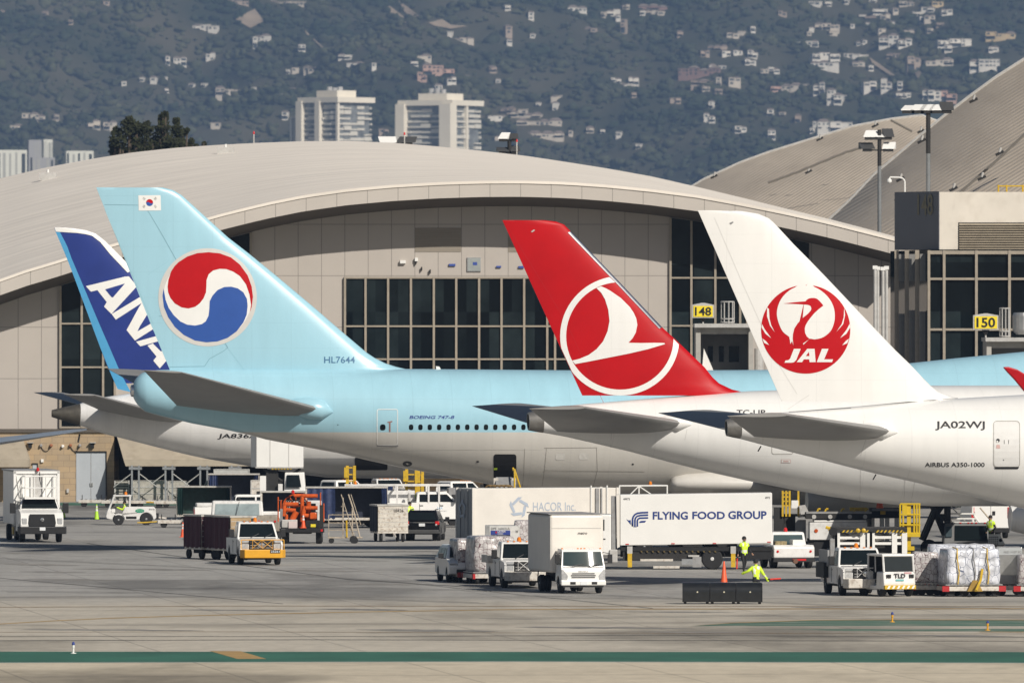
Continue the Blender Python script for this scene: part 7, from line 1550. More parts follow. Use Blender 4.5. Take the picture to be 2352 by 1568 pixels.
t = place('belt_loader', 'low dark belt loader with pale rails under the rear aircraft door', 'belt loader', 872, 1197, 2)
mb = MB(); mb.hexa([(-2.2, -.55, 1.9), (1.6, -.55, 1.75), (1.6, .55, 1.75), (-2.2, .55, 1.9)], [(-2.2, -.55, 2.15), (1.6, -.55, 2.0), (1.6, .55, 2.0), (-2.2, .55, 2.15)], DARK); part(t, 'conveyor', mb)
mb = MB(); mb.box(-1.9, 1.9, -.8, .8, .4, 1.1, WHITE); part(t, 'chassis', mb, .05); mb = MB(); mb.tube([(-2.2, -.6, 2.2), (1.6, -.6, 2.1)], .05, DWHITE); mb.cyl((-.2, -.6, 1.0), (-.2, -.6, 1.9), .06, DARK, n=6); mb.cyl((.9, -.6, 1.0), (.9, -.6, 1.85), .06, DARK, n=6); part(t, 'rail', mb); mb = MB(); mb.box(-.1, .5, -.59, -.56, 1.85, 2.0, LIME); part(t, 'label_plate', mb)
for s in (-1, 1):
    for x in (-1.3, 1.3): wheel(t, x, s * .65, .33, .2)
# ---- blue curtained carts and the wheeled ladder
cargo_cart('long covered cart with blue curtains behind the wheeled ladder', 796, 1212, 0, 4.9, 1.7, 2.5, BLUET, frac=((0.02, .36), (.93, 1)), backp=NAVY, rim=True)
cargo_cart('covered cart with blue curtain beside the ladder-rack pickup', 858, 1206, 0, 2.4, 1.7, 2.5, BLUET, frac=((0, 1),), rim=True)
t = place('wheeled_ladder', 'tall weathered wheeled ladder stand beside the hydrant truck', 'ladder stand', 792, 1247, 0)
WF = mat('weathered_tube', (.50, .43, .34), .6, var=.35, scale=4, dirt=GRIME, dirt_amt=.6)
mb = MB()
for y in (-.5, .5):
    mb.tube([(-.95, y, .32), (1.0, y, .32)], .035, WF); mb.tube([(.85, y, .32), (.45, y, 2.0), (.2, y, 2.75)], .03, WF); mb.tube([(-.1, y, .32), (-.1, y, 2.55)], .03, WF); mb.tube([(.42, y, .32), (.42, y, 2.0)], .03, WF)
    for z in (.75, 1.15, 1.6): mb.tube([(-.9, y, z), (.75, y, z)], .02, WF)
mb.tube([(-.9, -.5, .32), (-.9, -.5, 1.6)], .025, WF); part(t, 'frame', mb)
mb = MB()
for k in range(7): f_ = k / 6; mb.box(.1 + .62 * (1 - f_) - .3, .25 + .62 * (1 - f_) - .3, -.45, .45, .55 + f_ * 1.5, .59 + f_ * 1.5, WF)
part(t, 'steps', mb)
mb = MB()
for y in (-.55, -.3): mb.tube([(.55, y, .35), (-.2, y, 2.75)], .022, WF)
mb.tube([(.9, -.55, 1.05), (.35, -.55, 2.75)], .022, WF); part(t, 'handrail', mb); mb = MB(); mb.tube([(.12, -.56, .35), (.10, -.56, 1.3)], .05, YELLOW); part(t, 'brace', mb)
small_wheels(t, (-.75, .6), (-.45, .45), .15, .1); wheel(t, .5, -.5, .22, .14, rim=False)
# ---- pickup with ladder rack, number-painted cart, black car, worker
t = place('pickup_truck', 'long white crew cab pickup with ladder rack and open utility body', 'pickup truck', 958, 1210, 4); sc_(t, 1.06); d = pickup(t, 7.6, 2.05, CLEANW, crew=True, bed=False, bumper='chrome', hood_z=1.32, beac=False, roofl=False)
mb = MB()
for x in (-3.7, -2.6, -1.2, .6, 1.2): 
    for s in (-.98, .98): mb.box(x - .05, x + .05, s - .05, s + .05, 1.35, 2.38, WHITE)
for s in (-.98, .98): mb.box(-4.1, 1.9, s - .06, s + .06, 2.36, 2.46, WHITE)
for x in (-3.7, -1.2, 1.2): mb.box(x - .05, x + .05, -1, 1, 2.36, 2.44, WHITE)
part(t, 'ladder_rack', mb)
mb = MB(); mb.box(-3.78, -.15, -.2, .2, 1.3, 2.1, WHITE)
for x in (-3.2, -2.5): mb.box(x - .22, x + .22, -.24, -.2, 1.45, 2.0, GLASS)
part(t, 'utility_body', mb)
mb = MB(); mb.lathe((-.5, -.7, 1.4), (0, 0, 1), [(.09, 0), (.09, .5), (.03, .58)], LGREY, 10); part(t, 'gas_bottle', mb)
mb = MB(); mb.text('LAX', (1.1, -1.03, 1.05), (1, 0, 0), (0, 0, 1), .3, .13, mat('light_blue_ink', (.2, .45, .7), .5), bold=.01); mb.text('AIRPORT', (1.1, -1.03, .9), (1, 0, 0), (0, 0, 1), .55, .07, GREYP); part(t, 'door_lettering', mb)
beacon(t, -3.6, -.9, 2.46)
cargo_cart('rusty white baggage cart numbered 10426 beside the black car', 894, 1243, -80, 2.6, 1.75, 2.1, NAVY, endp=mat('rusty_white_board', (.60, .56, .49), .6, var=.2, scale=2.5, dirt=(.20, .11, .05), dirt_amt=.75), text='10426', frac=(1.0,))
t = place('parked_car', 'glossy black sport utility car seen from behind', 'car', 977, 1240, 86)
BP = mat('glossy_black_paint', (.005, .005, .006), .22, var=.1, coat=.15, spec=.3)
prof = [(2.45, .55), (2.45, .85), (2.2, 1.05), (1.2, 1.12), (-2.3, 1.12), (-2.45, 1.0), (-2.48, .5), (-1.9, .38)] + [(-1.35 + .42 * math.cos(a), .38 + .42 * math.sin(a)) for a in [math.pi - math.pi * i / 8 for i in range(9)]] + [(-.8, .34), (.95, .34)] + [(1.45 + .42 * math.cos(a), .38 + .42 * math.sin(a)) for a in [math.pi - math.pi * i / 8 for i in range(9)]] + [(2.0, .38)]
mb = MB(); mb.prism(prof, -1.0, 1.0, BP); part(t, 'body', mb, .1)
wfn = lambda z: .97 - .19 * (z - 1.1) / .62
mb = MB(); mb.prism([(1.25, 1.1), (.45, 1.68), (-1.9, 1.74), (-2.1, 1.66), (-2.38, 1.1)], -1, 1, BP, wf=wfn); part(t, 'cabin', mb, .07)
panel(t, 'rear_window', [(-2.33, -.78, 1.19), (-2.33, .78, 1.19), (-2.15, .68, 1.6), (-2.15, -.68, 1.6)], GLASS, off=.03)
panel(t, 'windshield', [(1.2, -.85, 1.14), (1.2, .85, 1.14), (.5, .74, 1.64), (.5, -.74, 1.64)], GLASS)
for s in (-1, 1):
    panel(t, 'side_window', [(.9, s * .95, 1.16), (.4, s * .80, 1.6), (-1.85, s * .80, 1.6), (-2.0, s * .95, 1.16)], GLASS)
    mb = MB(); mb.box(-2.5, -2.3, s * .86 - .12, s * .86 + .12, .92, 1.12, REDL); mb.box(-2.51, -2.4, s * .80 - .06, s * .80 + .06, .86, .98, LAMP); part(t, 'tail_light', mb, .03)
    mb = MB(); mb.box(-2.52, -2.47, s * .45 - .14, s * .45 + .14, .52, .56, REDL); part(t, 'reflector', mb); mirror(t, .8, s, .95, 1.1, .6)
    for x in (1.45, -1.35): wheel(t, x, s * .86, .38, .26)
mb = MB(); mb.box(-2.53, -2.46, -.72, .72, 1.03, 1.07, CHROME); part(t, 'chrome_strip', mb); mb = MB(); mb.box(-2.52, -2.47, -.17, .17, .84, 1.0, PLATE); part(t, 'number_plate', mb)
mb = MB(); mb.box(-2.56, -2.4, -.95, .95, .42, .64, mat('grey_bumper_plastic', (.06, .06, .06), .5)); part(t, 'bumper', mb, .04)
mb = MB(); mb.box(-1.9, .3, -.72, -.68, 1.74, 1.79, BLACK); mb.box(-1.9, .3, .68, .72, 1.74, 1.79, BLACK); part(t, 'roof_rails', mb)
for s in (-1, 1): wheel(t, -1.35, s * .62, .36, .2, rim=False)
p = gp(941, 1222); person('worker in yellow hi-vis jacket standing behind the black car and numbered cart', (p[0], p[1], 0), R(30), stand(arms=dict(rw=(-.20, -.25, 1.05))), dict(CL, top=HIVIS), None, sleeves=True)
# ---- container lift truck with star emblem
hd_ = 20
t = place('lift_truck', 'white refrigerated container truck with pale star emblem and shaded end doors', 'truck', 1236, 1277, hd_, None, 0)
mb = MB(); mb.box(-4.1, 4.0, -1.25, 1.25, .95, 3.62, CREAM); bx_ = part(t, 'container', mb, .02)
mb = MB()
for x in (-4.1, 4.0):
    for y in (-1.25, 1.25): mb = MB(); mb.box(x - .07, x + .07, y - .07, y + .07, .93, 3.64, CREAM); part(bx_, 'corner_post', mb)
DGR = mat('shaded_grey_door', (.36, .36, .36), .5, var=.12, scale=1.5)  # grey carries the shade on the end turned from the sun
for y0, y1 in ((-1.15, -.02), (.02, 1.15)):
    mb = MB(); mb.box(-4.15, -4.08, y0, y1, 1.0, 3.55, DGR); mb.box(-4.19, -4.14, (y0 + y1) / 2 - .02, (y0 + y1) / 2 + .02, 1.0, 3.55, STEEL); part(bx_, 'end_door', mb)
def star(mb, o, u, v, s, m):
    for k in range(5):
        a = R(90 + 72 * k + 8); b = a + R(72); P0 = Vector((math.cos(a), math.sin(a))); P1 = Vector((math.cos(b), math.sin(b))); d = (P1 - P0).normalized(); n = Vector((-d.y, d.x))
        q = [P0 * .62 - n * .16 - d * .2, P1 * .62 - n * .16 - d * .15, P1 * .62 + n * .06 - d * .15, P0 * .62 + n * .10 - d * .45]
        mb.add([Vector(o) + Vector(u) * (p.x * s) + Vector(v) * (p.y * s) for p in q], [(0, 1, 2, 3)], m)
mb = MB(); star(mb, (-1.55, -1.265, 2.62), (1, 0, 0), (0, 0, 1), .62, PALEINK); star(mb, (-4.2, .2, 2.5), (0, -1, 0), (0, 0, 1), .6, PALEINK); part(bx_, 'star_emblem', mb)
mb = MB(); mb.text('HACOR Inc.', (-.75, -1.265, 2.42), (1, 0, 0), (0, 0, 1), 2.4, .46, PALEINK, bold=.0); mb.text('QUALITY', (-.7, -1.265, 1.78), (1, 0, 0), (0, 0, 1), .9, .16, PALEINK); part(bx_, 'lettering', mb)
mb = MB(); mb.box(-4.4, 6.2, -.5, .5, .55, .9, DARK); mb.box(-4.5, -4.2, -1.2, 1.2, .62, .9, DARK); mb.box(-4.55, -4.4, .6, 1.15, .45, .8, DWHITE); part(t, 'chassis', mb)
mb = MB(); mb.frus((4.6, 6.6, -1.15, 1.15), .8, (4.7, 6.2, -1.05, 1.05), 2.5, CLEANW); part(t, 'cab', mb, .08)
mb = MB(); mb.box(4.0, 6.9, -1.1, 1.1, 2.62, 2.72, CLEANW)
for x in (2.5, 3.4, 4.1, 5.2, 6.8):
    mb.cyl((x, -1.3, 2.65 if x > 3.9 else .95), (x, -1.3, 3.75), .045, CLEANW, n=6)
for z in (3.15, 3.72): mb.tube([(4.1, -1.3, z), (6.8, -1.3, z), (6.8, 1.3, z)], .04, CLEANW)
mb.tube([(4.1, -1.3, 2.7), (5.2, -1.3, 3.7)], .03, CLEANW); mb.tube([(6.8, -1.3, 2.7), (5.2, -1.3, 3.7)], .03, CLEANW); part(t, 'platform_rails', mb)
mb = MB(); mb.box(2.75, 2.95, -1.34, -1.26, 2.0, 3.6, GREYP); mb.box(3.05, 3.12, -1.34, -1.26, 2.0, 3.6, GREYP); part(t, 'guide_rail', mb)
for s in (-1, 1):
    for x in (-3.0, 5.6): wheel(t, x, s * .95, .46, .3)
mb = MB(); rq = random.Random(4)
for k in range(5): mb.tube([(-2.9 + .25 * k + .3 * math.cos(i), -.6 + .25 * math.sin(i * 1.2), 3.66 + .12 * abs(math.sin(i * 2))) for i in range(7)], .035, mat('coiled_straps', (.20, .13, .05), .8)); 
part(bx_, 'coiled_strap', mb)
beacon(t, 6.0, -.9, 3.75)
# belt loader at the open hold door
Y = 598.0; t = thing('belt_loader', 'slim belt loader with yellow handrail leaning to the open cargo door', 'belt loader', (PX(1160, Y), Y, 0)); X0 = t.location.x
mb = MB(); a, b = PX(1139, Y) - X0, PX(1180, Y) - X0; mb.hexa([(a, -3.0, 1.3), (b, -3.0, 1.3), (b, 1.5, PZ(1100, Y)), (a, 1.5, PZ(1100, Y))], [(a, -3.0, 1.5), (b, -3.0, 1.5), (b, 1.5, PZ(1096, Y)), (a, 1.5, PZ(1096, Y))], GREYP); part(t, 'conveyor', mb)
mb = MB()
for x in (a, b): mb.box(x - .12, x + .12, 1.2, 1.5, .5, PZ(1098, Y), DWHITE)
part(t, 'support', mb)
mb = MB(); mb.tube([(b, -2.8, 1.6), (b + .05, 1.2, PZ(1078, Y))], .05, YELLOW); mb.tube([(b + .1, 1.3, PZ(1098, Y)), (b - .05, 1.35, PZ(1074, Y))], .05, YELLOW); mb.tube([(b + .35, 1.2, PZ(1120, Y)), (b + .05, 1.3, PZ(1080, Y))], .05, YELLOW); part(t, 'handrail', mb)
mb = MB(); mb.box(a - .2, b + .2, -3, 3.5, .4, .9, WHITE); part(t, 'chassis', mb, .05)
for s in (a, b):
    for y in (-2.2, 2.4): mb = MB(); mb.cyl((s - .14, y, .35), (s + .14, y, .35), .35, RUBBER, n=16); part(t, 'wheel', mb)
# ---- front row: minivan, netted pallets, white tug pickup, container, box truck
t = place('parked_car', 'white minivan mostly hidden behind the netted pallets', 'minivan', 1062, 1334, -82)
prof = [(2.5, .4), (2.52, .7), (2.42, .92), (1.5, 1.12), (-2.4, 1.15), (-2.55, .9), (-2.55, .4)] + [(-1.95, .34)] + [(-1.5 + .4 * math.cos(a), .34 + .4 * math.sin(a)) for a in [math.pi - math.pi * i / 8 for i in range(9)]] + [(-1.0, .3), (1.1, .3)] + [(1.55 + .4 * math.cos(a), .34 + .4 * math.sin(a)) for a in [math.pi - math.pi * i / 8 for i in range(9)]] + [(2.1, .34)]
mb = MB(); mb.prism(prof, -.98, .98, CLEANW); part(t, 'body', mb, .12)
wfn = lambda z: .95 - .2 * (z - 1.1) / .62
mb = MB(); mb.prism([(1.65, 1.08), (.75, 1.66), (.4, 1.74), (-1.8, 1.74), (-2.2, 1.62), (-2.5, 1.1)], -1, 1, CLEANW, wf=wfn); part(t, 'cabin', mb, .07)
panel(t, 'windshield', [(1.55, -.82, 1.17), (1.55, .82, 1.17), (.82, .70, 1.63), (.82, -.70, 1.63)], GLASS, off=.03)
for s in (-1, 1):
    for (u0, u1, d) in ((.95, .1, .35), (.0, -1.0, 0), (-1.1, -2.05, 0)): panel(t, 'side_window', [(u0, s * .925, 1.18), (u0 - d, s * .80, 1.58), (u1, s * .80, 1.58), (u1, s * .925, 1.18)], GLASS, off=.015)
    mb = MB(); mb.box(2.2, 2.47, s * .74 - .2, s * .74 + .2, .76, .9, GREYP); mb.box(2.38, 2.49, s * .62 - .05, s * .62 + .05, .77, .87, LAMP); part(t, 'headlight', mb, .03); mirror(t, 1.05, s, .93, 1.15, .6)
    for x in (1.55, -1.5): wheel(t, x, s * .86, .35, .23)
mb = MB(); mb.box(2.45, 2.56, -.62, .62, .42, .62, BLACK); part(t, 'grille', mb, .02)
def loaddolly(label, x, y, head, dy=0, L=3.3, W=2.3, z=.5, loc=None):
    t = place('cargo_dolly', label, 'cargo dolly', x, y, head, 'cargo dollies under loads', dy)
    if loc: t.location = loc
    dolly(t, L, W, z, DWHITE, wx=(-L * .4, -L * .15, L * .15, L * .4), bar=False); return t
d1 = loaddolly('low dolly under the sloping red-netted pallet', 1070, 1337, -78, 1.5, 2.6, 1.3); d2 = loaddolly('low dolly under the tall silver-netted pallet', 1124, 1340, -80, 1.2, 2.9, 2.1)
n1 = netted('sloping silver pallet with tangled red netting beside the minivan', 1068, 1337, -78, 2.2, 1.2, 1.5, WRAPS, .52, 2.0, dy=1.5); 
for v in n1.children[0].data.vertices: v.co.z *= 1 - .35 * max(0, -(v.co.y) / .75 * .5 + .2)
n2 = netted('tall silver pallet under dark netting behind the white tug pickup', 1126, 1340, -80, 2.7, 2.0, 1.68, WRAPS, .52, 5.0, dy=1.2)
mb = MB(); mb.box(1.12, 1.2, -.1, .12, .55, 1.5, CONE_O); part(n1, 'red_wrap', mb)
t = place('pickup_truck', 'white pickup tug with deep white bumper and open guard rails', 'pickup truck', 1190, 1347, -82, 'pickups pulling loads'); sc_(t, 1.05); pickup(t, 5.9, 2.05, CLEANW, bumper='white', guard=WHITE, hood_z=1.15)
mb = MB(); mb.box(-2.9, -.9, -1.25, 1.2, 1.05, 1.4, DWHITE); part(t, 'flat_bed', mb, .02)
wt = t.location.copy()
d3 = loaddolly('low dolly under the lettered white container', 1154, 1322, 0, 6, 3.0, 1.6)
p = d3.location
t = thing('cargo_container', 'white container lettered with its number, tare and a dark blue panel', 'cargo container', (p.x, p.y, .52))
s_ = F / p.y; W2 = 80 / s_ / 2; zt = PZ(1205.5, p.y) - .52
mb = MB(); mb.box(-W2, W2, -.75, .75, .0, zt, ALU); part(t, 'body', mb, .02)
mb = MB(); mb.box(-W2 + .22, W2 - .02, -.775, -.74, .02, zt - .03, mat('container_white', (.66, .65, .62), .45, var=.12, scale=2, dirt=GRIME, dirt_amt=.25)); part(t, 'side_panel', mb)
ZT = lambda y: PZ(y, p.y - .78) - .52; XT = lambda x: PX(x, p.y - .78) - p.x
mb = MB(); mb.box(XT(1127), XT(1172), -.79, -.776, ZT(1227.5), ZT(1217.5), BLUEINK); mb.box(XT(1127), XT(1172), -.79, -.776, ZT(1233.3), ZT(1227.8), mat('black_panel', (.02, .022, .03), .5)); pb = part(t, 'name_panel', mb)
mb = MB(); mb.text('LATAM', (XT(1143), -.80, ZT(1222)), (1, 0, 0), (0, 0, 1), .38, .085, CLEANW, bold=.02); mb.text('CARGO', (XT(1143), -.80, ZT(1226.5)), (1, 0, 0), (0, 0, 1), .27, .065, CLEANW, bold=.01); mb.face([(XT(1138.5), -.80, ZT(1219)), (XT(1142), -.80, ZT(1220)), (XT(1140), -.80, ZT(1225.5)), (XT(1137.5), -.80, ZT(1222.5))], REDINK); mb.text('unilode', (XT(1131), -.80, ZT(1232.5)), (1, 0, 0), (0, 0, 1), .36, .085, CLEANW, bold=.02); part(pb, 'panel_lettering', mb)
mb = MB(); mb.text('DPE 16062LA', (XT(1128), -.80, ZT(1215.5)), (1, 0, 0), (0, 0, 1), 43 / s_, 5.4 / s_, GREYP, bold=.012); mb.text('TARE 50 KG', (XT(1131), -.80, ZT(1239.3)), (1, 0, 0), (0, 0, 1), 37 / s_, 5.0 / s_, GREYP, bold=.012); mb.text('W', (XT(1184), -.80, ZT(1223)), (1, 0, 0), (0, 0, 1), .14, .13, INK); part(t, 'lettering', mb)
d4 = loaddolly('low dolly under the small silver pallet beside the box truck', 1208, 1322, 0, 6, 1.6, 1.6); n3_ = netted('small silver netted pallet between the lettered container and box truck', 1206, 1322, 0, 1.1, 1.4, 2.05, WRAPS, .52, 8., dy=6)
# box truck
t = place('box_truck', 'white cab-over box truck with a bright windscreen facing this way', 'box truck', 1308, 1359, -78.5); sc_(t, 1.04)
f = 2.95
mb = MB(); mb.box(-3.3, f - 1.45, -1.2, 1.22, .88, 3.42, CREAM)
bxo = part(t, 'cargo_box', mb, .12)
mb = MB(); mb.box(-3.32, f - 1.5, -1.24, 1.26, 3.43, 3.47, GREYP); part(bxo, 'box_roof', mb)
mb = MB(); mb.text('metro', (f - 1.44, .05, 2.55), (0, 1, 0), (0, 0, 1), .42, .11, INK, bold=.015, shear=.2); part(bxo, 'lettering', mb)
mb = MB(); mb.box(f - 1.46, f - 1.435, -1.1, 1.1, 2.82, 2.84, LGREY); part(bxo, 'seam', mb)
prof = [(f, .55), (f + .02, .95), (f - .02, 1.15), (f - .28, 1.85), (f - .42, 1.93), (f - 1.3, 1.96), (f - 1.32, .55), (f - 1.05, .52)] + [(f - .72 + .38 * math.cos(a), .42 + .36 * math.sin(a)) for a in [math.pi - math.pi * i / 8 for i in range(9)]] + [(f - .25, .5)]
mb = MB(); mb.prism(prof, -.98, .98, CLEANW, wf=lambda z: .98 if z < 1.2 else .98 - .1 * (z - 1.2) / .75); part(t, 'cab', mb, .05)
SHINE = mat('bright_windscreen_glass', (.03, .05, .05), .04, var=.2, spec=1.0)
mb = MB(); vs = []
for i in range(17):
    k = i / 8 - 1; vs += [(f + .03 - .09 * (k * .9) ** 2, k * .90, 1.22), (f + .03 - .09 * (k * .9) ** 2 - .209, k * .84, 1.83)]
mb.add(vs, [(2 * i, 2 * i + 2, 2 * i + 3, 2 * i + 1) for i in range(16)], SHINE); mb.build('windshield', t, smooth=60)
mb = MB(); mb.hexa([(f - .35, -.9, 1.22), (f + .025, -.9, 1.19), (f + .025, .9, 1.19), (f - .35, .9, 1.22)], [(f - .4, -.84, 1.85), (f - .2, -.84, 1.85), (f - .2, .84, 1.85), (f - .4, .84, 1.85)], CLEANW) if False else None
for s in (-1, 1):
    panel(t, 'side_window', [(f - .16, s * .97, 1.25), (f - .36, s * .9, 1.78), (f - 1.1, s * .9, 1.78), (f - 1.1, s * .97, 1.25)], GLASS)
    mb = MB(); mb.prism([(s * .98, .62), (s * .72, .60), (s * .68, .78), (s * .90, 1.05), (s * .98, 1.05)], f - .05, f + .035, LAMP, axis='x'); part(t, 'headlight', mb, .02)
    mb = MB(); mb.tube([(f - .1, s * .95, 1.3), (f + .1, s * 1.15, 1.35), (f + .1, s * 1.15, 1.75), (f - .2, s * .9, 1.8)], .018, BLACK); mb.box(f + .05, f + .15, s * 1.17 - .1, s * 1.17 + .1, 1.32, 1.72, BLACK); part(t, 'mirror', mb, .02)
mb = MB()
for z, hw in ((.70, .52), (.78, .55), (.86, .50)): mb.box(f, f + .04, -hw, hw, z, z + .035, BLACK)
part(t, 'grille', mb); mb = MB(); mb.text('ISUZU', (f + .035, -.22, .93), (0, 1, 0), (0, 0, 1), .42, .075, LGREY, bold=.02); part(t, 'front_lettering', mb)
mb = MB(); mb.box(f - .1, f + .10, -1.0, 1.0, .36, .58, CLEANW); bu = part(t, 'bumper', mb, .04)
mb = MB(); mb.box(f - .05, f + .04, -.9, .9, .28, .37, BLACK); mb.box(f + .015, f + .03, -.92, .92, 1.165, 1.18, GREYP)
for y in (-.5, .25): mb.tube([(f + .05, y, 1.2), (f + .03, y + .5, 1.3)], .014, BLACK)
part(t, 'wipers_and_valance', mb)
for y in (-.48, .48): mb = MB(); mb.box(f + .09, f + .115, y - .12, y + .12, .41, .52, BLACK); part(bu, 'fog_lamp', mb)
mb = MB(); mb.box(f + .1, f + .12, -.15, .15, .38, .53, PLATE); part(bu, 'number_plate', mb)
for k in (-.85, -.15, 0, .15, .85): mb = MB(); mb.box(f - .5, f - .42, k - .035, k + .035, 1.94, 1.985, AMBL); part(t, 'roof_marker', mb)
mb = MB(); mb.box(-3.2, f - .3, -.4, .4, .45, .85, DARK); part(t, 'chassis', mb); mb = MB(); mb.tube([(-1.2, -1.15, .9), (-1.1, -1.2, .5), (-.7, -1.2, .5)], .03, DARK); part(t, 'side_rail', mb)
for s in (-1, 1): wheel(t, f - .72, s * .84, .37, .22); wheel(t, -1.9, s * .84, .37, .24); wheel(t, -1.9, s * .58, .37, .22)
# ---- long catering truck with blue lettering
YF2 = GY(1306); t = thing('catering_truck', 'long white catering truck with dark blue bird emblem and lettering on its side', 'truck', (PX(1594, YF2), YF2, 0), R(180))
s2 = F / YF2; lx = lambda x: -(PX(x, YF2) - t.location.x); lz = lambda y: PZ(y, YF2 - 1.25)
mb = MB(); mb.prism([(lx(1772), lz(1247)), (lx(1772), lz(1131.5)), (lx(1424), lz(1136)), (lx(1424), lz(1252))], -1.25, 1.25, CLEANW); bo = part(t, 'cargo_box', mb, .03)
mb = MB(); mb.prism([(lx(1423), lz(1255)), (lx(1417), lz(1258)), (lx(1415), lz(1136)), (lx(1423), lz(1136))], -1.27, 1.27, CREAM); part(bo, 'box_frame', mb)
mb = MB(); mb.box(lx(1415) + .02, lx(1404), -1.1, 1.15, 1.0, lz(1140), GREYP); part(bo, 'front_bulkhead', mb)
ly = 1.262
U, Vv = (-1, 0, 0), (0, 0, 1)
def LX(x): return (lx(x), ly, 0)
NB = mat('navy_blue_lettering', (.025, .05, .20), .4, var=0)
def zf(pts): return [((2440 + a / 3.5636) / 1.7415, (1980 + b / 3.5636) / 1.7415) for a, b in pts]
def txt2(mb, s, x0, x1, y0, y1, bold=.02, m=NB): mb.text(s, (lx(x0), ly, lz(y1)), U, Vv, (x1 - x0) / s2, (y1 - y0) / s2, m, bold=bold)
mb = MB()
for s, x0, x1, y0, y1 in (('FLYING', 605, 1105, 232, 345), ('FOOD', 1168, 1632, 230, 340), ('GROUP', 1678, 2225, 222, 338)):
    (a, b), (c, d) = zf([(x0, y0), (x1, y1)]); txt2(mb, s, a, c, b, d, .028)
part(bo, 'side_lettering', mb)
mb = MB()
def sw(pts): q = zf(pts); mb.add([(lx(x), ly, lz(y)) for x, y in q], [tuple(range(len(q)))], NB)
def stripe(path, w_):
    P = [Vector(p) for p in path]; Lf, Rt = [], []
    for i, p in enumerate(P): d = (P[min(i + 1, len(P) - 1)] - P[max(i - 1, 0)]).normalized(); n = Vector((-d.y, d.x)) * w_ / 2; Lf.append(tuple(p + n)); Rt.append(tuple(p - n))
    for i in range(len(P) - 1): sw([Lf[i], Lf[i + 1], Rt[i + 1], Rt[i]])
sw([(228, 338), (258, 355), (293, 352), (293, 420)])
stripe([(318, 440), (318, 340), (328, 305), (350, 275), (385, 255), (440, 247), (540, 243)], 25); stripe([(352, 445), (352, 350), (362, 318), (385, 296), (430, 285), (540, 280)], 24); stripe([(386, 440), (386, 360), (396, 338), (420, 324), (540, 320)], 24); sw([(412, 392), (418, 372), (440, 362), (512, 360), (495, 386)])
sw([(303, 420), (303, 380), (306, 380), (306, 430), (330, 445), (365, 447), (400, 430), (398, 440), (370, 452), (330, 450)])
part(bo, 'bird_emblem', mb)
mb = MB(); txt2(mb, '49973', 1431, 1446, 1143, 1148, .01, INK); txt2(mb, '4973', 1756, 1767, 1140, 1145, .01, INK); part(bo, 'fleet_number', mb)
for x, y in ((1440, 1249), (1545, 1247.5), (1640, 1247), (1765, 1244)): mb = MB(); mb.box(lx(x + 4), lx(x - 4), 1.255, 1.268, lz(y + 1), lz(y - 1), REDL); part(bo, 'side_reflector', mb)
mb = MB(); mb.box(lx(1776), lx(1425), -.5, .5, .62, .98, DARK); mb.box(lx(1772), lx(1425), .4, 1.15, .92, 1.12, BLACK); mb.box(lx(1770), lx(1700), .9, 1.1, .5, .95, BLACK); mb.box(lx(1600), lx(1430), .8, 1.1, .45, .92, DARK); part(t, 'chassis', mb)
for x0, x1, y0, y1, m in ((1470, 1545, 1283, 1288, DWHITE), (1500, 1560, 1299, 1306, DWHITE), (1565, 1590, 1283, 1296, STEEL), (1590, 1610, 1278, 1302, GREYP), (1580, 1605, 1274, 1278, LGREY)): mb = MB(); mb.box(lx(x1), lx(x0), 1.1, 1.22, max(.06, lz(y1) ), max(.14, lz(y0)), m); part(t, 'under_body_gear', mb)
mb = MB()
for k in range(22):
    x = 1470 + k * 13
    if x < 1640: mb.hexa([(lx(x + 6), 1.17, lz(1268)), (lx(x + 2), 1.17, lz(1268)), (lx(x + 2), 1.19, lz(1268)), (lx(x + 6), 1.19, lz(1268))], [(lx(x + 4), 1.17, lz(1264)), (lx(x), 1.17, lz(1264)), (lx(x), 1.19, lz(1264)), (lx(x + 4), 1.19, lz(1264))], mat('dull_yellow', (.10, .07, .02), .7))
part(t, 'hazard_stripe', mb)
for x in (1446, 1683): mb = MB(); mb.box(lx(x + 5), lx(x - 5), 1.16, 1.3, .12, .80, YELLOW); mb.box(lx(x + 6), lx(x - 6), 1.14, 1.28, .80, 1.16, LGREY); part(t, 'stabiliser_leg', mb)
xr = lx(1635); wheel(t, xr, .98, .53, .3, rimm=mat('polished_wheel', (.72, .72, .72), .35, metal=.2, var=.3, scale=6)); wheel(t, xr, .62, .53, .3); wheel(t, xr, -.98, .53, .3)
mb = MB(); mb.tube([(xr + .64 * math.cos(R(a)), 1.0, .56 + .64 * math.sin(R(a))) for a in range(-5, 186, 12)], .035, BLACK); mb.lathe((xr, .55, .55), (0, 1, 0), [(.60, 0), (.66, .02), (.66, .58), (.60, .6)], BLACK, 24) if False else None; part(t, 'mudguard', mb)
xc = lx(1404); mb = MB(); mb.prism([(xc, .7), (xc, 2.75), (xc + 1.3, 2.75), (xc + 1.75, 1.9), (xc + 1.8, .7)], -1.15, 1.15, CLEANW); part(t, 'cab', mb, .08)
mb = MB(); mb.prism([(xc + .35, 1.95), (xc + .35, 2.5), (xc + 1.1, 2.5), (xc + 1.5, 1.95)], 1.13, 1.17, GLASS); part(t, 'side_window', mb); mb = MB(); mb.box(xc + .3, xc + .5, 1.14, 1.18, 1.5, 1.55, BLACK); part(t, 'door_handle', mb); panel(t, 'windshield', [(xc + 1.73, -.95, 1.95), (xc + 1.73, .95, 1.95), (xc + 1.35, .9, 2.62), (xc + 1.35, -.9, 2.62)], GLASS, off=.03)
mb = MB(); mb.box(xc - .3, xc + .1, .95, 1.25, .35, 1.0, LGREY); part(t, 'fuel_tank', mb, .04)
for s in (-1, 1): wheel(t, xc + .9, s * .95, .48, .3)
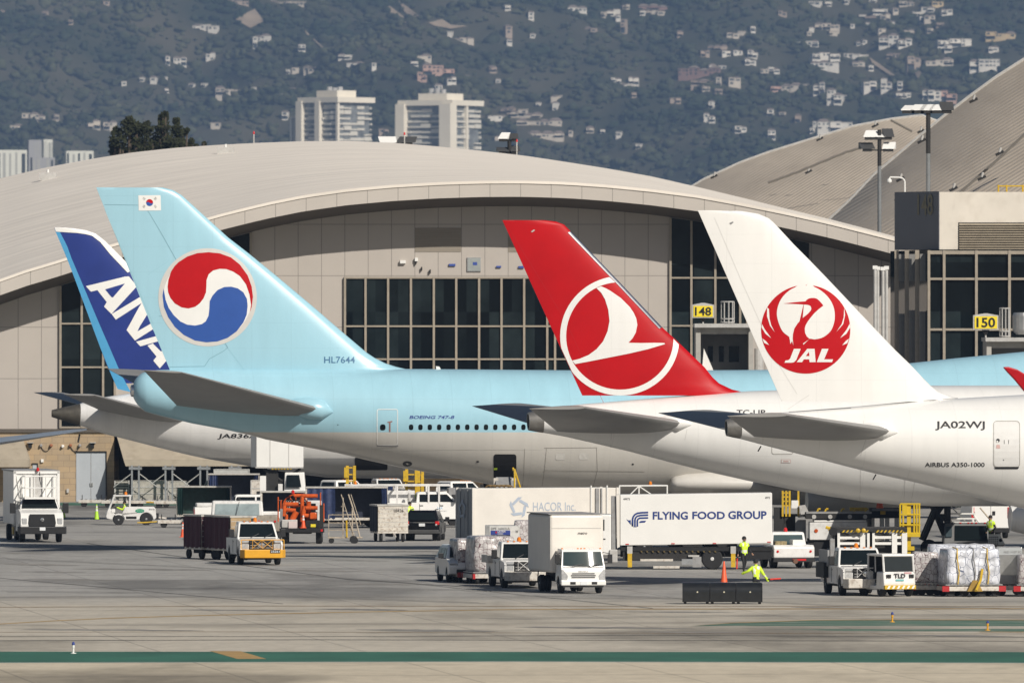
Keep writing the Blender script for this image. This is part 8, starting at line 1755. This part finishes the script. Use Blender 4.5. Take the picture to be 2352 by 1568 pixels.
# ---- tow tractor, cone, marshallers and the black barrier
t = place('tow_tractor', 'white tow tractor with low cab roof partly behind the long catering truck', 'tow tractor', 1806, 1303, 100); sc_(t, 1.05)
mb = MB(); mb.prism([(2.0, .45), (2.0, .95), (.2, 1.0), (.0, 1.12), (-1.7, 1.12), (-1.9, 1.02), (-1.9, .5)], -1.0, 1.0, WHITE); part(t, 'body', mb, .06)
mb = MB(); mb.frus((-.5, 1.2, -.9, .9), 1.0, (-.35, 1.0, -.8, .8), 1.72, WHITE); part(t, 'cab', mb, .08)
panel(t, 'rear_window', [(-.48, -.74, 1.12), (-.48, .74, 1.12), (-.36, .7, 1.58), (-.36, -.7, 1.58)], mat('green_grey_glass', (.04, .07, .075), .1), off=.02)
for s in (-1, 1): panel(t, 'side_window', [(1.05, s * .88, 1.1), (.9, s * .81, 1.6), (-.25, s * .81, 1.6), (-.35, s * .88, 1.1)], GLASS)
mb = MB(); mb.box(-1.6, -.75, -.55, .0, 1.12, 1.36, CLEANW); mb.box(-1.62, -1.0, .3, .85, 1.1, 1.3, mat('dry_straw', (.30, .24, .13), .9, var=.6, scale=12)); part(t, 'rear_locker', mb)
for s in (-1, 1): mb = MB(); mb.cyl((-1.93, s * .8, .82), (-1.88, s * .8, .82), .06, REDL, n=12); part(t, 'tail_light', mb)
mb = MB(); mb.box(-2.05, -1.85, -1.0, 1.0, .32, .52, BLACK); mb.box(-2.07, -2.04, -.55, .1, .38, .47, REDL); part(t, 'rear_bumper', mb); mb = MB(); mb.cyl((-2.0, .0, .36), (-2.3, 0, .36), .12, mat('rusty_hitch', (.16, .08, .05), .8)); part(t, 'tow_hitch', mb)
for s in (-1, 1): wheel(t, 1.2, s * .85, .40, .26); wheel(t, -1.1, s * .85, .40, .3)
beacon(t, .2, 0, 1.72, REDL)
cone_('tall orange cone behind the black sectioned barrier', 1663, 1341, 1.08, CONE_O, 'orange traffic cones', bands=0)
p = gp(1709, 1316); person('walking worker in black clothes, beanie and yellow hi-vis vest carrying a red wand', (p[0], p[1], 0), R(25), stand(arms=dict(le=(.30, .03, 1.18), lw=(.40, -.06, .98), re=(-.28, .05, 1.17), rw=(-.34, -.02, .93)), legs=dict(lk=(.10, .06, .50), la=(.10, .28, .16), lt=(.10, .16, .06), rk=(-.08, -.12, .50), ra=(-.08, -.12, .09), rt=(-.08, -.28, .05))), CL, None, headgear=DARKC)
wd_ = thing('signal_wand', 'red marshalling wand held low by the walking worker', 'wand', (p[0] - .36, p[1] - .05, .22)); mb = MB(); mb.cyl((0, 0, 0), (.02, 0, .52), .035, mat('red_wand', (.75, .04, .02), .4), n=8); part(wd_, 'tube', mb); mb = MB(); mb.cyl((.02, 0, .52), (.024, 0, .68), .025, BLACK, n=8); part(wd_, 'grip', mb)
p = gp(1737, 1378); person('marshaller in yellow hi-vis jacket bending behind the black barrier, red wand held out', (p[0], p[1], 0), R(190), stand(lean=.08, arms=dict(le=(.34, -.06, 1.30), lw=(.46, -.14, 1.24), rs=(-.18, -.08, 1.43), re=(-.32, -.08, 1.18), rw=(-.48, -.12, .98)), legs=dict()), dict(CL, top=HIVIS), None, headgear=DARKC, sleeves=True)
wd_ = thing('signal_wand', 'red marshalling wand pointing sideways from the bending marshaller', 'wand', (p[0] + .62, p[1] + .05, 1.26)); 
wd_.location = (p[0] + .50, p[1] + .20, .93); mb = MB(); mb.cyl((.12, 0, 0), (.6, 0, .03), .035, MT['red_wand'], n=8); part(wd_, 'tube', mb); mb = MB(); mb.cyl((0, 0, 0), (.12, 0, .01), .025, BLACK, n=8); part(wd_, 'grip', mb)
# three dark sections on short feet, each its own thing
YB3 = GY(1386); s3 = F / YB3
for i, (x0, x1, l) in enumerate(((1568, 1630, 'black curved barrier section nearest the box truck'), (1630.5, 1690, 'black curved barrier section in the middle of three'), (1690.5, 1750, 'black curved barrier section nearest the marshaller'))):
    t = thing('barrier_section', l, 'barrier', (PX((x0 + x1) / 2, YB3), YB3, 0), 0, 'black barrier sections in a row'); w2 = (x1 - x0) / s3 / 2 - .003; h = (1386 - 1336.5) / s3
    BB = mat('semi_gloss_black_shell', (.016, .017, .018), .28, var=.4, scale=3, coat=.2)
    pr = [(-.36, .09), (-.36, h * .55)] + [(-.36 + .42 * (1 - math.cos(R(a))), h * (.55 + .45 * math.sin(R(a)))) for a in range(10, 91, 10)] + [(.30, h), (.34, h * .92), (.34, .09)]
    mb = MB(); mb.prism(pr, -w2, w2, BB, axis='x'); part(t, 'shell', mb, .02, smooth=50)
    mb = MB(); mb.tube([(-w2 + .02, y - .012, z) for y, z in []] or [(-w2, -.37, .09), (-w2, -.37, h * .62), (-w2, -.20, h * .95)], .02, BLACK); mb.tube([(w2, -.37, .09), (w2, -.37, h * .62), (w2, -.20, h * .95)], .02, BLACK); part(t, 'seam_rib', mb)
    mb = MB(); mb.cyl((.05, -.375, h * .56), (.05, -.36, h * .56), .035, mat('cream_plug', (.6, .56, .42), .5), n=10); part(t, 'plug', mb)
    for s in (-1, 1): mb = MB(); mb.box(s * w2 - .06 - s * .1, s * w2 + .06 - s * .1, -.25, -.1, 0, .1, BLACK); mb.box(s * w2 - .06 - s * .1, s * w2 + .06 - s * .1, .1, .25, 0, .1, BLACK); part(t, 'foot', mb)
# ---- cargo loaders at right
Y = 588.0
def Lz(y, Y=None): return PZ(y, Y or globals()['Y'])
t = thing('cargo_loader', 'tall dark cargo loader with yellow ladder rails beneath the red-finned aircraft', 'cargo loader', (PX(1812, 600), 600, 0)); X0 = t.location.x; Yl = 600
qx = lambda x: PX(x, Yl) - X0; qz = lambda y: max(.02, PZ(y, Yl))
mb = MB(); mb.box(qx(1778), qx(1800), -.6, 1, .5, qz(1165), DARK); mb.box(qx(1780), qx(1850), -.2, 1.2, .4, qz(1180), DARK); part(t, 'body', mb)
mb = MB()
for x in (1797, 1805, 1813, 1833): mb.box(qx(x) - .05, qx(x) + .05, -.75, -.65, qz(1185), qz(1126), YELLOW)
for y in (1131, 1140, 1150, 1160): mb.box(qx(1797), qx(1813), -.72, -.68, qz(y) - .04, qz(y) + .04, YELLOW)
part(t, 'ladder_rail', mb)
mb = MB(); mb.box(qx(1817), qx(1833), -.8, -.7, qz(1166), qz(1148), CLEANW); part(t, 'white_panel', mb)
mb = MB(); mb.hexa([(qx(1838), -1.2, qz(1180)), (qx(1858), -1.2, qz(1178)), (qx(1858), -.8, qz(1178)), (qx(1838), -.8, qz(1180))], [(qx(1834), -1.2, qz(1160)), (qx(1848), -1.2, qz(1158)), (qx(1848), -.8, qz(1158)), (qx(1834), -.8, qz(1160))], LGREY); part(t, 'operator_console', mb)
mb = MB(); mb.box(qx(1826), qx(1850), -1.0, -.2, .3, qz(1185), GREYP); part(t, 'cabinet', mb)
for x in (1790, 1842): mb = MB(); mb.cyl((qx(x), -.9, .4), (qx(x), -.6, .4), .4, RUBBER, n=16); part(t, 'wheel', mb)
Yl = 597; t = thing('cargo_loader', 'long white cargo loader with black roller deck and yellow side flash', 'cargo loader', (PX(1925, Yl), Yl, 0)); X0 = t.location.x
mb = MB(); mb.box(qx(1858), qx(1990), -1.4, 1.4, qz(1238), qz(1198), WHITE); mb.box(qx(1868), qx(1988), -1.42, 1.38, qz(1198) + .01, qz(1192), CLEANW); part(t, 'body', mb, .03)
mb = MB(); mb.box(qx(1850), qx(2000), -1.5, 1.5, qz(1190), qz(1176), DARK); mb.box(qx(1850), qx(2000), -1.55, -1.5, qz(1178), qz(1173), GREYP); part(t, 'roller_deck', mb)
mb = MB()
for x in (1868, 1905, 1950, 1985): mb.cyl((qx(x), -1.56, qz(1185)), (qx(x), -1.5, qz(1185)), .12, LGREY, n=8)
part(t, 'deck_wheel', mb)
for x0, x1, y0, y1, m in ((1900, 1935, 1208, 1216, YELLOW), (1955, 1985, 1210, 1218, LGREY)): mb = MB(); mb.hexa([(qx(x0), -1.44, qz(y1)), (qx(x1), -1.44, qz(y1 - 1)), (qx(x1), -1.40, qz(y1 - 1)), (qx(x0), -1.40, qz(y1))], [(qx(x0 + 8), -1.44, qz(y0)), (qx(x1), -1.44, qz(y0)), (qx(x1), -1.40, qz(y0)), (qx(x0 + 8), -1.40, qz(y0))], m); part(t, 'side_flash', mb)
mb = MB(); mb.cyl((qx(1873), -1.44, qz(1217)), (qx(1873), -1.40, qz(1217)), .1, ORANGE, n=10); part(t, 'marker_lamp', mb)
for x in (1880, 1960): 
    for y in (-1.1, 1.1): mb = MB(); mb.cyl((qx(x), y - .15, .42), (qx(x), y + .15, .42), .42, RUBBER, n=16); part(t, 'wheel', mb)
mb = MB(); mb.box(qx(1855), qx(1995), -1.2, 1.2, .4, qz(1236), DARK); part(t, 'chassis', mb)
mb = MB()
for x in (1875, 1893, 1930, 1960, 1985): mb.tube([(qx(x), -1.3, qz(1174)), (qx(x + 3), -1.3, qz(1167)), (qx(x + 8), -1.3, qz(1168))], .05, YELLOW)
mb.box(qx(1950), qx(1990), -1.0, -.8, qz(1172), qz(1164), YELLOW); part(t, 'deck_stop', mb)
t2 = place('bucket', 'red plastic bucket standing on the long loader deck', 'bucket', 2020, 1240, 0); t2.location = (PX(2020, Yl), Yl - .5, qz(1166)); mb = MB(); mb.lathe((0, 0, 0), (0, 0, 1), [(.20, 0), (.14, .36), (.13, .36)], CONE_O, 14); part(t2, 'shell', mb); mb = MB(); mb.tube([(.15 * math.cos(R(a)), 0, .34 + .1 * math.sin(R(a))) for a in range(0, 181, 20)], .01, BLACK); part(t2, 'handle', mb)
t = thing('cargo_loader', 'loader deck on white upright posts beside the tall yellow mast', 'cargo loader', (PX(2040, 599), 599, 0)); X0 = t.location.x; Yl = 599
mb = MB(); mb.box(qx(1998), qx(2068), -1.3, 1.3, qz(1188), qz(1166), DARK); mb.box(qx(2000), qx(2070), -1.35, -1.3, qz(1172), qz(1166), GREYP); part(t, 'deck', mb); mb = MB(); mb.box(qx(2020), qx(2032), -1.38, -1.34, qz(1180), qz(1172), YELLOW); part(t, 'warning_plate', mb)
for x in (2002, 2024, 2036, 2058): mb = MB(); mb.box(qx(x) - .12, qx(x) + .12, -1.2, -1.0, .1, qz(1186), CLEANW); part(t, 'post', mb)
mb = MB(); mb.box(qx(1985), qx(2000), -1.2, .6, .3, qz(1188), GREYP); part(t, 'cabinet', mb); mb = MB(); mb.box(qx(1990), qx(2070), -1.2, 1.2, .12, .5, DARK); part(t, 'chassis', mb)
for x in (2000, 2060): mb = MB(); mb.cyl((qx(x), -1.25, .33), (qx(x), -1.0, .33), .33, RUBBER, n=16); part(t, 'wheel', mb)
# scissor loader in front
Yl = 566; t = thing('scissor_loader', 'lowered scissor loader with white frames and yellow striped black deck edge', 'cargo loader', (PX(1998, Yl), Yl, 0)); X0 = t.location.x
mb = MB(); mb.box(qx(1910), qx(2082), -1.2, 3, qz(1219), qz(1211), DARK); part(t, 'deck', mb)
mb = MB()
for k in range(7): x = 1932 + k * 9; mb.hexa([(qx(x), -1.23, qz(1221)), (qx(x + 4), -1.23, qz(1221)), (qx(x + 4), -1.2, qz(1221)), (qx(x), -1.2, qz(1221))], [(qx(x + 4), -1.23, qz(1216)), (qx(x + 8), -1.23, qz(1216)), (qx(x + 8), -1.2, qz(1216)), (qx(x + 4), -1.2, qz(1216))], YELLOW)
for k in range(7): x = 2010 + k * 9; mb.hexa([(qx(x), -1.23, qz(1221)), (qx(x + 4), -1.23, qz(1221)), (qx(x + 4), -1.2, qz(1221)), (qx(x), -1.2, qz(1221))], [(qx(x + 4), -1.23, qz(1216)), (qx(x + 8), -1.23, qz(1216)), (qx(x + 8), -1.2, qz(1216)), (qx(x + 4), -1.2, qz(1216))], YELLOW)
part(t, 'hazard_stripe', mb)
mb = MB()
for x in (1922, 1980, 2002, 2053, 2076, 1996): mb.box(qx(x) - .13, qx(x) + .13, -1.1, -.9, .15, qz(1222), CLEANW)
for (a, b, y) in ((1922, 1980, 1246), (2002, 2076, 1246), (1922, 1975, 1233), (2006, 2070, 1232)): mb.box(qx(a), qx(b), -1.05, -.95, qz(y + 3.5), qz(y - 2.5), CLEANW)
part(t, 'frame', mb)
mb = MB()
for a, b in ((1928, 1975), (2008, 2068)): mb.cyl((qx(a), -.7, qz(1240)), (qx(b), -.7, qz(1222)), .10, WHITE, n=6); mb.cyl((qx(b), -.6, qz(1240)), (qx(a), -.6, qz(1222)), .10, GREYP, n=6)
part(t, 'scissor_arms', mb)
mb = MB(); mb.box(qx(1920), qx(2078), -.6, 3.0, .3, qz(1244), DARK); part(t, 'chassis', mb)
for x in (1969, 1982): mb = MB(); mb.lathe((qx(x), -1.3, qz(1216.5)), (0, -1, 0), [(.11, 0), (.11, .06), (.03, .1)], YELLOW, 10); part(t, 'marker_lamp', mb)
mb = MB(); mb.box(qx(1906), qx(1922), -1.1, .4, .25, qz(1219), GREYP); mb.cyl((qx(1914), -1.12, qz(1232)), (qx(1914), -1.10, qz(1232)), .08, BLACK, n=8); part(t, 'side_cabinet', mb)
for x in (1925, 2065): mb = MB(); mb.cyl((qx(x), -.9, .35), (qx(x), -.6, .35), .35, RUBBER, n=16); part(t, 'wheel', mb)
mb = MB(); mb.tube([(qx(1905), -1.2, qz(1212)), (qx(1895), -1.2, qz(1209))], .08, YELLOW); mb.cyl((qx(1912), -1.25, qz(1219)), (qx(1912), -1.05, qz(1219)), .22, BLACK, n=14); part(t, 'hose_drum', mb)
# yellow mast with cage
Yl = 569; t = thing('loader_mast', 'tall yellow lift mast with caged top beside the scissor loader', 'lift mast', (PX(2089, Yl), Yl, 0), 0, 'yellow loader masts'); X0 = t.location.x
YB_ = mat('bright_mast_yellow', (.60, .42, .02), .4, var=.12, scale=2)
mb = MB(); mb.box(qx(2083), qx(2092), -.15, .15, 0, qz(1155), YB_); part(t, 'post', mb)
mb = MB()
for x in (2067, 2074, 2099, 2105, 2111): mb.cyl((qx(x), -.2, qz(1226)), (qx(x), -.2, qz(1157)), .05, YB_, n=6)
for y in (1157, 1181, 1205, 1224): mb.tube([(qx(2067), -.2, qz(y)), (qx(2112), -.2, qz(y)), (qx(2112), .7, qz(y))], .05, YB_)
part(t, 'cage_rail', mb)
mb = MB(); mb.box(qx(2072), qx(2083), -.25, -.15, qz(1183), qz(1159), YB_); part(t, 'cage_panel', mb); mb = MB(); mb.box(qx(2060), qx(2113), -.4, .6, qz(1232), qz(1224), YB_); part(t, 'cage_floor', mb); mb = MB(); mb.box(qx(2056), qx(2100), -.25, .25, qz(1263), qz(1254), YB_); part(t, 'base', mb)
mb = MB(); mb.box(qx(2070), qx(2110), .5, .56, qz(1222), qz(1200), DARK); part(t, 'control_box', mb)
# ---- hi-lift with dark braces, dark cab, steps, van, worker
Yl = 594; t = thing('lift_truck', 'dark cab lift truck with tall black crossed braces beneath the nearest aircraft', 'lift truck', (PX(2200, Yl), Yl, 0)); X0 = t.location.x
mb = MB()
for yy in (-.9, .9):
    mb.cyl((qx(2118), yy, qz(1240)), (qx(2165), yy, qz(1130)), .16, BLACK, n=6); mb.cyl((qx(2125), yy, qz(1118)), (qx(2180), yy, qz(1250)), .16, BLACK, n=6); mb.cyl((qx(2150), yy, qz(1180)), (qx(2178), yy, qz(1140)), .13, BLACK, n=6); mb.box(qx(2170), qx(2182), yy - .1, yy + .1, .6, qz(1125), BLACK)
mb.box(qx(2130), qx(2182), -1, 1, qz(1138), qz(1122), BLACK); mb.box(qx(2150), qx(2180), -.9, .9, qz(1196), qz(1180), BLACK); part(t, 'lift_brace', mb)
CABG = mat('dark_grey_cab', (.16, .16, .16), .5, var=.15)
mb = MB(); mb.frus((qx(2163), qx(2272), -1.6, .9), .5, (qx(2168), qx(2268), -1.3, .8), qz(1200), CABG); part(t, 'cab', mb, .08)
panel(t, 'windshield', [(qx(2190), -1.50, qz(1240)), (qx(2266), -1.50, qz(1240)), (qx(2263), -1.33, qz(1206)), (qx(2191), -1.33, qz(1206))], GLASS, off=.05); panel(t, 'side_window', [(qx(2169), -1.50, qz(1232)), (qx(2184), -1.50, qz(1232)), (qx(2184), -1.34, qz(1208)), (qx(2171), -1.34, qz(1208))], mat('slate_glass', (.05, .07, .08), .15), off=.05)
for x in (2204, 2222, 2230, 2240, 2260): mb = MB(); mb.box(qx(x) - .05, qx(x) + .05, -1.32, -1.22, qz(1200) - .01, qz(1198), REDL); part(t, 'roof_marker', mb)
mb = MB(); mb.box(qx(2120), qx(2275), -.7, .7, .4, .8, DARK); part(t, 'chassis', mb)
for x in (2135, 2250):
    for y in (-1, 1): mb = MB(); mb.cyl((qx(x), y - .15, .45), (qx(x), y + .15, .45), .45, RUBBER, n=16); part(t, 'wheel', mb)
Yl = 599; t = thing('boarding_steps', 'white tubular boarding steps rising behind the dark cab lift truck', 'steps', (PX(2205, Yl), Yl, 0)); X0 = t.location.x
mb = MB()
for x0, x1 in ((2172, 2190), (2233, 2252)): mb.tube([(qx(x1), -.5, qz(1205)), (qx(x0), -.5, qz(1178)), (qx(x0), -.5, qz(1145))], .055, CLEANW); mb.tube([(qx(x1 - 12), .1, .1), (qx(x1 - 12), .1, qz(1175))], .05, CLEANW)
mb.tube([(qx(2172), -.5, qz(1157)), (qx(2233), -.5, qz(1157))], .06, WF); mb.tube([(qx(2176), -.5, qz(1155)), (qx(2225), -.5, qz(1205))], .035, CLEANW); mb.tube([(qx(2250), -.5, qz(1165)), (qx(2288), -.5, qz(1210))], .045, WF); part(t, 'handrail', mb)
mb = MB()
for k, y in enumerate((1177, 1188, 1197, 1206, 1216, 1228)): mb.box(qx(2175 + k * 4), qx(2238 + k * 3), -.9 - k * .2, -.5 - k * .2, qz(y + 3), qz(y), CLEANW)
part(t, 'steps', mb); mb = MB(); mb.box(qx(2178), qx(2262), -.4, .6, .1, .3, LGREY); part(t, 'base', mb)
YV = GY(1236); t = thing('cargo_van', 'white high-roof van seen from behind beyond the steps', 'van', (PX(2276, YV), YV, 0), R(94)); sc_(t, 1.12); s4 = F / YV; hV = (1236 - 1157) / s4
mb = MB(); mb.prism([(-.98, .35), (.98, .35), (1.0, 1.2), (.92, hV - .15), (.78, hV), (-.78, hV), (-.92, hV - .15), (-1.0, 1.2)], 0, 5.4, CLEANW, axis='x'); part(t, 'body', mb, .08)
mb = MB(); mb.box(-.02, .01, -.012, .012, .45, hV - .1, LGREY); part(t, 'door_seam', mb); mb = MB(); mb.box(-.04, 0, -.22, -.08, 1.2, 1.4, BLACK); part(t, 'door_handle', mb)
for s in (-1, 1): mb = MB(); mb.box(-.03, .08, s * .93 - .07, s * .93 + .07, 1.05, 1.6, REDL); part(t, 'tail_light', mb)
mb = MB(); mb.box(-.1, .1, -.95, .95, .3, .55, BLACK); part(t, 'bumper', mb, .03)
for s in (-1, 1): wheel(t, 1.0, s * .85, .36, .25); wheel(t, 4.4, s * .85, .36, .25)
p = P3(2277, 1246, 592); person('worker with dark hair and yellow vest standing beside the dark cab lift truck', (p[0], p[1], max(0, PZ(1262, 592))), R(-35), stand(lean=.06, arms=dict(le=(.26, -.02, 1.16), lw=(.22, -.24, 1.0))), CL, None)
t = thing('perforated_ramp', 'white perforated wing panel folded beside the dark cab lift truck', 'ramp panel', (PX(2290, 590), 590, 0)); X0 = t.location.x; Yl = 590
mb = MB(); mb.prism([(qx(2270), qz(1252)), (qx(2270), qz(1226)), (qx(2284), qz(1226)), (qx(2296), qz(1226)), (qx(2310), qz(1252))], -.04, .04, CLEANW); part(t, 'panel', mb)
mb = MB()
for i in range(5):
    for j in range(4): mb.cyl((qx(2273 + i * 4.5), -.055, qz(1248 - j * 5)), (qx(2273 + i * 4.5), -.042, qz(1248 - j * 5)), .035, INK, n=6)
mb.cyl((qx(2298), -.06, qz(1240)), (qx(2298), -.042, qz(1240)), .09, INK, n=10); part(t, 'perforation', mb)
mb = MB(); mb.box(qx(2275), qx(2306), -.2, .2, 0, qz(1251), DARK); part(t, 'foot', mb)
# ---- right foreground: pickup, tractor, netted loads
t = place('pickup_truck', 'white pickup with rust-streaked bumper partly behind the small white tractor', 'pickup truck', 1964, 1364, -82, 'pickups pulling loads'); sc_(t, 1.05); pickup(t, 5.8, 2.03, CLEANW, bumper='white', guard=WHITE, hood_z=1.15)
mb = MB(); mb.box(-2.95, -.9, -1.22, -1.0, .7, 1.35, DARK); mb.box(-2.9, -.6, -1.1, -1.02, 1.2, 1.9, GREYP); part(t, 'side_locker', mb)
t = place('baggage_tractor', 'small white baggage tractor with boxy open cab and yellow striped front', 'baggage tractor', 2038, 1368, -68, None)
mb = MB(); mb.prism([(1.35, .42), (1.38, .6), (1.30, 1.12), (.55, 1.12), (.5, .5), (-.3, .5), (-.35, 1.12), (-1.5, 1.12), (-1.6, .5), (-1.45, .38), (-.6, .3), (.3, .3), (1.2, .34)], -.78, .78, WHITE); part(t, 'body', mb, .05)
mb = MB()
for s in (-.73, .73): mb.tube([(1.28, s, 1.1), (1.16, s, 1.84), (-.45, s, 1.86), (-.48, s, 1.1)], .05, WHITE); mb.tube([(.35, s, 1.1), (.3, s, 1.85)], .03, WHITE)
mb.tube([(1.16, -.73, 1.84), (1.16, .73, 1.84)], .05, WHITE); part(t, 'cab_frame', mb)
mb = MB(); mb.box(-.5, 1.2, -.8, .8, 1.84, 1.91, WHITE); part(t, 'roof', mb, .03)
mb = MB(); mb.prism([(1.26, 1.13), (1.15, 1.82)] + [(1.12, 1.82), (1.23, 1.13)], -.68, .68, mat('screen_dark', (.02, .025, .025), .1)); part(t, 'windshield', mb)
mb = MB(); mb.box(-.5, -.42, -.7, .7, 1.1, 1.84, BLACK); mb.box(-.3, .2, -.55, .55, .6, .75, BLACK); mb.box(-.35, -.2, -.55, .55, .7, 1.4, BLACK); part(t, 'seat', mb)
mb = MB(); mb.box(1.33, 1.46, -.76, .76, .34, .52, YELLOW)
part(t, 'bumper', mb)
mb = MB()
for k in range(6): y = -.66 + k * .24; mb.hexa([(1.465, y, .36), (1.465, y + .1, .36), (1.47, y + .1, .36), (1.47, y, .36)], [(1.465, y + .08, .5), (1.465, y + .18, .5), (1.47, y + .18, .5), (1.47, y + .08, .5)], CLEANW)
part(t, 'hazard_stripe', mb)
mb = MB(); mb.text('TLD', (1.392, -.28, .84), (-.0, 1, 0), (-.11, 0, 1), .56, .2, INK, bold=.03); part(t, 'front_lettering', mb)
for s in (-1, 1):
    mb = MB()
    for k in (-.06, .02, .1): mb.box(1.34, 1.40, s * .56 + k - .025, s * .56 + k + .025, .84, 1.0, BLACK)
    part(t, 'front_grille', mb); wheel(t, .85, s * .66, .33, .2); wheel(t, -1.05, s * .68, .36, .24)
mb = MB(); mb.box(1.375, 1.39, -.2, .2, .70, .78, mat('teal_sticker', (.15, .42, .42), .5)); part(t, 'sticker', mb); mb = MB(); mb.box(1.31, 1.34, .25, .6, 1.03, 1.1, mat('pink_sticker', (.6, .35, .36), .5)); part(t, 'sticker', mb)
mb = MB(); mb.lathe((-.9, -.785, .92), (0, -1, 0), [(.12, 0), (.12, .008)], mat('green_emblem', (.02, .26, .16), .4), 14); part(t, 'emblem', mb)
def tl_load(label, x0, x1, yt, yb, m, seed, straps=(), dl='', Ydep=None, depth=2.0, head=0):
    Y = Ydep or GY(1366) + 2; zb = .52; X0 = PX((x0 + x1) / 2, Y); Lq = (x1 - x0) / F * Y; zt = PZ(yt, Y - depth / 2) - zb
    d = thing('cargo_dolly', dl, 'cargo dolly', (X0, Y, 0), R(head), 'cargo dollies under loads'); dolly(d, Lq, depth + .1, .5, DWHITE, wx=(-Lq * .4, -Lq * .15, Lq * .15, Lq * .4), bar=False)
    return netted(label, 0, 1300, head, Lq - .1, depth, zt, m, zb, seed, straps, loc=(X0, Y, zb)), d
YR1 = GY(1375) + 4
nA, dA = tl_load('big white wrapped pallet under dark netting with yellow straps', 2160, 2292, 1262, 1340, WRAPW, 11., ((-.75, YELLOW), (.62, YELLOW), (.0, GREYP)), 'worn white dolly with red corners under the yellow-strapped pallet', YR1 + 1.4, 2.2, 9)
mb = MB(); mb.tube([(-.1, -2.05, .3), (.25, -1.35, .75), (.35, -1.25, 1.25)], .06, YELLOW); mb.prism([(-.35, .25), (.35, .25), (.1, .75), (-.1, .75)], -1.35, -1.25, mat('old_gold_paint', (.33, .20, .03), .6, var=.3)); part(dA, 'tow_bar', mb)
nB, dB = tl_load('crumpled silver pallet in dark netting beside the small white tractor', 2093, 2158, 1270, 1340, WRAPS, 21., (), 'worn dolly under the crumpled silver pallet', YR1 + 3.6, 1.8)
nC, dC = tl_load('long white wrapped pallet showing above the yellow-strapped one', 2125, 2290, 1252, 1340, WRAPW, 31., (), 'worn dolly under the rear white pallet', YR1 + 8.5, 2.2)
nD, dD = tl_load('dark netted pallet at the picture edge', 2334, 2400, 1276, 1340, WRAPS, 41., (), 'worn dolly at the picture edge', YR1 + 1.2, 2.0)
Yk = YR1 + 3; X0 = PX(2318, Yk); Wk = 54 / F * Yk
dk = thing('cargo_dolly', 'worn white dolly under the bare metal container', 'cargo dolly', (X0, Yk, 0), 0, 'cargo dollies under loads'); dolly(dk, Wk, 2.0, .5, DWHITE, bar=False)
t = thing('cargo_container', 'dented bare metal container lettered AKE beside the yellow-strapped pallet', 'cargo container', (X0, Yk, .52)); zt = PZ(1256, Yk - 1) - .52
mb = MB(); mb.box(-Wk / 2, Wk / 2, -1, 1, 0, zt, mat('dented_bare_metal', (.50, .50, .49), .28, metal=.75, var=.3, scale=1.5, bump=.6)); part(t, 'body', mb, .03)
mb = MB(); mb.box(-Wk / 2, Wk / 2, -1.02, -.99, zt - .35, zt - .03, mat('container_grey_band', (.42, .44, .44), .5, var=.1)); b_ = part(t, 'name_band', mb); mb = MB(); mb.text('AKE 14107 SQ', (-Wk / 2 + .22, -1.03, zt - .28), (1, 0, 0), (0, 0, 1), .82, .12, GREYP, bold=.02); part(b_, 'lettering', mb)
mb = MB(); mb.box(-Wk / 2, Wk / 2, -1.015, -.99, .02, .42, GREYP); part(t, 'lower_band', mb)
# ---- taxiway edge lights
def edge_light(label, x, y, m, hgt=.4, lens=BLUEINK):
    p = gp(x, y); t = thing('taxiway_light', label, 'taxiway light', p, 0, 'taxiway edge lights')
    mb = MB(); mb.lathe((0, 0, 0), (0, 0, 1), [(.11, 0), (.11, .02), (.035, .04), (.035, hgt * .45), (.05, hgt * .5), (.05, hgt * .72)], m, 12); part(t, 'stem', mb)
    mb = MB(); mb.lathe((0, 0, hgt * .72), (0, 0, 1), [(.055, 0), (.06, .03), (.05, hgt * .2), (.015, hgt * .28)], lens, 12); part(t, 'lens', mb)
edge_light('white stemmed taxiway light on the green strip', 168.5, 1500, CLEANW, .44); edge_light('orange stemmed taxiway light nearer the small white tractor', 2049.5, 1428, AMBER, .42); edge_light('orange stemmed taxiway light nearest the picture edge', 2268.5, 1447, AMBER, .40)
# ---------------------------------------------------------------- the air itself
mb = MB(); mb.box(-1300, 1300, -40, 11700, -1, 640, None) if False else None
hm = bpy.data.materials.new('pale_air'); hm.use_nodes = True; nt = hm.node_tree; nt.nodes.remove(nt.nodes['Principled BSDF'])
pv = nt.nodes.new('ShaderNodeVolumePrincipled'); nt.links.new(pv.outputs[0], nt.nodes['Material Output'].inputs['Volume'])
pv.inputs['Density'].default_value = 5.2e-5; pv.inputs['Color'].default_value = (.34, .51, .82, 1); pv.inputs['Anisotropy'].default_value = 0.0
mb = MB(); mb.box(-1450, 1450, -80, 12950, -3, 760, hm); o = mb.build('haze'); o['kind'] = 'stuff'
